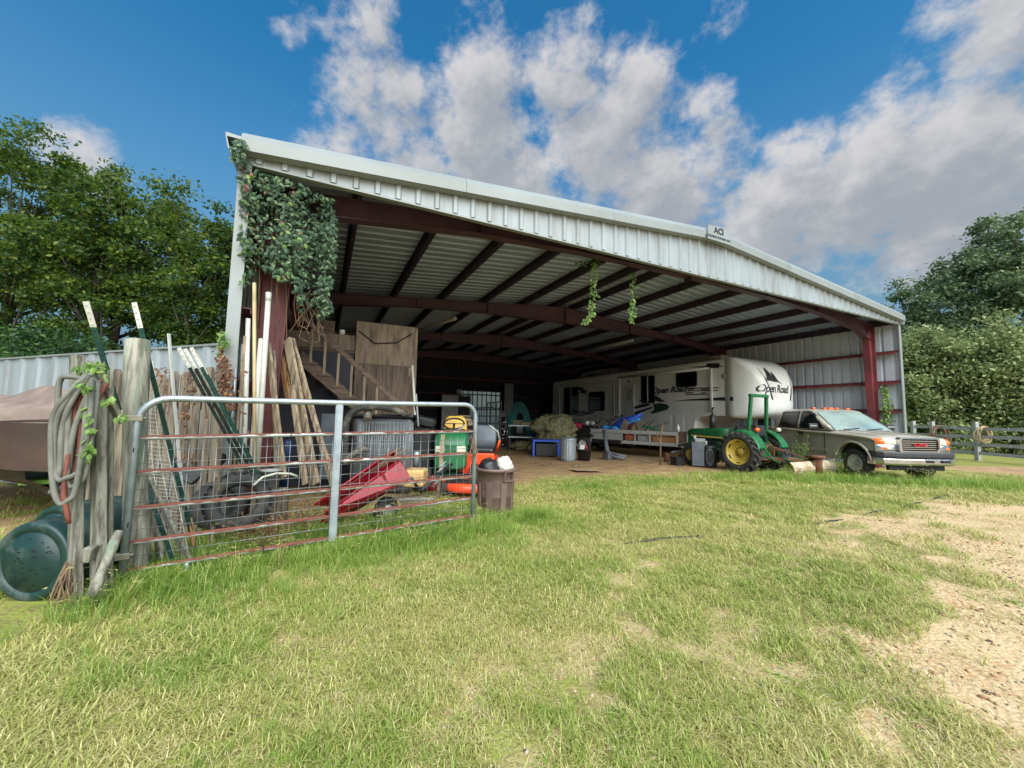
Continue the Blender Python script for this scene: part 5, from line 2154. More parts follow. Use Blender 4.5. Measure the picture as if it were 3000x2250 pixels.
mb.lathe([(0, 0), (.09, 0), (.11, .22), (.118, .22), (.118, .235), (.1, .235), (.085, .02), (0, .02)], 20, (p.x, p.y, .55))
solo('plastic_bucket', mb, M['greybox'], 'small pale bucket at the foot of the red column', 'bucket')
mb = MB()
p = at(794, 1430, 4.9)
mb.box((p.x, p.y, .28), (.3, .3, .54))
solo('wood_crate', mb, M['picket'], 'rough wooden crate under the pale bucket', 'crate', bevel=.01)
# tyres behind the gate
c = at(700, 1470, 4.45)
ty = solo('car_tyre', tyre_mb(c, (.52, -.82, .22), .31, .22, .18, 40, lugs=24, lug_h=.014), M['rubber'], 'worn tyre standing upright behind the gate wire', 'tyre')
c = at(648, 1478, 4.85)
solo('car_tyre', tyre_mb(c, (.3, -.9, .3), .30, .2, .17, 32), M['rubber'], 'darker tyre leaning behind the upright tyre', 'tyre')
mb = MB()
mb.prism([at(525, 1368, 4.75), at(650, 1328, 4.9), at(652, 1352, 4.9), at(560, 1420, 4.75), at(520, 1405, 4.7)], (.05, .35, 0))
solo('plastic_trough', mb, M['blackplastic'], 'black plastic trough lying in front of the picket fence', 'trough', bevel=.015)
for (pb, yb, pt, yt, w, mat, lab) in (((617, 1603), 4.25, (638, 1397), 4.3, .055, 'lumber', 'short orange brown stake standing in front of the tyre'),
                                     ((578, 1690), 3.75, (418, 1372), 4.0, .07, 'oldwood', 'grey board sloping down across the white wire panel'),
                                     ((566, 1600), 4.1, (556, 1518), 4.1, .04, 'newwood', 'tiny orange stake low beside the wire panel'),
                                     ((470, 1640), 3.8, (436, 1400), 4.0, .09, 'oldwood', 'grey plank upright behind the round post foot')):
    board(pb, yb, pt, yt, w, .03, mat, lab, group='loose boards behind the gate')
for (pb, pt, Y, lab) in (((505, 1640), (420, 1400), 3.8, 'green steel post base crossing behind the wire panel'), ((440, 1660), (402, 1440), 3.75, 'dark steel post stub just right of the hinge post')):
    mb, _ = tpost_mb(at(*pb, Y), at(*pt, Y + .1), (0, -1, .1))
    solo('fence_post', mb, M['tpost'], lab, 'fence post', 'steel fence posts leaning by the gate')
mb = MB()
mb.tube([at(742, 1422, 4.4), at(770, 1398, 4.5), at(810, 1387, 4.6), at(850, 1388, 4.7), at(872, 1396, 4.75)], .014, 8)
solo('bent_white_pipe', mb, M['pvc'], 'thin white pipe bowed over the dead weeds behind the gate', 'pipe')

# ------------------------------------------------------------------ red tipping cart body behind the gate
rc = Thing('red_dump_cart', 'red steel dump cart tipped nose down behind the gate', 'cart', gnd(1010, 1500), 0, frame=WORLD)
TL, TR_, BR, BL = at(*k4(1255, 600), 5.75), at(*k4(1400, 830), 5.45), at(*k4(1060, 1130), 5.15), at(*k4(620, 1080), 4.95)
A1, A2 = at(*k4(610, 1050), 5.0), at(*k4(1250, 610), 5.75)          # far rim
B1, B2 = at(*k4(655, 1200), 4.85), at(*k4(1395, 835), 5.35)         # near bottom edge
C1, C2 = at(*k4(700, 1110), 4.78), at(*k4(1300, 690), 5.45)         # near rim
def quad(a, b, c, d, off):
    mb = MB()
    mb.prism([a, b, c, d], off)
    return mb
F1, F2 = A1 + Vector((.1, .42, -.12)), A2 + Vector((.12, .25, -.28))
rc.part('near_side', quad(C1, C2, B2, B1, (0, .012, 0)), M['red'])
rc.part('bed_floor', quad(B1, B2, F2 + Vector((.1, .1, -.15)), F1 + Vector((.1, .1, -.15)), (0, 0, .012)), M['red'])
rc.part('far_side', quad(A1, A2, F2, F1, (0, .012, 0)), M['red'])
rc.part('tailboard', quad(A2, C2, B2, F2, (-.012, 0, 0)), M['red'])
for (p, q_) in ((C1, C2), (A1, A2), (A2, C2)):
    mb = MB()
    mb.rod(p, q_, .016, n=8)
    rc.part('rim_tube', mb, M['red'])
for k in (.2, .75):
    p = C1.lerp(C2, k)
    mb = MB()
    mb.bar(p - Vector((0, .02, 0)), B1.lerp(B2, k) - Vector((0, .02, 0)), .03, .012, up=(0, 1, 0))
    rc.part('stiffener', mb, M['red'])
mb = MB()
mb.rod(at(*k4(1395, 830), 5.5), at(*k4(1470, 940), 5.6), .022)
mb.rod(at(*k4(1470, 940), 5.6), at(*k4(1720, 720), 6.2), .03)
rc.part('drawbar', mb, M['blackpaint'])
c = at(*k4(1190, 1150), 5.5)
c.z = .17
w_ = rc.part('wheel', tyre_mb(c, (.85, -.5, 0), .19, .13, .1, 24), M['rubber'])
mb = MB()
mb.lathe([(0, .05), (.05, .06), (.1, .04), (.1, -.04)], 16, c, (.5, -.85, 0))
rc.part('hub', mb, M['galv'], under=w_)
mb = MB()
for j in range(9):
    a = A1.lerp(C2, random.random() * .5 + .4) + Vector((random.uniform(-.05, .05), 0, .03))
    b = at(*k4(1290 + random.uniform(-20, 90), 640 + random.uniform(-70, 40)), 5.5)
    mb.tube([a, a.lerp(b, .5) + Vector((0, 0, random.uniform(-.06, .1))), b], .006, 4)
solo('dry_branches', mb, M['stem'], 'dry bare branches lying over the red cart rim', 'branches', kind='stuff')
def p1(x, y):            # enlarged view of (1200,950)-(1900,1475)
    return (1200 + x * .31646, 950 + y * .31646)


def floor_at(px, py):
    p = gnd(px, py)
    return Vector((p.x, p.y, 0))


def BL(a, s, z=0):
    return BARN @ Vector((a, s, z))


# ------------------------------------------------------------------ staircase and plywood partition
SS = 2.25
st = Thing('staircase', 'old timber staircase with hand rail rising to the left inside the barn', 'stairs', BL(1.6, SS), TH, frame=BARN)
q0, q1 = on_s(907, 950, SS), on_s(1164, 1180, SS)
sl = (q1.z - q0.z) / (q1.x - q0.x)
a_bot = q1.x + .15
for ds in (0, .75):
    mb = MB()
    z_ = lambda a: q0.z - .72 + sl * (a - q0.x)
    mb.prism([(q0.x - .1, SS + ds, z_(q0.x - .1) - .16), (a_bot, SS + ds, z_(a_bot) - .16), (a_bot + .5, SS + ds, .0), (a_bot + .9, SS + ds, .0), (a_bot, SS + ds, z_(a_bot) + .12), (q0.x - .1, SS + ds, z_(q0.x - .1) + .12)], (0, .04, 0))
    st.part('stringer', mb, M['darkwood'])
for i in range(12):
    a = q0.x + .05 + i * .245
    z = q0.z - .72 + sl * (a - q0.x)
    if z < .08:
        break
    mb = MB()
    mb.span((a - .13, SS - .02, z), (a + .13, SS + .80, z + .04))
    st.part('tread', mb, M['darkwood'])
    if i < 6:
        mb = MB()
        mb.bar((a, SS - .01, z + .03), (a, SS - .01, z + .66 + .02), .045, .035)
        st.part('baluster', mb, M['lumber'])
mb = MB()
mb.bar((q0.x - .1, SS - .02, q0.z + .02 - sl * .1), (q1.x + .25, SS - .02, q1.z + sl * .25), .09, .05, up=(0, 1, 0))
st.part('hand_rail', mb, M['darkwood'])
SP = 2.95
pp = Thing('plywood_partition', 'tall weathered plywood partition behind the staircase', 'partition', BL(2.3, SP), TH, frame=BARN)
c0, c1 = on_s(1046, 940, SP), on_s(1221, 956, SP)
zt, zm = c0.z, on_s(1046, 1064, SP).z
wd = c1.x - c0.x
M['ply_dark'] = mk('water_stained_plywood', srgb(104, 88, 72), srgb(70, 58, 48), 2.2, rough=.85, bump=.3, bsc=5, stretch=(7, 7, .6), c3=srgb(44, 38, 34), sc3=2.0, lo3=.52, hi3=.7)
for (a0, a1, z0, z1, m_) in ((c0.x, c1.x - .03, zm + .004, zt, 'ply'), (c0.x, c0.x + wd * .5, .02, zm, 'ply_dark'), (c0.x + wd * .5 + .004, c1.x - .03, .02, zm, 'ply_dark')):
    mb = MB()
    mb.span((a0, SP, z0), (a1, SP + .018, z1))
    pp.part('plywood_sheet', mb, M[m_])
mb = MB()
mb.span((c1.x - .028, SP - .01, .0), (c1.x + .03, SP + .10, zt - .02))
pp.part('stud', mb, M['ply'])
mb = MB()
mb.span((c1.x - .15, SP - .012, zm - .22), (c1.x - .05, SP - .001, zm - .02))
pp.part('patch_board', mb, M['lumber'])
mb = MB()
mb.tube([(c0.x + .05, SP - .02, on_s(1050, 970, SP).z), (c0.x + wd * .3, SP - .03, zt - .46), (c0.x + wd * .65, SP - .03, zt - .40), (c1.x - .1, SP - .02, zt - .16)], .012, 6)
pp.part('hanging_cord', mb, M['black'])
# loft box left of the partition
lf = Thing('loft_box', 'plywood sided storage loft left of the tall partition', 'loft', BL(1.1, 3.1), TH, frame=BARN)
l0, l1 = on_s(950, 975, 3.0), on_s(1043, 1028, 3.0)
mb = MB()
mb.span((.25, 3.0, l1.z), (c0.x - .01, 3.02, l0.z))
lf.part('front_board', mb, M['ply'])
mb = MB()
mb.span((.25, 3.02, l1.z - .06), (c0.x - .01, 5.5, l1.z))
lf.part('loft_floor', mb, M['darkwood'])
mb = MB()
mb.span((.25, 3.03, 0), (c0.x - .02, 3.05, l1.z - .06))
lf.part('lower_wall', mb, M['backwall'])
for i, (px, py, w, h, m_, nm, lab) in enumerate(((958, 965, .3, .24, 'darkwood', 'wooden_box', 'dusty brown box on the loft beside the staircase'), (1003, 970, .28, .1, 'whitebox', 'tin_can', 'pale tins standing on the loft edge'))):
    p = on_s(px, py, 3.15)
    mb = MB()
    if nm == 'tin_can':
        mb.lathe([(0, 0), (.06, 0), (.06, .12), (.055, .125), (0, .12)], 14, BARN @ Vector((p.x, 3.15, l0.z)))
        solo(nm, mb, M[m_], 'pale tin standing on the loft edge by the partition', 'tin')
    else:
        mb.box(BARN @ Vector((p.x, 3.2, (l0.z + l1.z) / 2 + .2)), (w, .25, .5), (0, 0, TH))
        solo(nm, mb, M[m_], lab, 'box')
mb = MB()
a, b = on_s(1215, 1068, 2.5), on_s(1240, 1225, 2.2)
mb.rod(BARN @ Vector((a.x, 2.75, a.z)), BARN @ Vector((b.x, 2.3, 0.02)), .028)
solo('pvc_pipe', mb, M['pvc'], 'grey white pipe leaning on the right edge of the plywood partition', 'pipe')

# ------------------------------------------------------------------ black tank, ribbed drain pipe and wire roll
Y0 = 6.9
def bb(x0, y0, x1, y1, Y):
    a, b = at(*k3(x0, y0), Y), at(*k3(x1, y1), Y)
    return a, b


a, b = bb(1180, 1160, 1690, 1580, 7.6)
mb = MB()
mb.span((a.x + .1, 7.5, .02), (b.x - .05, 8.2, a.z - .02))
t = Thing('black_storage_tote', 'big black plastic tank behind the wire roll', 'tank', ((a.x + b.x) / 2, 7.9, 0), frame=WORLD)
t.part('tank_body', mb, M['greyplastic'], bevel=.06, seg=2)
mb = MB()
mb.span((a.x + .06, 7.45, a.z - .02), (b.x, 8.25, a.z + .05))
t.part('tank_lid', mb, M['blackplastic'], bevel=.03, seg=2)
# roll of welded wire
a, b = bb(1275, 1195, 1680, 1560, 7.1)
rw = (b.x - a.x) / 2
c = Vector(((a.x + b.x) / 2, 7.0, 0))
t = Thing('wire_fencing_roll', 'upright roll of galvanised welded wire fencing behind the gate', 'wire roll', (c.x, c.y, .0), frame=WORLD)
for lay in (0, 1):
    r = rw * (1 - .07 * lay)
    mb = MB()
    for k in range(44):
        an = 2 * PI * (k + lay * .4) / 44
        p = c + Vector((r * math.cos(an), r * math.sin(an), 0))
        mb.rod(p + Vector((0, 0, .1)), p + Vector((0, 0, a.z - .01)), .003, n=4)
    for k in range(8):
        z = .12 + (a.z - .14) * k / 7
        mb.tube([c + Vector((r * math.cos(x), r * math.sin(x), z)) for x in np.linspace(0, 2 * PI, 40)[:-1]], .0032, 4, closed=True)
    t.part('wire_layer', mb, M['wire'], kind='stuff')


def ribbed_pipe(ctrl, r, n_per=14, seg=12):
    pts, rs = [], []
    m = len(ctrl)
    dense = []
    for k in range(m - 1):
        q_0, q_1, q_2, q_3 = ctrl[max(k - 1, 0)], ctrl[k], ctrl[k + 1], ctrl[min(k + 2, m - 1)]
        for i in range(40):
            t_ = i / 40
            dense.append(.5 * ((2 * q_1) + (q_2 - q_0) * t_ + (2 * q_0 - 5 * q_1 + 4 * q_2 - q_3) * t_ * t_ + (3 * q_1 - q_0 - 3 * q_2 + q_3) * t_ ** 3))
    dense.append(ctrl[-1])
    L_ = [0]
    for i in range(1, len(dense)):
        L_.append(L_[-1] + (dense[i] - dense[i - 1]).length)
    step = .0125
    j = 0
    k = 0
    s_ = 0
    while s_ < L_[-1]:
        while j < len(L_) - 2 and L_[j + 1] < s_:
            j += 1
        f = (s_ - L_[j]) / max(1e-6, L_[j + 1] - L_[j])
        pts.append(dense[j].lerp(dense[j + 1], f))
        rs.append(r * (1.0 if k % 2 else .88))
        s_ += step
        k += 1
    mb = MB()
    mb.tube(pts, rs, seg, smooth=False)
    return mb


M['drainpipe'] = mk('black_ribbed_pipe', srgb(52, 52, 50), srgb(40, 40, 40), 5, rough=.6, c3=srgb(124, 118, 100), sc3=3, lo3=.46, hi3=.7)
solo('drain_pipe', ribbed_pipe([at(*k3(1135, 1500), 6.7), at(*k3(1140, 1350), 6.7), at(*k3(1150, 1200), 6.75), at(*k3(1220, 1110), 6.9), at(*k3(1340, 1085), 7.1), at(*k3(1500, 1100), 7.3), at(*k3(1640, 1145), 7.4)], .062), M['drainpipe'],
     'black ribbed drain pipe looping over the tank and wire roll', 'drain pipe')
solo('drain_pipe', ribbed_pipe([at(*k3(1320, 1190), 7.0), at(*k3(1320, 1150), 7.1), at(*k3(1325, 1120), 7.3)], .07), M['drainpipe'], 'short stub of black drain pipe standing on the tank lid', 'drain pipe')
solo('drain_pipe', ribbed_pipe([at(*k3(1130, 1530), 6.5), at(*k3(1200, 1470), 6.5), at(*k3(1290, 1430), 6.55), at(*k3(1330, 1440), 6.6)], .06), M['drainpipe'], 'grey ribbed drain pipe low in front of the wire roll', 'drain pipe')
a, b = bb(948, 1138, 1050, 1310, 7.2)
mb = MB()
mb.span((a.x, 7.2, .3), (b.x + .05, 7.26, a.z))
solo('steel_sheet', mb, M['greyplastic'], 'flat grey steel panel standing left of the black tank', 'panel')
# tangle of tools right of the tank: spades leaning
for i, (x0, y0, x1, y1, lab) in enumerate(((1700, 1060, 1745, 1290, 'dark pole leaning beside the black tank'), (1712, 980, 1730, 1240, 'grey rod leaning on the partition edge'))):
    mb = MB()
    mb.rod(at(*k3(x0, y0), 7.6), at(*k3(x1, y1), 7.4), .016)
    solo('metal_rod', mb, M['greybox' if i else 'blackplastic'], lab, 'rod')
t = Thing('shop_machine', 'dark engine block with pale tube handles beside the wire roll', 'machine', (at(*k3(1760, 1300), 7.8).x, 7.8, 0), frame=WORLD)
a, b = bb(1700, 1200, 1830, 1560, 7.8)
mb = MB()
mb.span((a.x, 7.7, .05), (b.x, 8.1, a.z - .1))
t.part('machine_body', mb, M['blackpaint'], bevel=.03)
mb = MB()
mb.box(((a.x + b.x) / 2 + .05, 7.75, a.z), (.38, .3, .16), (.1, .2, .1))
t.part('head', mb, M['blackplastic'], bevel=.03)
mb = MB()
mb.rod((a.x + .1, 7.65, .5), (a.x + .1, 7.65, .78), .06)
t.part('filter_can', mb, M['galv'])

# ------------------------------------------------------------------ riding mowers
def mower(loc, rz, paint, seatm, lab, kind):
    t = Thing('riding_mower', lab, 'riding mower', loc, rz)
    mb = MB()
    rings_ = []
    for (y, w, z0, z1) in ((-.85, .22, .38, .72), (-.78, .25, .34, .86), (-.3, .26, .36, .92), (-.05, .25, .4, .94)):
        rings_.append([Vector((x, y, (z0 + z1) / 2 + z)) for x, z in round_rect(2 * w, z1 - z0, .09, 3)])
    mb.loft(rings_, smooth=True)
    t.part('hood', mb, paint)
    mb = MB()
    mb.span((-.24, -.06, .34), (.24, .9, .48))
    t.part('frame', mb, M['blackpaint'])
    mb = MB()
    mb.grid(lambda u, v: Vector(((u - .5) * 1.0, .25 + v * .68, .56 + .1 * (1 - (2 * u - 1) ** 2) + .03 * math.sin(v * 3))), 8, 5)
    t.part('fender_deck', mb, paint)
    mb = MB()
    mb.box((0, .48, .74), (.44, .40, .10))
    s_ = t.part('seat', mb, seatm, bevel=.04, seg=2)
    mb = MB()
    rings_ = []
    for (z, w, dy) in ((.72, .20, .66), (.86, .225, .70), (1.0, .22, .735), (1.10, .19, .755), (1.15, .13, .765)):
        rings_.append([Vector((x, dy + y, z)) for x, y in round_rect(2 * w, .09, .04, 3)])
    mb.loft(rings_, smooth=True)
    t.part('seat_back', mb, seatm)
    mb = MB()
    mb.rod((0, -.02, .9), (0, .1, 1.02), .02)
    mb.tube([Vector((0, .1, 1.02)) + Vector((math.cos(a_) * .18, math.sin(a_) * .14, math.sin(a_) * .09)) for a_ in np.linspace(0, 2 * PI, 18)[:-1]], .016, 6, closed=True)
    mb.bar((-.17, .1, 1.02), (.17, .1, 1.02), .03, .015)
    t.part('steering_wheel', mb, M['blackplastic'])
    mb = MB()
    mb.lathe([(0, .12), (.5, .14), (.55, .2), (.52, .3), (.2, .33), (0, .33)], 24, (0, .02, 0))
    t.part('mower_deck', mb, paint)
    for (x, y, R_, w) in ((-.42, .62, .25, .22), (.42, .62, .25, .22), (-.36, -.62, .19, .14), (.36, -.62, .19, .14)):
        w_ = t.part('wheel', tyre_mb((x, y, R_), (1, 0, 0), R_, w, R_ * .55, 24), M['rubber'])
        mb = MB()
        mb.lathe([(0, .03), (R_ * .3, .04), (R_ * .55, .08), (R_ * .55, -.05)], 16, (x, y, R_), (1 if x > 0 else -1, 0, 0))
        t.part('rim', mb, M['yellow'] if kind == 0 else M['whitebox'], under=w_)
    for x in (-.16, .16):
        mb = MB()
        mb.box((x, -.845, .66), (.14, .03, .09))
        t.part('headlight', mb, M['lamp_clear'], bevel=.01)
    return t


p = at(*k4(1720, 520), 8.3)
g_ = mower((p.x, 8.6, 0), .1, M['green'], M['seat_yellow'], 'green riding mower with a yellow seat behind the gate', 0)
g_.o.scale = (1.25, 1.25, 1.28)
p = at(*k4(1830, 400), 9.6)
g_ = mower((p.x, 10.2, 0), .25, M['blackpaint'], M['seat_tan'], 'dark riding mower with a worn tan seat behind the green one', 1)
g_.o.scale = (1.25, 1.25, 1.3)
# orange zero-turn mower seen from its side
p = at(*k4(1925, 730), 7.9)
t = Thing('zero_turn_mower', 'bright orange zero turn mower with black seat beside the brown bin', 'mower', (p.x, 8.0, 0), -.15)
mb = MB()
mb.box((0, 0, .53), (.70, .10, .42))
mb.box((0, .35, .5), (.62, .6, .3))
pan = t.part('body_panel', mb, M['orange'], bevel=.02, seg=2)
t.part('lettering', text_mb('1250', .085, frame3((-.02, -.054, .50), (1, 0, 0), (0, 0, 1)), bold=.003, shear=.2, squeeze=1.3), M['black'], under=pan)
mb = MB()
mb.box((.06, .30, .78), (.5, .46, .12))
t.part('seat', mb, M['blackplastic'], bevel=.05, seg=2)
mb = MB()
rings_ = [[Vector((.0 + x, .56 + y + (z - .8) * .2, z)) for x, y in round_rect(2 * w, .12, .05, 3)] for (z, w) in ((.8, .24), (1.0, .27), (1.2, .25), (1.28, .18))]
mb.loft(rings_, smooth=True)
t.part('seat_back', mb, M['greyplastic'])
for sg, m_ in ((-1, 'orange'), (1, 'orange')):
    mb = MB()
    mb.tube([(sg * .36, .2, .8), (sg * .44, .05, 1.02), (sg * .42, -.05, 1.18), (sg * .25, -.08, 1.3)], .02, 8)
    t.part('steering_lever', mb, M['greybox'])
    mb = MB()
    mb.tube([(sg * .36, .2, .78), (sg * .44, .06, 1.0)], .026, 8)
    t.part('lever_grip', mb, M[m_])
    w_ = t.part('wheel', tyre_mb((sg * .48, .45, .27), (1, 0, 0), .27, .26, .14, 26, lugs=16, lug_h=.016), M['rubber'])
    mb = MB()
    mb.lathe([(0, .02), (.14, .06), (.14, -.05)], 16, (sg * .48, .45, .27), (sg, 0, 0))
    t.part('rim', mb, M['whitebox'], under=w_)
    w_ = t.part('caster', tyre_mb((sg * .4, -.75, .14), (1, 0, 0), .14, .1, .07, 18), M['rubber'])
mb = MB()
mb.lathe([(0, .1), (.55, .1), (.6, .14), (.56, .25), (0, .27)], 28, (0, -.35, 0))
t.part('mower_deck', mb, M['orange'])
mb = MB()
mb.bar((-.4, -.75, .3), (.4, -.75, .3), .08, .06)
mb.bar((-.3, -.75, .3), (-.3, 0, .34), .06, .06)
mb.bar((.3, -.75, .3), (.3, 0, .34), .06, .06)
t.part('frame', mb, M['blackpaint'])
mb = MB()
mb.box((.52, .1, .62), (.24, .3, .1))
t.part('side_box', mb, M['greyplastic'], bevel=.02)

# ------------------------------------------------------------------ brown bin with bags
pb = Vector((at(1450, 1490, 6.2).x, 6.2, 0))
t = Thing('trash_can', 'brown plastic trash can with black and white bags by the gate end', 'trash can', pb, .3)
mb = MB()
h = .70
mb.lathe([(0, .02), (.235, .0), (.25, .03), (.262, .26), (.270, .27), (.272, .29), (.274, .50), (.284, .52), (.287, h - .05), (.315, h - .05), (.318, h), (.292, h), (.280, h - .04), (.24, .08), (0, .06)], 36)
bod = t.part('bin_body', mb, M['brownplastic'])
for a_ in (-1.15, 1.99):
    d = Vector((math.cos(a_), math.sin(a_), 0))
    s_ = Vector((-d.y, d.x, 0))
    mb = MB()
    for o in (-.075, .075):
        mb.bar(d * .285 + s_ * o + Vector((0, 0, h - .17)), d * .325 + s_ * o + Vector((0, 0, h - .03)), .022, .03, up=d)
    mb.bar(d * .305 - s_ * .085 + Vector((0, 0, h - .17)), d * .305 + s_ * .085 + Vector((0, 0, h - .17)), .03, .022)
    mb.bar(d * .325 - s_ * .085 + Vector((0, 0, h - .03)), d * .325 + s_ * .085 + Vector((0, 0, h - .03)), .03, .022)
    t.part('handle', mb, M['brownplastic'])
for k in range(8):
    a_ = 2 * PI * k / 8 + .2
    d = Vector((math.cos(a_), math.sin(a_), 0))
    mb = MB()
    mb.bar(d * .262 + Vector((0, 0, .04)), d * .284 + Vector((0, 0, .5)), .09, .02, up=d)
    t.part('moulded_rib', mb, M['brownplastic'])
def crumple(c, r, sc, seed, mat, name, lab, cat):
    mb = MB()
    mb.sphere((0, 0, 0), 1, 22, 14)
    for i, p in enumerate(mb.v):
        n_ = noise.fractal(p * 2.2 + Vector((seed, 0, 0)), 1.0, 2.0, 4)
        p = p * (r * (1 + .28 * n_))
        mb.v[i] = Vector(c) + Vector((p.x * sc[0], p.y * sc[1], p.z * sc[2]))
    return solo(name, mb, mat, lab, cat)
crumple(pb + Vector((-.11, -.05, .70)), .16, (1, 1, .8), 2, M['blackplastic'], 'black_bag', 'dark rubbish bag bulging from the brown trash can', 'bag')
crumple(pb + Vector((.13, .02, .72)), .14, (1, 1, .95), 5, M['bag_white'], 'white_bag', 'crumpled whitish plastic bag in the brown trash can', 'bag')

# ------------------------------------------------------------------ pallet wood and bits behind the gate
for i in range(5):
    a, b = at(*k4(1300 + i * 8, 935 + i * 14), 6.2 - .06 * i), at(*k4(1590 - i * 6, 920 + i * 22), 6.4 - .06 * i)
    mb = MB()
    a.z, b.z = .18 - .03 * i, .16 - .03 * i
    mb.bar(a, b, .09, .02)
    solo('pallet_board', mb, M['lumber' if i % 2 else 'greybox'], ('topmost', 'second', 'third', 'fourth', 'lowest')[i] + ' pale pallet board lying in grass behind the red cart', 'board', 'pallet boards behind the cart')
mb = MB()
a, b = at(*k4(1330, 760), 6.9), at(*k4(1500, 920), 6.9)
mb.span((a.x, 6.8, .25), (b.x, 7.2, a.z))
solo('seat_cushion', mb, mk('mustard_foam', srgb(206, 170, 110), srgb(180, 140, 84), 5, rough=.8), 'mustard tan cushion block behind the red cart', 'cushion', bevel=.04, seg=2)
mb = MB()
mb.bar(at(*k4(1610, 990), 6.3), at(*k4(1625, 840), 6.4), .05, .04, up=(0, 1, 0))
solo('board_stake', mb, M['darkwood'], 'dark stake upright in the grass behind the gate', 'stake')
mb = MB()
mb.bar(at(*k4(1640, 650), 7.2), at(*k4(1655, 480), 7.3), .07, .03, up=(0, 1, 0))
mb.bar(at(*k4(1640, 650), 7.2), at(*k4(1640, 800), 7.2), .07, .03, up=(0, 1, 0))
solo('leather_strap_board', mb, M['seat_tan'], 'narrow tan board upright in front of the green mower', 'board')
for i, (x, y, r, m_) in enumerate(((1570, 780, .09, 'red'), (1490, 720, .07, 'yellow'))):
    p = at(*k4(x, y), 7.3)
    mb = MB()
    mb.lathe([(0, 0), (r, 0), (r, r * 2.2), (r * .3, r * 2.8), (r * .3, r * 3), (0, r * 3)], 14, (p.x, p.y, .12 + .1 * i))
    solo('fuel_can', mb, M[m_], ('red', 'yellow')[i] + ' plastic can among the clutter behind the red cart', 'can')
mb = MB()
for k in range(5):
    a_ = k * .9
    mb.tube([at(*k4(1570 + 12 * k, 905 - 40 * k), 6.7), at(*k4(1640 + 10 * k, 815 - 30 * k), 6.8)], .012, 6)
solo('bundled_rods', mb, M['galv'], 'bundle of short grey rods lying by the dark stake', 'rods', kind='stuff')

# ------------------------------------------------------------------ back of the barn
def on_back(px, py, s=17.6):
    return on_s(px, py, s)


t = Thing('cabinet', 'pale metal cabinet with an open dark side at the back wall', 'cabinet', BL(8.5, 17.4), TH, frame=BARN)
a, b = on_back(1296, 1157, 17.2), on_back(1378, 1230, 17.2)
mid = (a.x * .45 + b.x * .55)
mb = MB()
mb.span((a.x, 17.2, .5), (mid, 17.24, a.z))
t.part('door', mb, M['whitebox'])
mb = MB()
mb.span((a.x, 17.25, .5), (b.x, 17.9, a.z - .02))
t.part('carcass', mb, M['blackpaint'])
mb = MB()
mb.span((b.x - .1, 17.2, .5), (b.x, 17.24, a.z))
mb.span((a.x, 17.2, a.z), (b.x, 17.24, a.z + .04))
t.part('frame', mb, M['cardboard'])
p = on_back(1345, 1148, 17.0)
mb = MB()
mb.sphere((p.x, 17.0, p.z), .17, 18, 10, (1, .6, 1))
solo('round_lamp', mb, M['whitebox'], 'round pale lamp glass standing above the back cabinet', 'lamp', frame=BARN)
M['fibreglass'] = leaf_mat('translucent_fibreglass', srgb(214, 222, 206), srgb(200, 214, 204), srgb(226, 230, 216), 1.0, .7, .4)
t = Thing('corrugated_panel', 'bright translucent corrugated panel set in the dark back wall', 'panel', BL(10.5, 18.25), TH, frame=BARN)
n = 40
for k in range(3):
    x0, x1 = 10 * PW + PW * k + .005, 10 * PW + PW * (k + 1) - .005
    mb = MB()
    rows = [[Vector((x0 + (x1 - x0) * q_ / 14, 18.29 + .03 * (q_ % 2), z)) for q_ in range(15)] for z in (.05, 3.11)]
    mb.loft(rows, closed=False, caps=False, smooth=False)
    t.part('sheet', mb, M['fibreglass'])
for z in (1.0, 2.0, 3.1):
    mb = MB()
    mb.span((10 * PW, 18.2, z - .03), (13 * PW, 18.26, z + .03))
    t.part('batten', mb, M['darkwood'])
for k in range(9):
    mb = MB()
    x = 10 * PW + .1 + k * .33
    mb.span((x - .03, 18.22, .05), (x + .03, 18.27, 3.1))
    t.part('slat', mb, M['greybox'])
a, b = on_back(1479, 1123, 16.8), on_back(1503, 1200, 16.8)
mb = MB()
mb.span((a.x, 16.8, .4), (b.x, 16.83, a.z))
solo('grey_board', mb, M['greybox'], 'narrow grey board standing right of the corrugated panel', 'board', frame=BARN)
# trailer ramp: black welded frame
t = Thing('trailer_ramp', 'black welded steel trailer ramp standing upright in the barn', 'trailer ramp', floor_at(1430, 1300), 0, frame=WORLD)
Yr = 16.0
for (x0, y0, x1, y1) in ((600, 775, 775, 768), (718, 728, 852, 716), (600, 850, 870, 850), (600, 920, 870, 920)):
    mb = MB()
    mb.bar(at(*p1(x0, y0), Yr), at(*p1(x1, y1), Yr), .05, .05)
    t.part('cross_bar', mb, M['blackpaint'])
for x, y0 in ((600, 775), (650, 772), (690, 771), (720, 728), (745, 727), (775, 724), (808, 720), (850, 716)):
    mb = MB()
    a = at(*p1(x, y0), Yr)
    mb.bar(a, (a.x, a.y, .05), .04, .04, up=(0, 1, 0))
    t.part('upright', mb, M['blackpaint'])
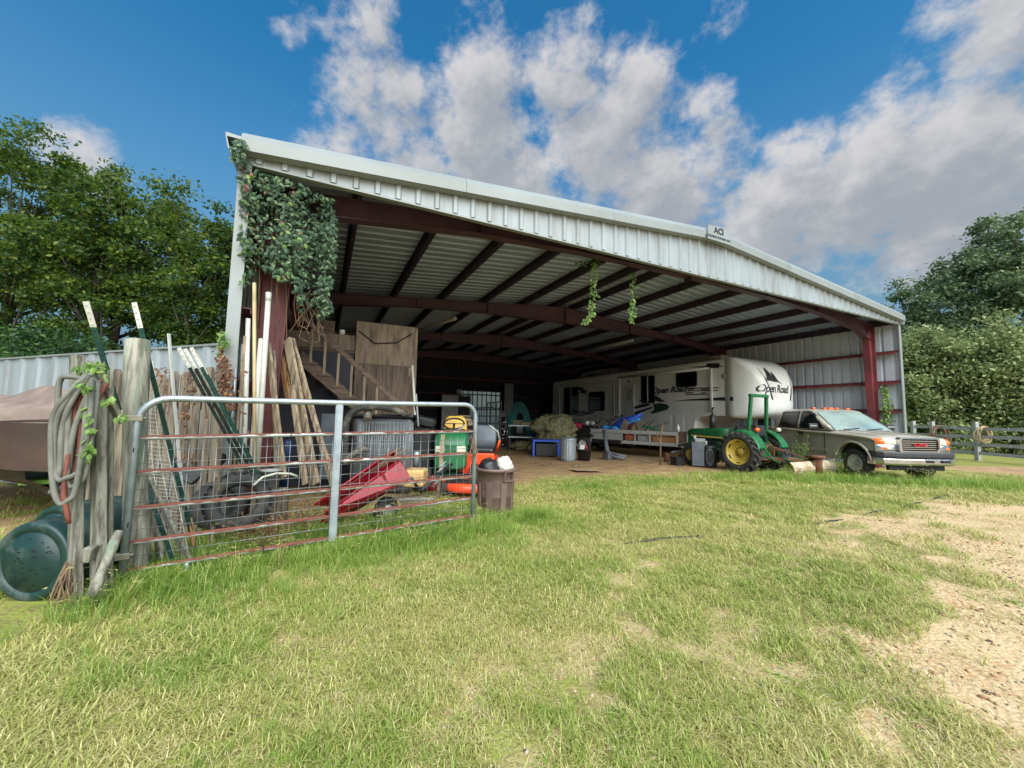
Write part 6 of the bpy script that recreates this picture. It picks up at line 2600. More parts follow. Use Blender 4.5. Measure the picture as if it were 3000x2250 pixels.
# chrome folding hand truck
t = Thing('hand_truck', 'bright silver folding hand truck with a black box on top', 'hand truck', floor_at(1471, 1313), 0, frame=WORLD)
Yh = gnd(1471, 1313).y
cx0 = at(1471, 1313, Yh).x
ztop = at(1471, 1222, Yh).z
for o in (-.22, -.08, .08, .22):
    mb = MB()
    mb.rod((cx0 + o, Yh, .06), (cx0 + o, Yh + .15, ztop), .022)
    t.part('upright_tube', mb, M['chrome'])
for z in (.15, .45, .62, .9, 1.2):
    mb = MB()
    mb.rod((cx0 - .23, Yh + .1 * z, z), (cx0 + .23, Yh + .1 * z, z), .018)
    t.part('cross_tube', mb, M['chrome'])
mb = MB()
mb.box((cx0, Yh - .1, .02), (.45, .25, .015))
t.part('toe_plate', mb, M['chrome'])
for o in (-.27, .27):
    t.part('wheel', tyre_mb((cx0 + o, Yh + .08, .11), (1, 0, 0), .11, .05, .05, 18), M['rubber'])
a, b = at(*p1(828, 800), Yh), at(*p1(905, 865), Yh)
mb = MB()
mb.span((a.x, Yh, b.z), (b.x, Yh + .25, a.z))
solo('tool_case', mb, M['blackplastic'], 'small black case resting on top of the silver hand truck', 'case', bevel=.03)
# dark green tent-like play house
t = Thing('pop_up_tent', 'dark teal pop up tent with an open arch at the back', 'tent', floor_at(1520, 1300), 0, frame=WORLD)
Yt = 19.0
a, b = at(*p1(895, 870), Yt), at(*p1(1132, 720), Yt)
cx1, hw = (a.x + b.x) / 2, (b.x - a.x) / 2
arch_o = [(cx1 + hw * math.cos(x), .0, .3 + (b.z - .3) * math.sin(x) ** .7) for x in np.linspace(0.02, PI - .02, 18)]
arch_i = [(cx1 + .05 + hw * .45 * math.cos(x), 0, .3 + (b.z - .3) * .72 * math.sin(x) ** .7) for x in np.linspace(0.02, PI - .02, 18)]
mb = MB()
vs = [Vector((x, Yt, z)) for x, _, z in arch_o] + [Vector((x, Yt, z)) for x, _, z in arch_i]
mb.add(vs, [(i, i + 1, 19 + i, 18 + i) for i in range(17)])
t.part('front_wall', mb, M['teal'])
mb = MB()
mb.loft([[Vector((x, Yt, z)) for x, _, z in arch_o], [Vector((cx1 + (x - cx1) * .8, Yt + 1.4, z * .95)) for x, _, z in arch_o]], closed=False, caps=False)
t.part('roof_skin', mb, M['teal'])
mb = MB()
mb.box((cx1 + .05, Yt + .3, .9), (.3, .2, .5))
solo('white_carton', mb, M['greybox'], 'pale carton standing inside the teal tent opening', 'carton')
# work table and odds in front of the tent
t = Thing('work_table', 'dark work table piled with gear in the middle of the barn', 'table', floor_at(1540, 1310), 0, frame=WORLD)
Yw = 17.3
a, b = at(*p1(915, 932), Yw), at(*p1(1250, 938), Yw)
mb = MB()
mb.span((a.x, Yw, a.z - .05), (b.x, Yw + .8, a.z))
t.part('table_top', mb, M['galv'])
mb = MB()
mb.span((a.x, Yw, a.z - .55), (b.x, Yw + .8, a.z - .50))
t.part('shelf', mb, M['galv'])
for x in (a.x + .05, b.x - .05):
    for y in (Yw + .05, Yw + .75):
        mb = MB()
        mb.bar((x, y, 0), (x, y, a.z - .05), .05, .05)
        t.part('leg', mb, M['blackpaint'])
tz = a.z
def on_table(x, y, w, d_, h, mat, name, lab, cat, z=None, Y=None):
    p = at(*p1(x, y), Y or Yw + .3)
    mb = MB()
    zb_ = tz if z is None else z
    mb.box((p.x, Y or Yw + .3, zb_ + h / 2), (w, d_, h), (0, 0, random.uniform(-.3, .3)))
    return solo(name, mb, M[mat], lab, cat, bevel=.02)
on_table(1170, 968, .42, .3, .16, 'blue', 'blue_box', 'bright blue box on the lower shelf of the work table', 'box', z=tz - .50)
on_table(1000, 900, .5, .35, .22, 'camo', 'canvas_bag', 'olive canvas bag heaped on the work table', 'bag')
on_table(1090, 905, .4, .3, .12, 'cardboard', 'flat_carton', 'flat tan carton on the work table', 'carton')
on_table(960, 890, .25, .3, .3, 'teal', 'green_case', 'dark green case at the left end of the work table', 'case')
p = floor_at(*p1(1025, 1125))
mb = MB()
mb.lathe([(0, 0), (.2, 0), (.24, .32), (.255, .33), (.235, .33), (.19, .02), (0, .02)], 20, p)
solo('red_tub', mb, mk('dull_red_plastic', srgb(150, 58, 44), rough=.6), 'dull red tub on the dirt floor under the work table', 'tub')
p = floor_at(*p1(935, 1130))
mb = MB()
mb.box(p + Vector((0, 0, .2)), (.22, .2, .4))
solo('grey_canister', mb, M['greybox'], 'small grey canister beside the hand truck', 'canister', bevel=.03)

# heaps of camouflage netting
def heap(c, size, seed, mat, name, lab, cat, n=(40, 20)):
    mb = MB()
    mb.sphere((0, 0, 0), 1, n[0], n[1])
    for i, p in enumerate(mb.v):
        d_ = p.normalized()
        n_ = noise.fractal(d_ * 1.7 + Vector((seed, 1, 2)), .8, 2.1, 5) + .35 * noise.fractal(d_ * 6 + Vector((seed, 1, 2)), .8, 2.1, 3)
        q_ = d_ * (1 + .30 * n_)
        mb.v[i] = Vector(c) + Vector((q_.x * size[0], q_.y * size[1], max(0, (q_.z * .5 + .45)) * size[2]))
    return solo(name, mb, mat, lab, cat)


p = at(*p1(1340, 1000), 16.2)
heap((p.x, 16.4, .35), (.85, .6, 1.35), 3.3, M['camo'], 'net_heap', 'big heap of olive camouflage netting behind the blue table', 'net heap', (60, 34))
p = floor_at(*p1(1050, 1165))
heap((p.x, p.y, 0), (.55, .35, .4), 6.1, M['camo'], 'brush_heap', 'low heap of dry brush on the floor left of the blue table', 'brush heap')
p = at(*p1(1250, 1040), 15.9)
heap((p.x, 15.8, .0), (.6, .3, .65), 8.1, M['camo'], 'net_heap', 'smaller netting heap spilling behind the blue table top', 'net heap')
# blue folding table with a dark crate below
pl, pr = floor_at(1562, 1338), floor_at(1640, 1338)
t = Thing('folding_table', 'small bright blue plastic table on the dirt floor', 'table', (pl + pr) / 2, 0, frame=WORLD)
zt_ = at(1600, 1289, pl.y).z
mb = MB()
mb.span((pl.x - .02, pl.y - .05, zt_ - .07), (pr.x + .05, pl.y + .7, zt_))
t.part('table_top', mb, M['blue'], bevel=.015)
for x in (pl.x + .02, pr.x + .0):
    for y in (pl.y + .02, pl.y + .62):
        mb = MB()
        mb.bar((x, y, 0), (x, y, zt_ - .07), .07, .05)
        t.part('leg', mb, M['blue'])
mb = MB()
mb.span((pl.x + .1, pl.y + .1, .01), (pr.x - .1, pl.y + .6, zt_ - .14))
solo('dark_crate', mb, M['blackplastic'], 'dark crate pushed under the blue plastic table', 'crate', bevel=.02)
# galvanised can
pc = floor_at(1664, 1349)
t = Thing('galvanised_can', 'ribbed galvanised trash can with lid on the dirt floor', 'trash can', pc, 0)
mb = MB()
nseg = 72
rings_ = []
for (r, z) in ((.235, .0), (.24, .03), (.262, .06), (.285, .70), (.29, .72), (.29, .75)):
    f = 1 if .05 < z < .71 else 0
    rings_.append([Vector(((r - .007 * f * (k % 4 < 2)) * math.cos(2 * PI * k / nseg), (r - .007 * f * (k % 4 < 2)) * math.sin(2 * PI * k / nseg), z)) for k in range(nseg)])
mb.loft(rings_, smooth=False)
t.part('can_body', mb, M['galv'])
mb = MB()
mb.lathe([(.30, .73), (.305, .755), (.28, .77), (.2, .785), (.06, .80), (0, .80)], 36)
lid = t.part('lid', mb, M['galv'])
mb = MB()
mb.tube([(-.07, 0, .795), (-.05, 0, .84), (.05, 0, .84), (.07, 0, .795)], .009, 6)
t.part('lid_handle', mb, M['galv'], under=lid)
for sg in (-1, 1):
    mb = MB()
    mb.tube([(sg * .28, -.07, .56), (sg * .32, -.06, .52), (sg * .32, .06, .52), (sg * .28, .07, .56)], .008, 6)
    t.part('side_handle', mb, M['galv'])
pc2 = floor_at(1711, 1348)
mb = MB()
mb.lathe([(0, 0), (.21, 0), (.245, .36), (.27, .36), (.27, .39), (.245, .39), (.2, .03), (0, .03)], 26, pc2)
solo('black_tub', mb, M['blackplastic'], 'black plastic tub right of the galvanised can', 'tub')
mb = MB()
mb.box(pc2 + Vector((-.1, 0, .44)), (.18, .16, .2), (.1, .1, .3))
solo('white_carton', mb, M['whitebox'], 'small white carton poking out of the black tub', 'carton')
mb = MB()
mb.lathe([(0, 0), (.05, 0), (.05, .14), (.02, .17), (.02, .2), (0, .2)], 12, pc2 + Vector((.07, -.03, .34)))
solo('red_bottle', mb, M['red'], 'red and white bottle standing in the black tub', 'bottle')

# ------------------------------------------------------------------ utility trailer full of junk, along the camper
O = Vector((11.35, 8.3, 0))
E_ = Vector((13.15, 4.55, 0))
TD = (E_ - O).normalized()
TN = Vector((-TD.y, TD.x, 0))
if TN.x < 0:
    TN = -TN
TLn = (E_ - O).length
# trailer axes: x along the side to the right, y away from the yard
TX = BARN.to_3x3() @ TD
TY = BARN.to_3x3() @ TN
TO = BARN @ O
TM = Matrix(((TX.x, TY.x, 0, TO.x), (TX.y, TY.y, 0, TO.y), (0, 0, 1, 0), (0, 0, 0, 1)))
tl = Thing('utility_trailer', 'old tandem axle utility trailer with grey board sides beside the camper', 'trailer', TO, 0, frame=TM)
WT = 1.35
mb = MB()
for y in (0, WT):
    mb.bar((-1.2, y, .50), (TLn, y, .50), .06, .12)
for k in range(7):
    x = -1.2 + (TLn + 1.2) * k / 6
    mb.bar((x, 0, .47), (x, WT, .47), .05, .08)
tl.part('chassis', mb, M['blackpaint'])
for k in range(6):
    mb = MB()
    y0 = WT * k / 6
    mb.span((-1.2, y0 + .005, .56), (TLn, y0 + WT / 6 - .005, .595))
    tl.part('deck_plank', mb, M['darkwood'])
posts_x = [-1.15, .55, 1.2, 1.95, 2.5, 3.1, TLn - .05]
for y in (-.03, WT + .03):
    for x in posts_x:
        mb = MB()
        mb.bar((x, y, .45), (x, y, 1.02), .05, .05, up=(0, 1, 0))
        tl.part('side_post', mb, M['railwood'])
for (x0, x1, z0, z1, m_) in ((.6, TLn - .02, .88, 1.02, 'railwood'), (.6, 2.0, .60, .86, 'greybox'), (-1.15, .55, .86, 1.0, 'blackpaint'), (2.0, TLn - .02, .47, .60, 'railwood')):
    mb = MB()
    mb.span((x0, -.075, z0), (x1, -.057, z1))
    tl.part('side_board', mb, M[m_])
mb = MB()
mb.span((-1.15, WT + .06, .6), (TLn, WT + .08, 1.0))
tl.part('side_board', mb, M['darkwood'])
for cx2 in (-.42, .28):
    for sg, y in ((-1, -.16), (1, WT + .16)):
        w_ = tl.part('wheel', tyre_mb((cx2, y, .34), (0, 1, 0), .335, .2, .19, 30), M['rubber'])
        mb = MB()
        mb.lathe([(0, .04), (.06, .05), (.07, .02), (.17, .03), (.195, .09), (.195, -.06)], 20, (cx2, y, .34), (0, sg, 0))
        tl.part('rim', mb, M['whitebox'], under=w_)
    mb = MB()
    mb.rod((cx2, -.1, .34), (cx2, WT + .1, .34), .035)
    tl.part('axle', mb, M['blackpaint'])
mb = MB()
mb.prism([(-.85, -.28, .74), (-.72, -.28, .80), (.58, -.28, .80), (.70, -.28, .74), (.70, -.28, .70), (-.85, -.28, .70)], (0, .24, 0))
tl.part('mudguard', mb, M['blackpaint'])
mb = MB()
mb.bar((TLn, .1, .5), (TLn + .55, WT / 2, .5), .07, .07)
mb.bar((TLn, WT - .1, .5), (TLn + .55, WT / 2, .5), .07, .07)
tl.part('drawbar', mb, M['blackpaint'])
mb = MB()
mb.rod((-.95, -.12, .98), (-.95, -.18, .98), .09)
tl.part('reflector', mb, M['chrome'])


def tjunk(name, mb, mat, lab, cat, bevel=0, group=None, kind=None):
    return solo(name, mb, mat, lab, cat, frame=TM, bevel=bevel, group=group, kind=kind)


# framed panels standing on the outer side (old signs) at the right end
for i, (x0, x1, m_, lab) in enumerate(((2.02, 2.48, 'skin_brown', 'brown and orange box seen through the trailer side posts'), (2.53, 3.05, 'greybox', 'grey bin behind the trailer side posts'), (3.12, TLn - .08, 'newwood', 'orange printed carton at the right end of the trailer'))):
    mb = MB()
    mb.span((x0 + .03, .06, .60), (x1 - .03, .4, .88))
    tjunk('packed_box', mb, M[m_], lab, 'box', .01)
# blue boat-shaped pool float and kayak
mb = MB()
rings_ = []
for t_ in np.linspace(0, 1, 14):
    w = .38 * math.sin(PI * (t_ * .86 + .10)) ** .7
    c = Vector((1.25 + 1.35 * t_, .55 - .1 * t_, 1.10 + .55 * t_ ** 1.5))
    rings_.append([c + Vector((0, w * math.cos(a_), w * .62 * math.sin(a_))) for a_ in np.linspace(0, 2 * PI, 13)[:-1]])
mb.loft(rings_)
tjunk('kayak', mb, M['blue'], 'bright blue toy kayak tilted up on the trailer load', 'kayak')
mb = MB()
pts = [Vector((.95 + 1.1 * t_, .28 + .05 * math.sin(t_ * 9), 1.05 + .02 * math.sin(t_ * 7))) for t_ in np.linspace(0, 1, 12)]
mb.tube(pts, [.10 + .03 * math.sin(k * 1.3) for k in range(12)], 10)
pts = [Vector((1.7 + .9 * t_, .22, 1.12 + .36 * t_)) for t_ in np.linspace(0, 1, 10)]
mb.tube(pts, [.06 + .03 * math.sin(k * .35) for k in range(10)], 10)
tjunk('pool_float', mb, M['blue_light'], 'crumpled light blue pool float hanging over the trailer side', 'pool float')
# bicycle frames
def bike(x0, y0, z0, mat, lab):
    t = Thing('bicycle', lab, 'bicycle', TM @ Vector((x0, y0, z0)), 0, frame=TM @ Matrix.Translation((x0, y0, z0)))
    for cx3 in (-.3, .3):
        mb = MB()
        mb.tube([Vector((cx3 + .22 * math.cos(a_), 0, .22 + .22 * math.sin(a_))) for a_ in np.linspace(0, 2 * PI, 25)[:-1]], .018, 6, closed=True)
        w_ = t.part('wheel', mb, M['rubber'])
        for k in range(8):
            mb = MB()
            a_ = 2 * PI * k / 8
            mb.rod((cx3, 0, .22), (cx3 + .21 * math.cos(a_), 0, .22 + .21 * math.sin(a_)), .003, n=4)
            t.part('spoke', mb, M['wire'], under=w_)
    mb = MB()
    for (a_, b_) in (((-.3, .22), (-.05, .22)), ((-.3, .22), (-.12, .50)), ((-.05, .22), (-.12, .50)), ((-.05, .22), (.22, .48)), ((-.12, .46), (.2, .52)), ((.3, .22), (.19, .58))):
        mb.rod((a_[0], 0, a_[1]), (b_[0], 0, b_[1]), .014, n=7)
    t.part('frame', mb, mat)
    mb = MB()
    mb.tube([(.20, -.22, .66), (.17, -.15, .68), (.19, 0, .58), (.17, .15, .68), (.20, .22, .66)], .012, 6)
    t.part('handlebar', mb, M['blackplastic'])
    mb = MB()
    mb.box((-.13, 0, .55), (.2, .1, .04))
    t.part('saddle', mb, M['blackplastic'], bevel=.015)
    return t


bike(1.75, .28, .98, M['blue'], 'small blue bicycle in front of the blue kayak')
bike(.60, .55, 1.02, M['blackpaint'], 'dark child bicycle on the trailer left of the blue float')
bike(1.15, .9, .9, M['rust'], 'orange brown bicycle deep in the trailer load')
# pink and red toys, helmets
mb = MB()
mb.sphere((-.95, .4, 1.15), .20, 16, 10, (1, 1, .9))
tjunk('pink_bag', mb, M['pink'], 'bright magenta bag at the left end of the trailer', 'bag')
t = Thing('ride_on_toy', 'raspberry red ride on toy car on the trailer', 'toy', TM @ Vector((-.45, .4, .8)), 0, frame=TM)
mb = MB()
rings_ = []
for (x, z0, z1) in ((-.85, .98, 1.1), (-.75, .95, 1.22), (-.4, .95, 1.26), (-.15, .97, 1.20), (-.05, 1.0, 1.1)):
    rings_.append([Vector((x, .4 + y, (z0 + z1) / 2 + z)) for y, z in round_rect(.4, z1 - z0, .05, 3)])
mb.loft(rings_)
t.part('toy_body', mb, M['toyred'])
for x in (-.7, -.2):
    t.part('wheel', tyre_mb((x, .18, .96), (0, 1, 0), .10, .06, .04, 16), M['blackplastic'])
mb = MB()
mb.tube([Vector((-.42 + .33 * math.cos(a_), .4, 1.32 + .06 * math.sin(a_))) for a_ in np.linspace(0, 2 * PI, 20)[:-1]], .02, 6, closed=True)
t.part('steering_hoop', mb, M['blackplastic'])
for i, (x, m_, lab) in enumerate(((.18, 'whitebox', 'white helmet beside the toy car on the trailer'), (.42, 'greybox', 'grey helmet second from the toy car'))):
    mb = MB()
    mb.sphere((x, .35, 1.24), .12, 16, 10, (1.1, .9, .85))
    tjunk('helmet', mb, M[m_], lab, 'helmet', group='helmets on the trailer')
mb = MB()
mb.span((.02, .15, .95), (.62, .6, 1.14))
tjunk('metal_rack', mb, M['blackpaint'], 'black metal rack carrying the two helmets', 'rack', .01)
for i, (x, y, w, h, ry, m_, lab) in enumerate(((2.0, .15, .24, .42, -.35, 'ply', 'tan box lid tilted on the trailer right of the blue float'), (2.2, .18, .24, .4, -.35, 'decal_maroon', 'maroon panel tilted behind the tan lid'), (2.35, .3, .3, .3, -.3, 'cardboard', 'pale cardboard piece between panels on the trailer'),
                                              (2.62, .2, .24, .40, .25, 'oldwood', 'grey slatted crate piece upright on the trailer'), (3.05, .3, .62, .2, -.3, 'green', 'green metal lid slanting at the trailer right end'))):
    mb = MB()
    mb.box((x, y, 1.02 + h * .45), (w, .06 if i < 4 else .4, h if i < 4 else .05), (0, -ry, 0))
    tjunk('loose_panel', mb, M[m_], lab, 'panel', .006)
r4 = random.Random(21)
for i, (m_, lab) in enumerate((('rust', 'long rusty bar lying across the trailer load'), ('blackpaint', 'black steel bar in the middle of the trailer load'), ('darkwood', 'dark wooden slat in the trailer load'), ('greybox', 'grey strip among the trailer junk'), ('lumber', 'tan lath on the trailer junk'),
                               ('rust', 'short rusty rod at the right of the trailer load'), ('blackpaint', 'thin black rod over the trailer side'), ('oldwood', 'weathered grey lath at the trailer right end'))):
    x, y = 1.75 + i * .22, r4.uniform(.2, .9)
    d_ = Vector((r4.uniform(.25, .5), r4.uniform(-.2, .2), r4.uniform(-.05, .22)))
    mb = MB()
    mb.bar(Vector((x, y, 1.06 + r4.uniform(0, .2))) - d_, Vector((x, y, 1.08 + r4.uniform(0, .25))) + d_, r4.uniform(.03, .09), .02)
    tjunk('scrap_piece', mb, M[m_], lab, 'scrap', group='scrap heaped on the trailer')
mb = MB()
mb.lathe([(0, 0), (.05, 0), (.055, .16), (.02, .22), (.02, .28), (0, .28)], 12, (TLn - .04, .1, 1.02))
tjunk('white_bottle', mb, M['whitebox'], 'white bottle standing on the right end of the trailer', 'bottle')
# exhaust pipe leaning on the trailer and coil on the floor
a_, b_, c_ = at(*p1(1800, 985), 15.1), at(*p1(1830, 1190), 14.4), at(*p1(1990, 1245), 14.0)
c_.z = .08
b_.z = .28
mb = MB()
mb.tube([a_, a_.lerp(b_, .5), b_, b_.lerp(c_, .3) - Vector((0, 0, .10)), c_], [.07, .07, .085, .05, .05], 12)
mb.tube([b_, b_.lerp(c_, .5) + Vector((0, .1, .02)), c_ + Vector((.1, .1, .05))], .045, 10)
solo('exhaust_pipe', mb, M['greyplastic'], 'long grey exhaust pipe leaning against the trailer side', 'exhaust pipe')
# branch-like stand and small wood pieces at the right end
mb = MB()
b0 = floor_at(1935, 1362)
mb.tube([b0, b0 + Vector((.0, 0, .4)), b0 + Vector((.02, 0, 1.0)), at(*c2(1085, 920), b0.y)], [.03, .028, .024, .02], 8)
mb.tube([b0 + Vector((.02, 0, .55)), at(*c2(1015, 975), b0.y)], .018, 7)
solo('forked_branch', mb, M['stem'], 'forked brown branch propped in front of the trailer', 'branch')
t = Thing('towing_implement', 'pile of rusty chain hoist parts in front of the trailer', 'implement', floor_at(2010, 1345), 0, frame=WORLD)
b0 = floor_at(2010, 1345)
for i, (dx, dz, ex, ez) in enumerate(((-.35, .1, .25, .2), (-.1, .05, .1, .5), (.0, .3, .3, .1), (-.5, .25, .0, .28))):
    mb = MB()
    mb.bar(b0 + Vector((dx, .05 * i, dz)), b0 + Vector((ex, .05 * i + .1, ez)), .06, .05)
    t.part('lever_piece', mb, M[('rust', 'greybox', 'rust', 'galv')[i]])
mb = MB()
mb.lathe([(0, 0), (.16, 0), (.16, .05), (.1, .1), (0, .1)], 18, b0 + Vector((-.1, 0, .2)), (.2, -1, .2))
t.part('winch_drum', mb, M['rust'])
# black heater cabinet in front of the tractor
pcab = Vector((6.05, 12.75, 0))
t = Thing('heater_cabinet', 'black ribbed heater cabinet with small parts on top beside the tractor', 'heater', pcab, -.35)
mb = MB()
mb.box((0, 0, .40), (.42, .4, .76))
t.part('cabinet_body', mb, M['greyplastic'], bevel=.015)
mb = MB()
mb.lathe([(.21, 0), (.22, .1), (.215, .6), (.2, .66), (0, .66)], 26, (.30, -.05, .02))
t.part('drum', mb, M['blackpaint'])
mb = MB()
mb.tube([Vector((.30 + .1 * math.cos(a_), -.27, .34 + .24 * math.sin(a_))) for a_ in np.linspace(0, 2 * PI, 18)[:-1]], .008, 5, closed=True)
t.part('wire_handle', mb, M['wire'])
mb = MB()
mb.box((.05, 0, .84), (.3, .2, .1))
mb.rod((-.1, .05, .8), (-.1, .05, .98), .05)
solo('spray_gear', mb, M['greybox'], 'small grey motor parts piled on the black heater cabinet', 'motor', frame=Matrix.Translation(pcab) @ Matrix.Rotation(-.35, 4, 'Z'))
# flat cardboard and concrete scrap on the dirt
pk_ = floor_at(1722, 1381)
mb = MB()
mb.grid(lambda u, v: pk_ + Vector(((u - .5) * .75 - .1 * v, (v - .5) * .5, .03 + .05 * u * (1 - u) + .04 * abs(u - .5))), 8, 5)
for i in range(len(mb.v)):
    pass
solo('cardboard_sheet', mb, M['cardboard'], 'flattened cardboard sheet lying on the bare dirt', 'cardboard')
p = floor_at(2126, 1374)
mb = MB()
mb.box(p + Vector((0, -.25, .06)), (.16, .12, .14), (.1, .1, .4))
solo('concrete_lump', mb, M['greybox'], 'pale concrete lump in grass before the tractor wheel', 'block', bevel=.012)
for i, (px, py, m_, lab) in enumerate(((1835, 1378, 'stem', 'brown stick on the dirt right of the cardboard sheet'), (1890, 1352, 'greybox', 'pale stick on the dirt below the trailer side'), (1600, 1362, 'stem', 'brown stick on the dirt in front of the blue table'), (1690, 1366, 'greybox', 'pale stick on the dirt in front of the galvanised can'))):
    p = floor_at(px, py)
    mb = MB()
    d_ = Vector((r4.uniform(-.2, .2), r4.uniform(-.2, .2), 0))
    mb.tube([p - d_ + Vector((0, 0, .02)), p + Vector((0, 0, .03)), p + d_ + Vector((0, 0, .02))], .012, 5)
    solo('floor_stick', mb, M[m_], lab, 'stick', 'sticks on the dirt')
# black irrigation pipe half buried in the lawn
segs = [((1830, 1588), (2125, 1566)), ((2390, 1535), (2470, 1520)), ((2530, 1508), (2610, 1494)), ((2640, 1488), (2700, 1472)), ((2720, 1467), (2820, 1442))]
t = Thing('irrigation_pipe', 'thin black water pipe half hidden in the lawn grass', 'pipe', gnd(2400, 1530), 0, frame=WORLD)
for (a_, b_) in segs:
    A_, B_ = gnd(*a_), gnd(*b_)
    mb = MB()
    pts = []
    for k in range(7):
        p = A_.lerp(B_, k / 6)
        p.z = gz_at(p.x, p.y) + .026 * math.sin(PI * k / 6) - .004
        pts.append(p)
    mb.tube(pts, .014, 8)
    t.part('pipe_length', mb, M['blackplastic'])

# ------------------------------------------------------------------ more of the stored clutter along the walls
def clutter(px, py, w, d_, h, mat, name, lab, cat, rz=0.0, z=0.0, kind='box'):
    p = floor_at(px, py)
    t_ = Matrix.Translation(p + Vector((0, 0, z))) @ Matrix.Rotation(rz, 4, 'Z')
    if kind == 'barrel':
        mb = MB()
        mb.lathe([(0, 0), (w * .47, 0), (w * .5, .02), (w * .5, h * .33), (w * .52, h * .35), (w * .5, h * .37), (w * .5, h * .66), (w * .52, h * .68), (w * .5, h * .7), (w * .5, h - .02), (w * .47, h), (w * .44, h - .02), (0, h - .02)], 24)
        return solo(name, mb, M[mat], lab, cat, frame=t_)
    if kind == 'tyre':
        return solo(name, tyre_mb((0, 0, w), (.3, -1, .25), w, d_, w * .58, 28), M[mat], lab, cat, frame=t_)
    t = Thing(name, lab, cat, p + Vector((0, 0, z)), rz)
    mb = MB()
    mb.span((-w / 2, -d_ / 2, 0), (w / 2, d_ / 2, h * .86))
    t.part('box_body', mb, M[mat], bevel=.012)
    mb = MB()
    mb.span((-w / 2 - .012, -d_ / 2 - .012, h * .86), (w / 2 + .012, d_ / 2 + .012, h))
    t.part('box_lid', mb, M[mat], bevel=.01)
    return t


clutter(1262, 1330, .6, .5, .75, 'blackpaint', 'tool_chest', 'dark tool chest behind the yellow seated mower', 'tool chest', .2)
clutter(1240, 1345, .5, .5, .95, 'camo', 'covered_machine', 'machine under an olive cover left of the yellow seat', 'machine', .3)
clutter(1425, 1318, .45, .4, .55, 'blue_dark', 'storage_bin', 'dark blue storage bin beneath the black trailer ramp', 'bin', .1)
clutter(1405, 1322, .5, .4, .4, 'blackplastic', 'storage_bin', 'black storage bin beside the dark blue bin', 'bin', -.1)
clutter(1512, 1312, .42, .4, .6, 'blackpaint', 'steel_barrel', 'black steel barrel at the left leg of the work table', 'barrel', kind='barrel')
clutter(1525, 1316, .3, .2, .3, 'rubber', 'spare_tyre', 'small tyre leaning under the work table', 'tyre', kind='tyre')
clutter(1660, 1308, .55, .5, .9, 'teal', 'storage_crate', 'dark teal crate between the netting heap and the trailer', 'crate', .4)
clutter(1640, 1303, .5, .4, 1.25, 'blackplastic', 'equipment_case', 'tall black case behind the galvanised can', 'case', .2)
clutter(1690, 1318, .34, .22, .36, 'rubber', 'spare_tyre', 'tyre leaning against the left end of the trailer', 'tyre', kind='tyre')
clutter(1785, 1345, .4, .3, .22, 'greyplastic', 'tool_tray', 'flat grey tool tray by the exhaust pipe foot', 'tray', .5)
clutter(1985, 1362, .32, .3, .26, 'blackpaint', 'battery_box', 'black battery box on the dirt before the trailer end', 'battery', .3)
clutter(1955, 1352, .2, .2, .3, 'rust', 'rusty_can', 'rusty can on the dirt beside the forked branch', 'can', kind='barrel')
clutter(1560, 1300, .7, .6, 1.3, 'darkwood', 'wooden_cabinet', 'brown wooden cabinet in the dark behind the work table', 'cabinet', .45)
clutter(1605, 1296, .6, .5, 1.7, 'blackpaint', 'steel_locker', 'tall dark locker near the rear end of the camper', 'locker', .45)
clutter(1180, 1380, .55, .5, .6, 'blackplastic', 'storage_bin', 'black bin in the shade below the staircase', 'bin', .4)
clutter(1150, 1390, .5, .45, .8, 'blue_dark', 'steel_barrel', 'dark blue barrel under the staircase', 'barrel', kind='barrel')
clutter(1110, 1400, .5, .5, .5, 'darkwood', 'wooden_box', 'dark wooden box behind the leaning boards', 'box', .3)
# ------------------------------------------------------------------ right hand rail fence
rf = Thing('rail_fence', 'grey four rail board fence running right from the barn corner', 'fence', (18, 16.6, 0), 0, frame=WORLD)
FA, FB = at(2779, 1245, 17.6), at(3000, 1245, 15.1)
fd = (FB - FA)
fd.z = 0
fd /= (3000 - 2779)
fpt = lambda px, z=0: Vector((FA.x, FA.y, z)) + fd * (px - 2779)
POSTS = (2655, 2728, 2873, 3040, 3240)
for (z0, zw) in ((1.34, .13), (1.0, .13), (.66, .13), (.32, .13)):
    for (a_, b_) in ((2640, 2800), (2802, 2960), (2962, 3130), (3132, 3300)):
        mb = MB()
        mb.bar(fpt(a_, z0 + random.uniform(-.02, .02)), fpt(b_, z0 + random.uniform(-.02, .02)), .035, zw)
        rf.part('rail', mb, M['railwood'])
for p in POSTS:
    mb = MB()
    q_ = fpt(p) + Vector((.0, .09, 0))
    mb.bar(q_ + Vector((0, 0, -.1)), q_ + Vector((0, 0, 1.62)), .14, .14, up=(0, 1, 0))
    rf.part('fence_post', mb, M['railwood'])
for p, lab, m_, n_, r_ in ((2728, 'coil of brown rope hung over the fence post nearest the barn', 'stem', 11, .40), (2873, 'coil of yellowed rope hung on the second fence post from the barn', 'bamboo', 7, .30)):
    c = fpt(p, 1.12) + Vector((0, -.06, 0))
    t = Thing('rope_coil', lab, 'rope coil', (c.x, c.y, .7), 0, 'rope coils on the rail fence', frame=WORLD)
    for k in range(n_):
        mb = MB()
        rw_, rh = r_ * random.uniform(.75, 1.1), r_ * random.uniform(.85, 1.2)
        o_ = Vector((random.uniform(-.06, .06), -.04 - .02 * k, .30 - rh + random.uniform(-.03, .03)))
        mb.tube([c + o_ + Vector((rw_ * math.cos(a_) + .03 * math.sin(3 * a_ + k), .02 * math.sin(2 * a_), rh * math.sin(a_))) for a_ in np.linspace(0, 2 * PI, 22)[:-1]], .016, 5, closed=True)
        t.part('rope_loop', mb, M[m_])
mb = MB()
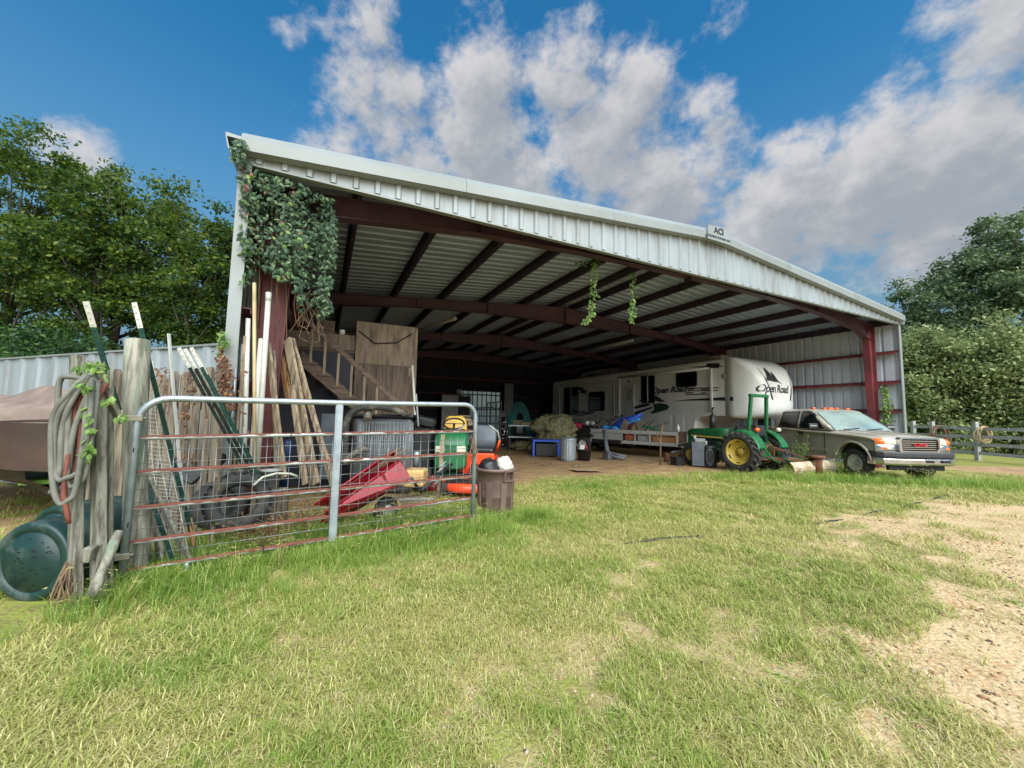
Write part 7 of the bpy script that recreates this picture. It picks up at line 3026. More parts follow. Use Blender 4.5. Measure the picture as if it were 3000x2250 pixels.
mb.tube([fpt(2876, .36) + Vector((0, -.08, 0)), fpt(2930, .28) + Vector((0, -.1, 0)), fpt(3010, .26) + Vector((0, -.08, 0))], .012, 5)
solo('pale_hose', mb, M['whitebox'], 'thin pale hose draped along the lowest fence rail', 'hose')


# ------------------------------------------------------------------ leaves
def leaves_np(P, N, size, r, aspect=.55):
    """folded diamond leaves at points P with normals N: one quad of two triangles each"""
    n = len(P)
    t = r.normal(size=(n, 3))
    t -= N * (t * N).sum(1, keepdims=True)
    t /= np.linalg.norm(t, axis=1, keepdims=True) + 1e-9
    b = np.cross(N, t)
    s = (size * r.uniform(.65, 1.25, n))[:, None]
    droop = N * s * -.12
    v = np.stack([P - t * s * .5 + droop, P + b * s * .5 * aspect, P + t * s * .5 + droop, P - b * s * .5 * aspect], 1)
    return v.reshape(-1, 3)


def quads_object(name, V, mat, parent=None, kind=None):
    n = len(V) // 4
    me = bpy.data.meshes.new(name)
    me.vertices.add(len(V))
    me.vertices.foreach_set('co', V.astype(np.float32).reshape(-1))
    me.loops.add(4 * n)
    me.polygons.add(n)
    me.loops.foreach_set('vertex_index', np.arange(4 * n, dtype=np.int32))
    me.polygons.foreach_set('loop_start', np.arange(0, 4 * n, 4, dtype=np.int32))
    me.polygons.foreach_set('loop_total', np.full(n, 4, dtype=np.int32))
    me.materials.append(mat)
    me.update(calc_edges=True)
    me.validate()
    return link(name, me, parent, kind)


def tree(name, label, cat, base, blobs, n_leaf, size, mat, seed, trunk_r=.18, clusters=160, spread=.55, group=None, stems=1, bare=.25, flat=.6):
    """blobs: (centre offset from base, radii, weight)"""
    r = np.random.default_rng(seed)
    base = Vector(base)
    t = Thing(name, label, cat, base, 0, group)
    cents = []
    w = np.array([b[1][0] * b[1][1] * b[1][2] for b in blobs]) ** .75
    w /= w.sum()
    ks = r.choice(len(blobs), clusters, p=w)
    for k in ks:
        c, rad = blobs[k][0], blobs[k][1]
        d = r.normal(size=3)
        d /= np.linalg.norm(d)
        rr = r.uniform(.25, 1.0) ** .45
        cents.append(np.array(c) + d * np.array(rad) * rr * r.uniform(.72, 1.22))
    cents = np.array(cents)
    cents[:, 2] = np.maximum(cents[:, 2], .4)
    # limbs
    mb = MB()
    top = max(b[0][2] for b in blobs)
    fork = []
    for s_ in range(stems):
        dx = Vector((r.uniform(-.5, .5), r.uniform(-.5, .5), 0)) * (0 if stems == 1 else 1.6)
        pts = [Vector((dx.x * .15, dx.y * .15, -.1))]
        for i in range(1, 7):
            f = i / 6
            pts.append(Vector((dx.x * f + r.normal() * .10 * top * .06, dx.y * f + r.normal() * .10 * top * .06, top * .95 * f)))
        rs = [trunk_r * (1.25 if i == 0 else 1 - .85 * i / 6) for i in range(7)]
        mb.tube(pts, rs, 9)
        fork.append(pts)
    t.part('trunk', mb, M['bark'])
    for c in cents[::max(1, clusters // 34)]:
        pts = fork[int(r.integers(0, len(fork)))]
        cz = c[2]
        i = max(1, min(4, int(6 * max(.05, (cz - .28 * np.linalg.norm(c[:2]) - .8)) / (top * .95))))
        p0 = pts[i]
        p2 = Vector(c)
        p1 = p0.lerp(p2, .5) + Vector((0, 0, -.12 * (p2 - p0).length + r.uniform(-.1, .25)))
        mb = MB()
        r0 = trunk_r * (1 - .8 * i / 6) * .55
        mb.tube([p0, p1, p2], [r0, r0 * .6, .012], 6)
        t.part('limb', mb, M['bark'])
    per = n_leaf // clusters
    P, N = [], []
    for c in cents:
        s_ = spread * r.uniform(.6, 1.35)
        m = int(per * r.uniform(.6, 1.4))
        p = r.normal(size=(m, 3)) * np.array([s_, s_, s_ * flat]) * .62
        P.append(p + c)
        nn = r.normal(size=(m, 3)) * .75 + np.array([0, 0, .75]) + p / s_ * .3
        N.append(nn / np.linalg.norm(nn, axis=1, keepdims=True))
    P, N = np.concatenate(P), np.concatenate(N)
    quads_object('crown', leaves_np(P, N, size, r), mat, t.o, 'stuff')
    return t


def T_at(px, y):
    p = at(px, 1210, y)
    return (p.x, p.y, 0)


LG, RG_ = 'trees beyond the white steel wall', 'trees beyond the rail fence'
tree('leafy_tree', 'tallest broad tree cut by the left edge behind the steel wall', 'tree', T_at(-40, 15.5), [((.3, 0, 9.6), (2.6, 2.6, 3.3), 1), ((-1.0, 0, 6.2), (3.0, 3, 2.4), 1), ((1.5, 0, 7.4), (1.7, 2, 2.0), 1), ((-1.5, .5, 10.8), (2.2, 2.2, 2.2), 1)], 36000, .17, M['leaf_a'], 3, .2, 260, .42, LG, stems=2)
tree('leafy_tree', 'round topped tree second from the left edge with forked trunk', 'tree', T_at(285, 14.5), [((.1, 0, 8.7), (2.2, 2.2, 2.3), 1), ((1.2, 0, 7.2), (2.1, 2.2, 1.9), 1), ((-1.2, 0, 7.0), (1.9, 2.2, 2.0), 1), ((.2, 0, 5.0), (2.5, 2, 1.4), 1)], 36000, .165, M['leaf_a'], 5, .21, 270, .40, LG, stems=3)
tree('leafy_tree', 'smaller tree close to the barn corner behind the steel wall', 'tree', T_at(575, 13.5), [((.2, 0, 7.4), (1.3, 1.6, 1.7), 1), ((.9, 0, 5.8), (1.4, 1.5, 1.7), 1), ((-.6, 0, 4.9), (1.6, 1.5, 1.6), 1), ((.6, 0, 3.3), (1.6, 1.2, 1.3), 1)], 23000, .15, M['leaf_a'], 8, .13, 150, .34, LG, stems=2)
for i, (px, y, hh, w, lab) in enumerate(((60, 12.0, 3.6, 2.2, 'dense dark shrub at the left edge above the steel wall'), (250, 12.5, 3.3, 1.9, 'dense dark shrub under the round topped tree'), (430, 12.2, 3.1, 1.7, 'dark shrub behind the leaning steel posts'), (610, 11.6, 3.0, 1.2, 'pale leaved shrub beside the barn corner'), (-150, 13, 4.2, 2.4, 'tall dark shrub just past the left edge'))):
    tree('shrub', lab, 'shrub', T_at(px, y), [((0, 0, hh * .52), (w, 1.5, hh * .5), 1), ((w * .3, 0, hh * .8), (w * .6, 1, hh * .25), 1)], 11000, .15, M['leaf_b'], 20 + i, .06, 90, .45, 'shrubs behind the steel wall', stems=3)
tree('leafy_tree', 'tree with rounded crown next to the barn roof end', 'tree', T_at(2690, 29), [((0, 0, 9.8), (2.5, 2.5, 3.0), 1), ((-1.8, 0, 7.2), (2.4, 2.5, 2.8), 1), ((1.8, 0, 7.0), (2.5, 2.5, 2.8), 1), ((0, 0, 4.0), (3.4, 2.5, 2.2), 1)], 20000, .28, M['leaf_c'], 31, .28, 170, .65, RG_)
tree('leafy_tree', 'tallest tree at the right edge behind the rail fence', 'tree', T_at(2960, 27), [((1.0, 0, 14.0), (2.8, 3, 3.4), 1), ((-2.2, 0, 10.8), (2.8, 3, 3.0), 1), ((-.4, 0, 12.2), (2.4, 3, 2.6), 1), ((1.5, 0, 8.4), (3.6, 3, 2.8), 1), ((-3.4, 0, 7.0), (2.0, 2.4, 2.0), 1), ((0, 0, 5), (4, 3, 2.6), 1)], 34000, .28, M['leaf_c'], 33, .34, 250, .66, RG_, stems=2)
tree('leafy_tree', 'tree beyond the right edge of the frame behind the fence', 'tree', T_at(3200, 26), [((0, 0, 11), (3.4, 3, 4.4), 1), ((0, 0, 5.5), (4, 3, 3), 1)], 18000, .27, M['leaf_c'], 35, .3, 130, .85, RG_)
for i, (px, y, hh, w, n_, lab) in enumerate(((2660, 22.5, 4.8, 1.5, 10000, 'leafy bush right beside the barn wall end'), (2740, 21.5, 6.9, 1.8, 16000, 'pale green bush behind the first fence coil'), (2850, 21.5, 5.4, 2.0, 14000, 'big rounded bush behind the second fence coil'), (2955, 20.5, 6.9, 1.9, 16000, 'pale bush behind the fence at the right edge'), (3060, 20, 5.8, 2.0, 9000, 'bush past the right edge behind the fence'))):
    tree('bush', lab, 'bush', T_at(px, y), [((0, 0, hh * .5), (w, 1.6, hh * .5), 1), ((w * .4, 0, hh * .72), (w * .7, 1.2, hh * .3), 1), ((-w * .5, 0, hh * .6), (w * .7, 1.2, hh * .3), 1)], n_, .21, M['leaf_d'], 50 + i, .07, 100, .6, 'bushes behind the rail fence', stems=3)
for i, (px, y) in enumerate(((2640, 33), (2800, 36), (2930, 35), (3080, 34))):
    tree('leafy_tree', ('far dark tree filling the gap beside the barn', 'far dark tree behind the rounded crown', 'far dark tree behind the tallest right tree', 'far dark tree past the right edge')[i], 'tree', T_at(px, y), [((0, 0, 5.5), (3.6, 3, 5.0), 1)], 11000, .33, M['leaf_b'], 70 + i, .25, 90, 1.0, RG_)

# ------------------------------------------------------------------ climbing vines
def leaf_mesh(s=1.0):
    mb = MB()
    mb.add([(0, 0, 0), (.26, .32, -.05), (.22, .7, -.10), (0, 1.0, -.22), (-.22, .7, -.10), (-.26, .32, -.05), (0, .4, .03), (0, .72, -.03)],
           [(0, 1, 6), (1, 2, 7, 6), (2, 3, 7), (0, 6, 5), (6, 7, 4, 5), (7, 3, 4)], True)
    me = bpy.data.meshes.new('leaf')
    me.from_pydata([tuple(p * s) for p in mb.v], [], mb.f)
    return me


def leaf_matrix(p, n, size, r, down=.7):
    n = Vector(n).normalized()
    d = Vector((r.normal() * .6, r.normal() * .6, -down + r.normal() * .35))
    y = (d - n * d.dot(n))
    if y.length < 1e-3:
        y = Vector((0, 0, -1))
    y.normalize()
    x = y.cross(n)
    return Matrix(((x.x * size, y.x * size, n.x * size, p.x), (x.y * size, y.y * size, n.y * size, p.y), (x.z * size, y.z * size, n.z * size, p.z), (0, 0, 0, 1)))


LEAF_ME = {}


def vine(name, label, cat, pts, norms, sizes, mat, seed, stems=(), n_parts=300, base=None, down=.7, group=None):
    r = np.random.default_rng(seed)
    base = Vector(base) if base is not None else Vector(pts[0])
    t = Thing(name, label, cat, base, 0, group)
    if mat.name not in LEAF_ME:
        me = leaf_mesh()
        me.materials.append(mat)
        LEAF_ME[mat.name] = me
    me = LEAF_ME[mat.name]
    lv = [tuple(v.co) for v in me.vertices]
    lf_ = [tuple(p.vertices) for p in me.polygons]
    rest = MB()
    for i, (p, n_, s_) in enumerate(zip(pts, norms, sizes)):
        mtx = leaf_matrix(Vector(p) - base, n_, s_, r, down)
        if i < n_parts:
            o = link('leaf', me, t.o)
            o.matrix_local = mtx
        else:
            rest.add([mtx @ Vector(v) for v in lv], lf_)
    if rest.v:
        m2 = bpy.data.meshes.new('foliage')
        m2.from_pydata([tuple(p) for p in rest.v], [], rest.f)
        m2.materials.append(mat)
        link('foliage', m2, t.o, 'stuff')
    t.pre = t.m.inverted()
    for (ctrl, rad) in stems:
        mb = MB()
        mb.tube(ctrl, rad, 5)
        t.part('stem', mb, M['stem'])
    return t


def in_poly(x, y, poly):
    c = False
    j = len(poly) - 1
    for i in range(len(poly)):
        if (poly[i][1] > y) != (poly[j][1] > y) and x < (poly[j][0] - poly[i][0]) * (y - poly[i][1]) / (poly[j][1] - poly[i][1]) + poly[i][0]:
            c = not c
        j = i
    return c


r7 = np.random.default_rng(77)
POLY = [(712, 452), (735, 470), (790, 510), (850, 522), (930, 560), (970, 580), (982, 640), (985, 700), (978, 760), (985, 800), (972, 830), (960, 860), (968, 900), (955, 928), (946, 945), (934, 920), (922, 895), (908, 870), (892, 905), (880, 915), (868, 870), (856, 810), (838, 826), (800, 800), (760, 786), (735, 806), (706, 838), (700, 760), (704, 600)]
pts, nrm_, szs = [], [], []
while len(pts) < 3400:
    x, y = r7.uniform(695, 990), r7.uniform(445, 930)
    if not in_poly(x, y, POLY):
        continue
    edge = max(0, (x - 800) / 190)
    f = fbm(np.array([x * .02]), np.array([y * .02]), 1.0)[0]
    if r7.random() > ss(.30, .62, f) + .12:
        continue
    s_ = r7.uniform(-.12, .38) if x < 900 else r7.uniform(.1, .55)
    p = BARN @ on_s(x, y, s_ + .06 * math.sin(x * .05) + .06 * math.sin(y * .043))
    pts.append(p)
    n_ = -BV + Vector((r7.normal() * .55, r7.normal() * .4, .45 + r7.normal() * .4))
    nrm_.append(n_)
    szs.append(r7.uniform(.045, .10))
order = np.argsort([(BARN_I @ p).y for p in pts])
pts, nrm_, szs = [pts[i] for i in order], [nrm_[i] for i in order], [szs[i] for i in order]
stems = []
for k in range(14):
    a_, b_ = (r7.uniform(860, 950), 850), (r7.uniform(850, 960), r7.uniform(930, 1010))
    A_, B_ = BARN @ on_s(*a_, .3), BARN @ on_s(*b_, .35)
    stems.append(([A_, A_.lerp(B_, .5) + Vector((r7.normal() * .05, r7.normal() * .05, 0)), B_, B_ + Vector((r7.normal() * .08, r7.normal() * .08, -.06))], .006))
for k in range(10):
    a_ = (r7.uniform(720, 860), 820)
    stems.append(([BARN @ on_s(a_[0], a_[1] - 250, .25), BARN @ on_s(*a_, .3), BARN @ on_s(a_[0] + r7.normal() * 15, a_[1] + r7.uniform(60, 300), .32)], .006))
cv = vine('climbing_vine', 'thick green creeper covering the front left barn corner', 'vine', pts, nrm_, szs, M['leaf_vine'], 5, stems, base=BARN @ Vector((.5, .3, 3.2)))
for mname in ('leaf_dead', 'leaf_light'):
    me_ = leaf_mesh()
    me_.materials.append(M[mname])
    LEAF_ME[M[mname].name] = me_
for i, o in enumerate([c for c in cv.o.children if c.name.startswith('leaf')]):
    if i % 17 == 3:
        o.data = LEAF_ME[M['leaf_dead'].name]
    elif i % 6 == 1:
        o.data = LEAF_ME[M['leaf_light'].name]
# creeper tip curling over the gutter
pts, nrm_, szs = [], [], []
for k in range(120):
    x, y = r7.normal(698, 8), r7.uniform(405, 470)
    pts.append(BARN @ on_s(x, y, r7.uniform(-.26, -.14)))
    nrm_.append(-BV + Vector((r7.normal() * .6, r7.normal() * .4, .5)))
    szs.append(r7.uniform(.05, .09))
vine('climbing_vine', 'small tuft of creeper growing over the left end of the roof gutter', 'vine', pts, nrm_, szs, M['leaf_vine'], 6, (), base=BARN @ Vector((-.1, -.2, 5.0)))
# two strands hanging from the front rafter
for (path, nlv, lab) in (([(1744, 756), (1741, 800), (1742, 850), (1735, 890), (1728, 925), (1712, 948)], 150, 'long leafy creeper strand hanging from the front rafter, left one'), ([(1853, 798), (1852, 840), (1855, 880), (1850, 915), (1846, 942)], 110, 'shorter leafy creeper strand hanging from the front rafter, right one')):
    cp = [BARN @ on_s(x, y, .5) for x, y in path]
    pts, nrm_, szs = [], [], []
    for k in range(nlv):
        f = (k + r7.random()) / nlv * (len(cp) - 1)
        i = min(int(f), len(cp) - 2)
        p = cp[i].lerp(cp[i + 1], f - i)
        w = .10 * (1 - .5 * k / nlv)
        pts.append(p + Vector((r7.normal() * w * .5, r7.normal() * w * .5, r7.normal() * .03)))
        nrm_.append(Vector((r7.normal(), -1 + r7.normal() * .5, .4)))
        szs.append(r7.uniform(.06, .10))
    vine('hanging_vine', lab, 'vine', pts, nrm_, szs, M['leaf_light'], 9, [(cp, .006)], base=cp[-1], group='creeper strands under the roof')
pts = [BARN @ on_s(r7.normal(1712, 14), r7.normal(768, 8), .5) for k in range(26)]
vine('hanging_vine', 'little creeper sprig on the rafter left of the long strand', 'vine', pts, [Vector((r7.normal() * .6, -1, .4)) for _ in pts], [r7.uniform(.05, .09) for _ in pts], M['leaf_vine'], 12)


def patch_vine(lab, boxes, Y, mat, size, seed, group=None, name='climbing_vine', down=.7, n_parts=300, dz=.06):
    r = np.random.default_rng(seed)
    pts, nn, sz, stems = [], [], [], []
    for (cx0_, cy0, wx, wy, n_) in boxes:
        for k in range(n_):
            x, y = cx0_ + r.normal() * wx, cy0 + r.normal() * wy
            pts.append(at(x, y, Y + r.normal() * dz))
            nn.append(Vector((r.normal() * .6, -1 + r.normal() * .4, .5 + r.normal() * .4)))
            sz.append(r.uniform(.6, 1.2) * size)
        stems.append(([at(cx0_ + r.normal() * wx * .5, cy0 - wy * 1.6, Y), at(cx0_ + r.normal() * wx, cy0, Y + .02), at(cx0_ + r.normal() * wx * .5, cy0 + wy * 2, Y)], .005))
    return vine(name, lab, 'vine', pts, nn, sz, mat, seed, stems, n_parts, down=down, group=group)


patch_vine('dead brown creeper hanging on the barn corner beside the steel wall', [(648, 1050, 9, 14, 60), (655, 1100, 12, 22, 120), (664, 1150, 12, 20, 90), (685, 1190, 8, 8, 20), (712, 1130, 5, 60, 20)], 4.78, M['leaf_dead'], .055, 3, name='dead_vine')
patch_vine('fresh green creeper sprig on the barn corner above the dead leaves', [(654, 1000, 8, 14, 55), (646, 985, 5, 10, 20)], 4.8, M['leaf_light'], .06, 4)
patch_vine('sparse dead creeper clinging to the picket fence', [(470, 1085, 16, 6, 26), (560, 1130, 10, 24, 46), (545, 1210, 9, 30, 46), (540, 1340, 16, 10, 34), (600, 1165, 14, 30, 16), (480, 1150, 14, 40, 16)], 4.45, M['leaf_dead'], .045, 5, name='dead_vine')
patch_vine('green creeper wrapped round the top of the hose post', [(262, 1072, 16, 10, 40), (300, 1080, 8, 12, 18), (248, 1130, 10, 8, 22), (322, 1170, 6, 8, 12), (358, 1220, 8, 6, 10)], 2.92, M['leaf_light'], .055, 6)
patch_vine('bright green leafy stem climbing between the square posts', [(258, 1215, 8, 12, 14), (262, 1265, 9, 12, 18), (262, 1300, 9, 10, 20), (256, 1325, 9, 10, 20)], 3.0, M['leaf_light'], .062, 7)
patch_vine('light green creeper climbing the right barn column', [(2592, 1150, 5, 14, 60), (2597, 1200, 7, 16, 90), (2600, 1240, 9, 10, 70), (2612, 1190, 6, 10, 20)], 13.1, M['leaf_light'], .10, 8, dz=.1)
patch_vine('thin creeper on the inside of the right barn wall', [(2550, 1160, 3, 16, 24), (2550, 1190, 4, 8, 20)], 14.2, M['leaf_vine'], .09, 9)


# weeds of stems and leaves
def weed(px, py, h, n_st, mat, lab, seed, name='weed', spread=.12, size=.05, group=None, base=None, leaves=14):
    r = np.random.default_rng(seed)
    b = floor_at(px, py) if base is None else Vector(base)
    t = Thing(name, lab, 'weed', b, 0, group)
    V, Nn = [], []
    for k in range(n_st):
        d = Vector((r.normal() * spread, r.normal() * spread, 0))
        mb = MB()
        hh = h * r.uniform(.6, 1.05)
        c = [Vector((d.x * .3, d.y * .3, 0)), Vector((d.x * .6, d.y * .6, hh * .5)), Vector((d.x * 1.3, d.y * 1.3, hh))]
        mb.tube(c, [.005, .004, .002], 4)
        t.part('stem', mb, M['stem'] if 'dead' in lab else M['leafstem'])
        for j in range(leaves):
            f = r.uniform(.15, 1)
            p = c[0].lerp(c[1], f * 2) if f < .5 else c[1].lerp(c[2], f * 2 - 1)
            V.append(np.array(p) + r.normal(size=3) * np.array([.05, .05, .02]))
            n_ = r.normal(size=3) * .6 + np.array([0, 0, .7])
            Nn.append(n_ / np.linalg.norm(n_))
    quads_object('foliage', leaves_np(np.array(V), np.array(Nn), size, r, .45), mat, t.o, 'stuff')
    return t


M['leafstem'] = mk('green_stem', srgb(104, 124, 62), rough=.7)
weed(0, 0, 1.15, 9, M['leaf_light'], 'tall leafy weed clump growing beside the pickup door', 11, base=(8.9, 12.1, 0), spread=.16, size=.08, leaves=34)
weed(0, 0, .7, 7, M['leaf_light'], 'shorter weed clump at the pickup front wheel', 12, base=(9.1, 10.9, 0), spread=.2, size=.07)
for i, (px, py, Y, h) in enumerate(((790, 1480, 4.5, .42), (850, 1470, 4.7, .40), (900, 1465, 4.8, .38), (820, 1500, 4.3, .34), (760, 1490, 4.4, .36), (940, 1440, 5.1, .34))):
    p = at(px, 1400, Y)
    weed(0, 0, h, 12, M['leaf_dead'], 'dead brown weed clump ' + ('beside the upright tyre', 'below the bowed white pipe', 'left of the red cart', 'nearest the gate wire', 'hiding the tyre edge', 'behind the red cart nose')[i], 13 + i, base=(p.x, p.y, 0), spread=.14, size=.034, group='dead weeds behind the gate', leaves=26)

# ------------------------------------------------------------------ grass: tufts placed over the lawn
hidden = bpy.data.collections.new('grass_tufts')


def tuft(n, h0, h1, rad, w, lean, seed, mat, heads=0):
    r = np.random.default_rng(seed)
    V, Fc = [], []
    for k in range(n):
        a_, q_ = r.uniform(0, 2 * PI), rad * math.sqrt(r.random())
        b = np.array([q_ * math.cos(a_), q_ * math.sin(a_), -.01])
        d = r.uniform(0, 2 * PI)
        dv = np.array([math.cos(d), math.sin(d), 0])
        sv = np.array([-math.sin(d), math.cos(d), 0])
        h = r.uniform(h0, h1)
        ln = h * lean * r.uniform(.3, 1.3)
        ww = w * r.uniform(.7, 1.3)
        i0 = len(V)
        for f, wk in ((0, 1), (.4, .9), (.75, .6)):
            c = b + dv * ln * f ** 2 + np.array([0, 0, h * (f - .28 * lean * f * f)])
            V += [c - sv * ww * wk / 2, c + sv * ww * wk / 2]
        V.append(b + dv * ln * 1.15 + np.array([0, 0, h * (1 - .42 * lean)]))
        Fc += [(i0, i0 + 1, i0 + 3, i0 + 2), (i0 + 2, i0 + 3, i0 + 5, i0 + 4), (i0 + 4, i0 + 5, i0 + 6)]
        if k < heads:
            tip = V[-1]
            for j in range(3):
                e = tip + r.normal(size=3) * np.array([.03, .03, .01])
                i1 = len(V)
                V += [tip, e + np.array([0, 0, .004]), e - np.array([0, 0, .004])]
                Fc.append((i1, i1 + 1, i1 + 2))
    me = bpy.data.meshes.new('tuft')
    me.from_pydata([tuple(v) for v in V], [], Fc)
    me.materials.append(mat)
    o = bpy.data.objects.new('tuft_%02d' % len(hidden.objects), me)
    hidden.objects.link(o)
    return o


M['grass_g'] = leaf_mat('grass_green', srgb(130, 152, 62), srgb(162, 170, 88), srgb(194, 192, 122), .9, .35, .45)
M['grass_y'] = leaf_mat('grass_pale', srgb(180, 176, 104), srgb(166, 166, 92), srgb(216, 206, 150), 1.1, .3, .5)
M['grass_d'] = leaf_mat('grass_straw', srgb(206, 192, 138), srgb(188, 172, 118), srgb(224, 214, 170), 1.3, .2, .6)
M['grass_t'] = leaf_mat('grass_tall', srgb(112, 150, 58), srgb(140, 168, 72), srgb(182, 192, 108), .9, .4, .45)
for k in range(4):
    tuft(24, .03, .10, .085, .0058, .9, 100 + k, M['grass_g'])
for k in range(4):
    tuft(24, .03, .09, .09, .0052, 1.0, 110 + k, M['grass_y'])
for k in range(3):
    tuft(18, .02, .06, .09, .004, 1.6, 120 + k, M['grass_d'])
for k in range(4):
    tuft(20, .16, .36, .09, .0062, .75, 130 + k, M['grass_t'], heads=0)
WEED = True
for k in range(2):
    tuft(9, .3, .55, .08, .004, .6, 140 + k, M['grass_y'], heads=7)
for k in range(3):
    tuft(11, .02, .05, .05, .014, 1.9, 150 + k, M['grass_t'])
SOLID = [((-.85, -.5), (4.9, 6.6))]


def scatter(n, r0, r1, seed):
    r = np.random.default_rng(seed)
    rad = np.sqrt(r.uniform(r0 ** 2, r1 ** 2, n))
    ang = r.uniform(math.radians(-60), math.radians(60), n)
    return rad * np.sin(ang), rad * np.cos(ang), r


PX, PY, PICK, SCL, ROT = [], [], [], [], []
for (n, r0, r1, sd, sc_) in ((9000, 1.2, 3.2, 1, .85), (15000, 3.2, 6.0, 2, 1.0), (17000, 6, 10.5, 3, 1.2), (16000, 10.5, 19, 4, 1.6)):
    x, y, r = scatter(n, r0, r1, sd)
    dm, gmk = dirt_mask(x, y), gravel_mask(x, y)
    big = fbm(x, y, .5)
    thin = .5 * fbm(x + 9, y + 4, 1.4) + .5 * fbm(x + 1, y + 3, 4.2)
    patch = fbm(x * 1.0 + 3, y * 1.6, .8)
    dry = ss(-2.6, .4, .72 * x - .69 * y + (fbm(x, y, 1.1) - .5) * 2.2) * ss(9, 5, y)
    keep = (r.random(n) > dry * .45 * ss(.35, .6, fbm(x * 1.3 + 5, y * 1.3, 1.5))) & (r.random(n) > np.clip(dm * 1.15, 0, 1)) & (r.random(n) > gmk * (.55 + .4 * ss(.4, .6, fbm(x + 2, y + 8, 3.5)))) & (r.random(n) > ss(.47, .62, thin) * .72)
    tall = np.maximum.reduce([seg_near(x, y, (-3.3, 3.3), (-.4, 5.3), .55), seg_near(x, y, (-2.8, 4.3), (-.6, 5.9), .8), seg_near(x, y, (-.5, 5.6), (.35, 6.1), .5), seg_near(x, y, (7.0, 10.4), (12.2, 9.6), .75) * 1.2,
                              seg_near(x, y, (8.6, 11.2), (9.2, 14), .5), seg_near(x, y, (-3.7, 2.9), (-3.1, 3.1), .35) * .9, seg_near(x, y, (1.2, 8.4), (6.2, 10.6), .6) * .55])
    tall = tall * (.5 + .8 * big)
    u = r.random(n)
    pk_ = np.where(u < ss(.42, .64, patch) * .66 + .10, r.integers(0, 4, n), r.integers(4, 8, n))
    pk_ = np.where(r.random(n) < .15 + .45 * gmk + .35 * ss(.45, .65, thin) + .35 * dry, r.integers(8, 11, n), pk_)
    left = ss(.5, -2.5, x) * ss(4.6, 2.6, y)
    pk_ = np.where(r.random(n) < tall * 1.1, r.integers(11, 15, n), pk_)
    pk_ = np.where((r.random(n) < tall * .05), r.integers(15, 17, n), pk_)
    # weeds of longer grass in patches over the lawn
    pk_ = np.where((r.random(n) < left * .35 * ss(.4, .6, patch) + .03 * ss(.55, .7, big)), r.integers(11, 15, n), pk_)
    pk_ = np.where(r.random(n) < .035 * ss(.35, .6, patch), r.integers(17, 20, n), pk_)
    s_ = sc_ * r.uniform(.65, 1.25, n) * (.55 + .5 * big + .6 * (1 - thin))
    s_ = np.where((pk_ >= 11) & (pk_ < 17), (.30 + .58 * np.clip(tall, 0, 1)) * r.uniform(.7, 1.2, n) * (1 if sc_ < 1.3 else 1.15), s_)
    keep &= ~((np.abs(y - 3.0) < .35) & (np.abs(x + 3.62) < .35))
    PX.append(x[keep])
    PY.append(y[keep])
    PICK.append(pk_[keep])
    SCL.append(s_[keep])
    ROT.append(r.uniform(0, 2 * PI, n)[keep])
PX, PY, PICK, SCL, ROT = map(np.concatenate, (PX, PY, PICK, SCL, ROT))


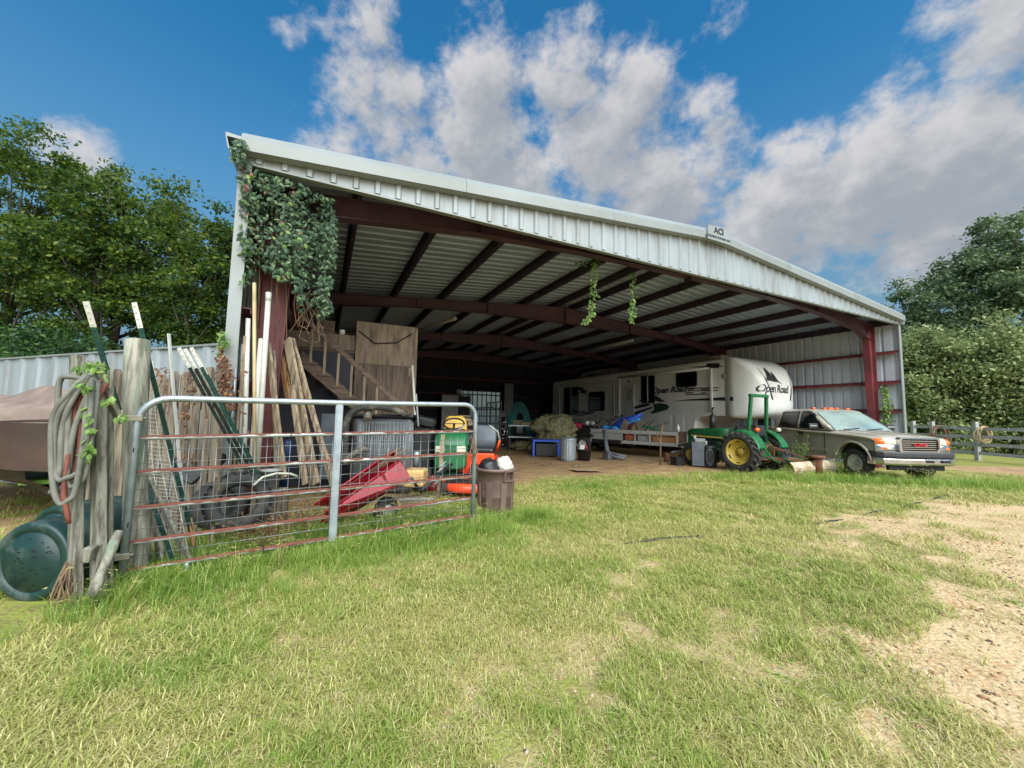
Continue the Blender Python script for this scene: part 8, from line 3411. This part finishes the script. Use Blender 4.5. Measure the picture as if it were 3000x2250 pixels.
def scatter_object(name, coll, X, Y, Z, pick, scl, rot, label=None):
    me = bpy.data.meshes.new(name)
    me.vertices.add(len(X))
    me.vertices.foreach_set('co', np.stack([X, Y, Z], -1).astype(np.float32).reshape(-1))
    for nm, ty, arr in (('pick', 'INT', pick.astype(np.int32)), ('scl', 'FLOAT', scl.astype(np.float32)), ('rot', 'FLOAT_VECTOR', rot.astype(np.float32).reshape(-1))):
        a_ = me.attributes.new(nm, ty, 'POINT')
        a_.data.foreach_set('vector' if ty == 'FLOAT_VECTOR' else 'value', arr)
    o = link(name, me, None, 'stuff', label)
    ng = bpy.data.node_groups.new(name, 'GeometryNodeTree')
    ng.interface.new_socket('Geometry', in_out='INPUT', socket_type='NodeSocketGeometry')
    ng.interface.new_socket('Geometry', in_out='OUTPUT', socket_type='NodeSocketGeometry')
    N = ng.nodes
    gi, go = N.new('NodeGroupInput'), N.new('NodeGroupOutput')
    ci = N.new('GeometryNodeCollectionInfo')
    ci.inputs['Collection'].default_value = coll
    ci.inputs['Separate Children'].default_value = True
    ci.inputs['Reset Children'].default_value = True
    ip = N.new('GeometryNodeInstanceOnPoints')
    ip.inputs['Pick Instance'].default_value = True

    def na(nm, ty):
        a_ = N.new('GeometryNodeInputNamedAttribute')
        a_.data_type = ty
        a_.inputs['Name'].default_value = nm
        return a_.outputs['Attribute']
    Lk = ng.links
    Lk.new(gi.outputs[0], ip.inputs['Points'])
    Lk.new(ci.outputs[0], ip.inputs['Instance'])
    Lk.new(na('pick', 'INT'), ip.inputs['Instance Index'])
    er = N.new('FunctionNodeEulerToRotation')
    Lk.new(na('rot', 'FLOAT_VECTOR'), er.inputs[0])
    Lk.new(er.outputs[0], ip.inputs['Rotation'])
    Lk.new(na('scl', 'FLOAT'), ip.inputs['Scale'])
    Lk.new(ip.outputs[0], go.inputs[0])
    md = o.modifiers.new('scatter', 'NODES')
    md.node_group = ng
    return o


zz = np.zeros_like(ROT)
scatter_object('grass', hidden, PX, PY, ground_z(PX, PY), PICK, SCL, np.stack([zz, zz, ROT], -1))

# ------------------------------------------------------------------ loose stones of the drive
peb = bpy.data.collections.new('stones')
for nm, c in (('a', (188, 160, 120)), ('b', (200, 178, 142)), ('c', (168, 130, 94)), ('d', (96, 74, 64)), ('e', (182, 166, 142))):
    mm = mk('stone_' + nm, srgb(*c), srgb(*[int(v * .82) for v in c]), 40, rough=.9)
    for k in range(2):
        mb = MB()
        mb.sphere((0, 0, 0), 1, 7, 5)
        for i, p in enumerate(mb.v):
            n_ = noise.noise(p * 1.3 + Vector((k * 7, ord(nm), 0)))
            mb.v[i] = Vector((p.x * (1 + .4 * n_), p.y * (.75 + .3 * n_), p.z * (.5 + .2 * n_)))
        me = mb.mesh('stone', mm)
        o = bpy.data.objects.new('stone_%s%d' % (nm, k), me)
        peb.objects.link(o)
PX, PY, PK, SC, RT3 = [], [], [], [], []
for (n, r0, r1, sd, s0, s1) in ((9000, 1.2, 3.4, 11, .006, .017), (10000, 3.4, 8.5, 12, .009, .022)):
    x, y, r = scatter(n, r0, r1, sd)
    g_ = gravel_mask(x, y)
    k_ = r.random(n) < g_ * .9 + .012
    dark = ss(.5, .62, fbm(x + 3, y, .9)) * ss(4.0, 5.2, x)
    pk_ = r.choice([0, 0, 0, 1, 1, 2, 2, 4, 4, 3], n) * 2 + r.integers(0, 2, n)
    pk_ = np.where(r.random(n) < dark * .5, 6 + r.integers(0, 2, n), pk_)
    PX.append(x[k_]); PY.append(y[k_]); PK.append(pk_[k_])
    SC.append((s0 + (s1 - s0) * r.random(n) ** 3)[k_])
    RT3.append(np.stack([r.normal(0, .25, n), r.normal(0, .25, n), r.uniform(0, 6.28, n)], -1)[k_])
PX, PY, PK, SC, RT3 = map(np.concatenate, (PX, PY, PK, SC, RT3))
scatter_object('gravel', peb, PX, PY, ground_z(PX, PY) + SC * .15, PK, SC, RT3)
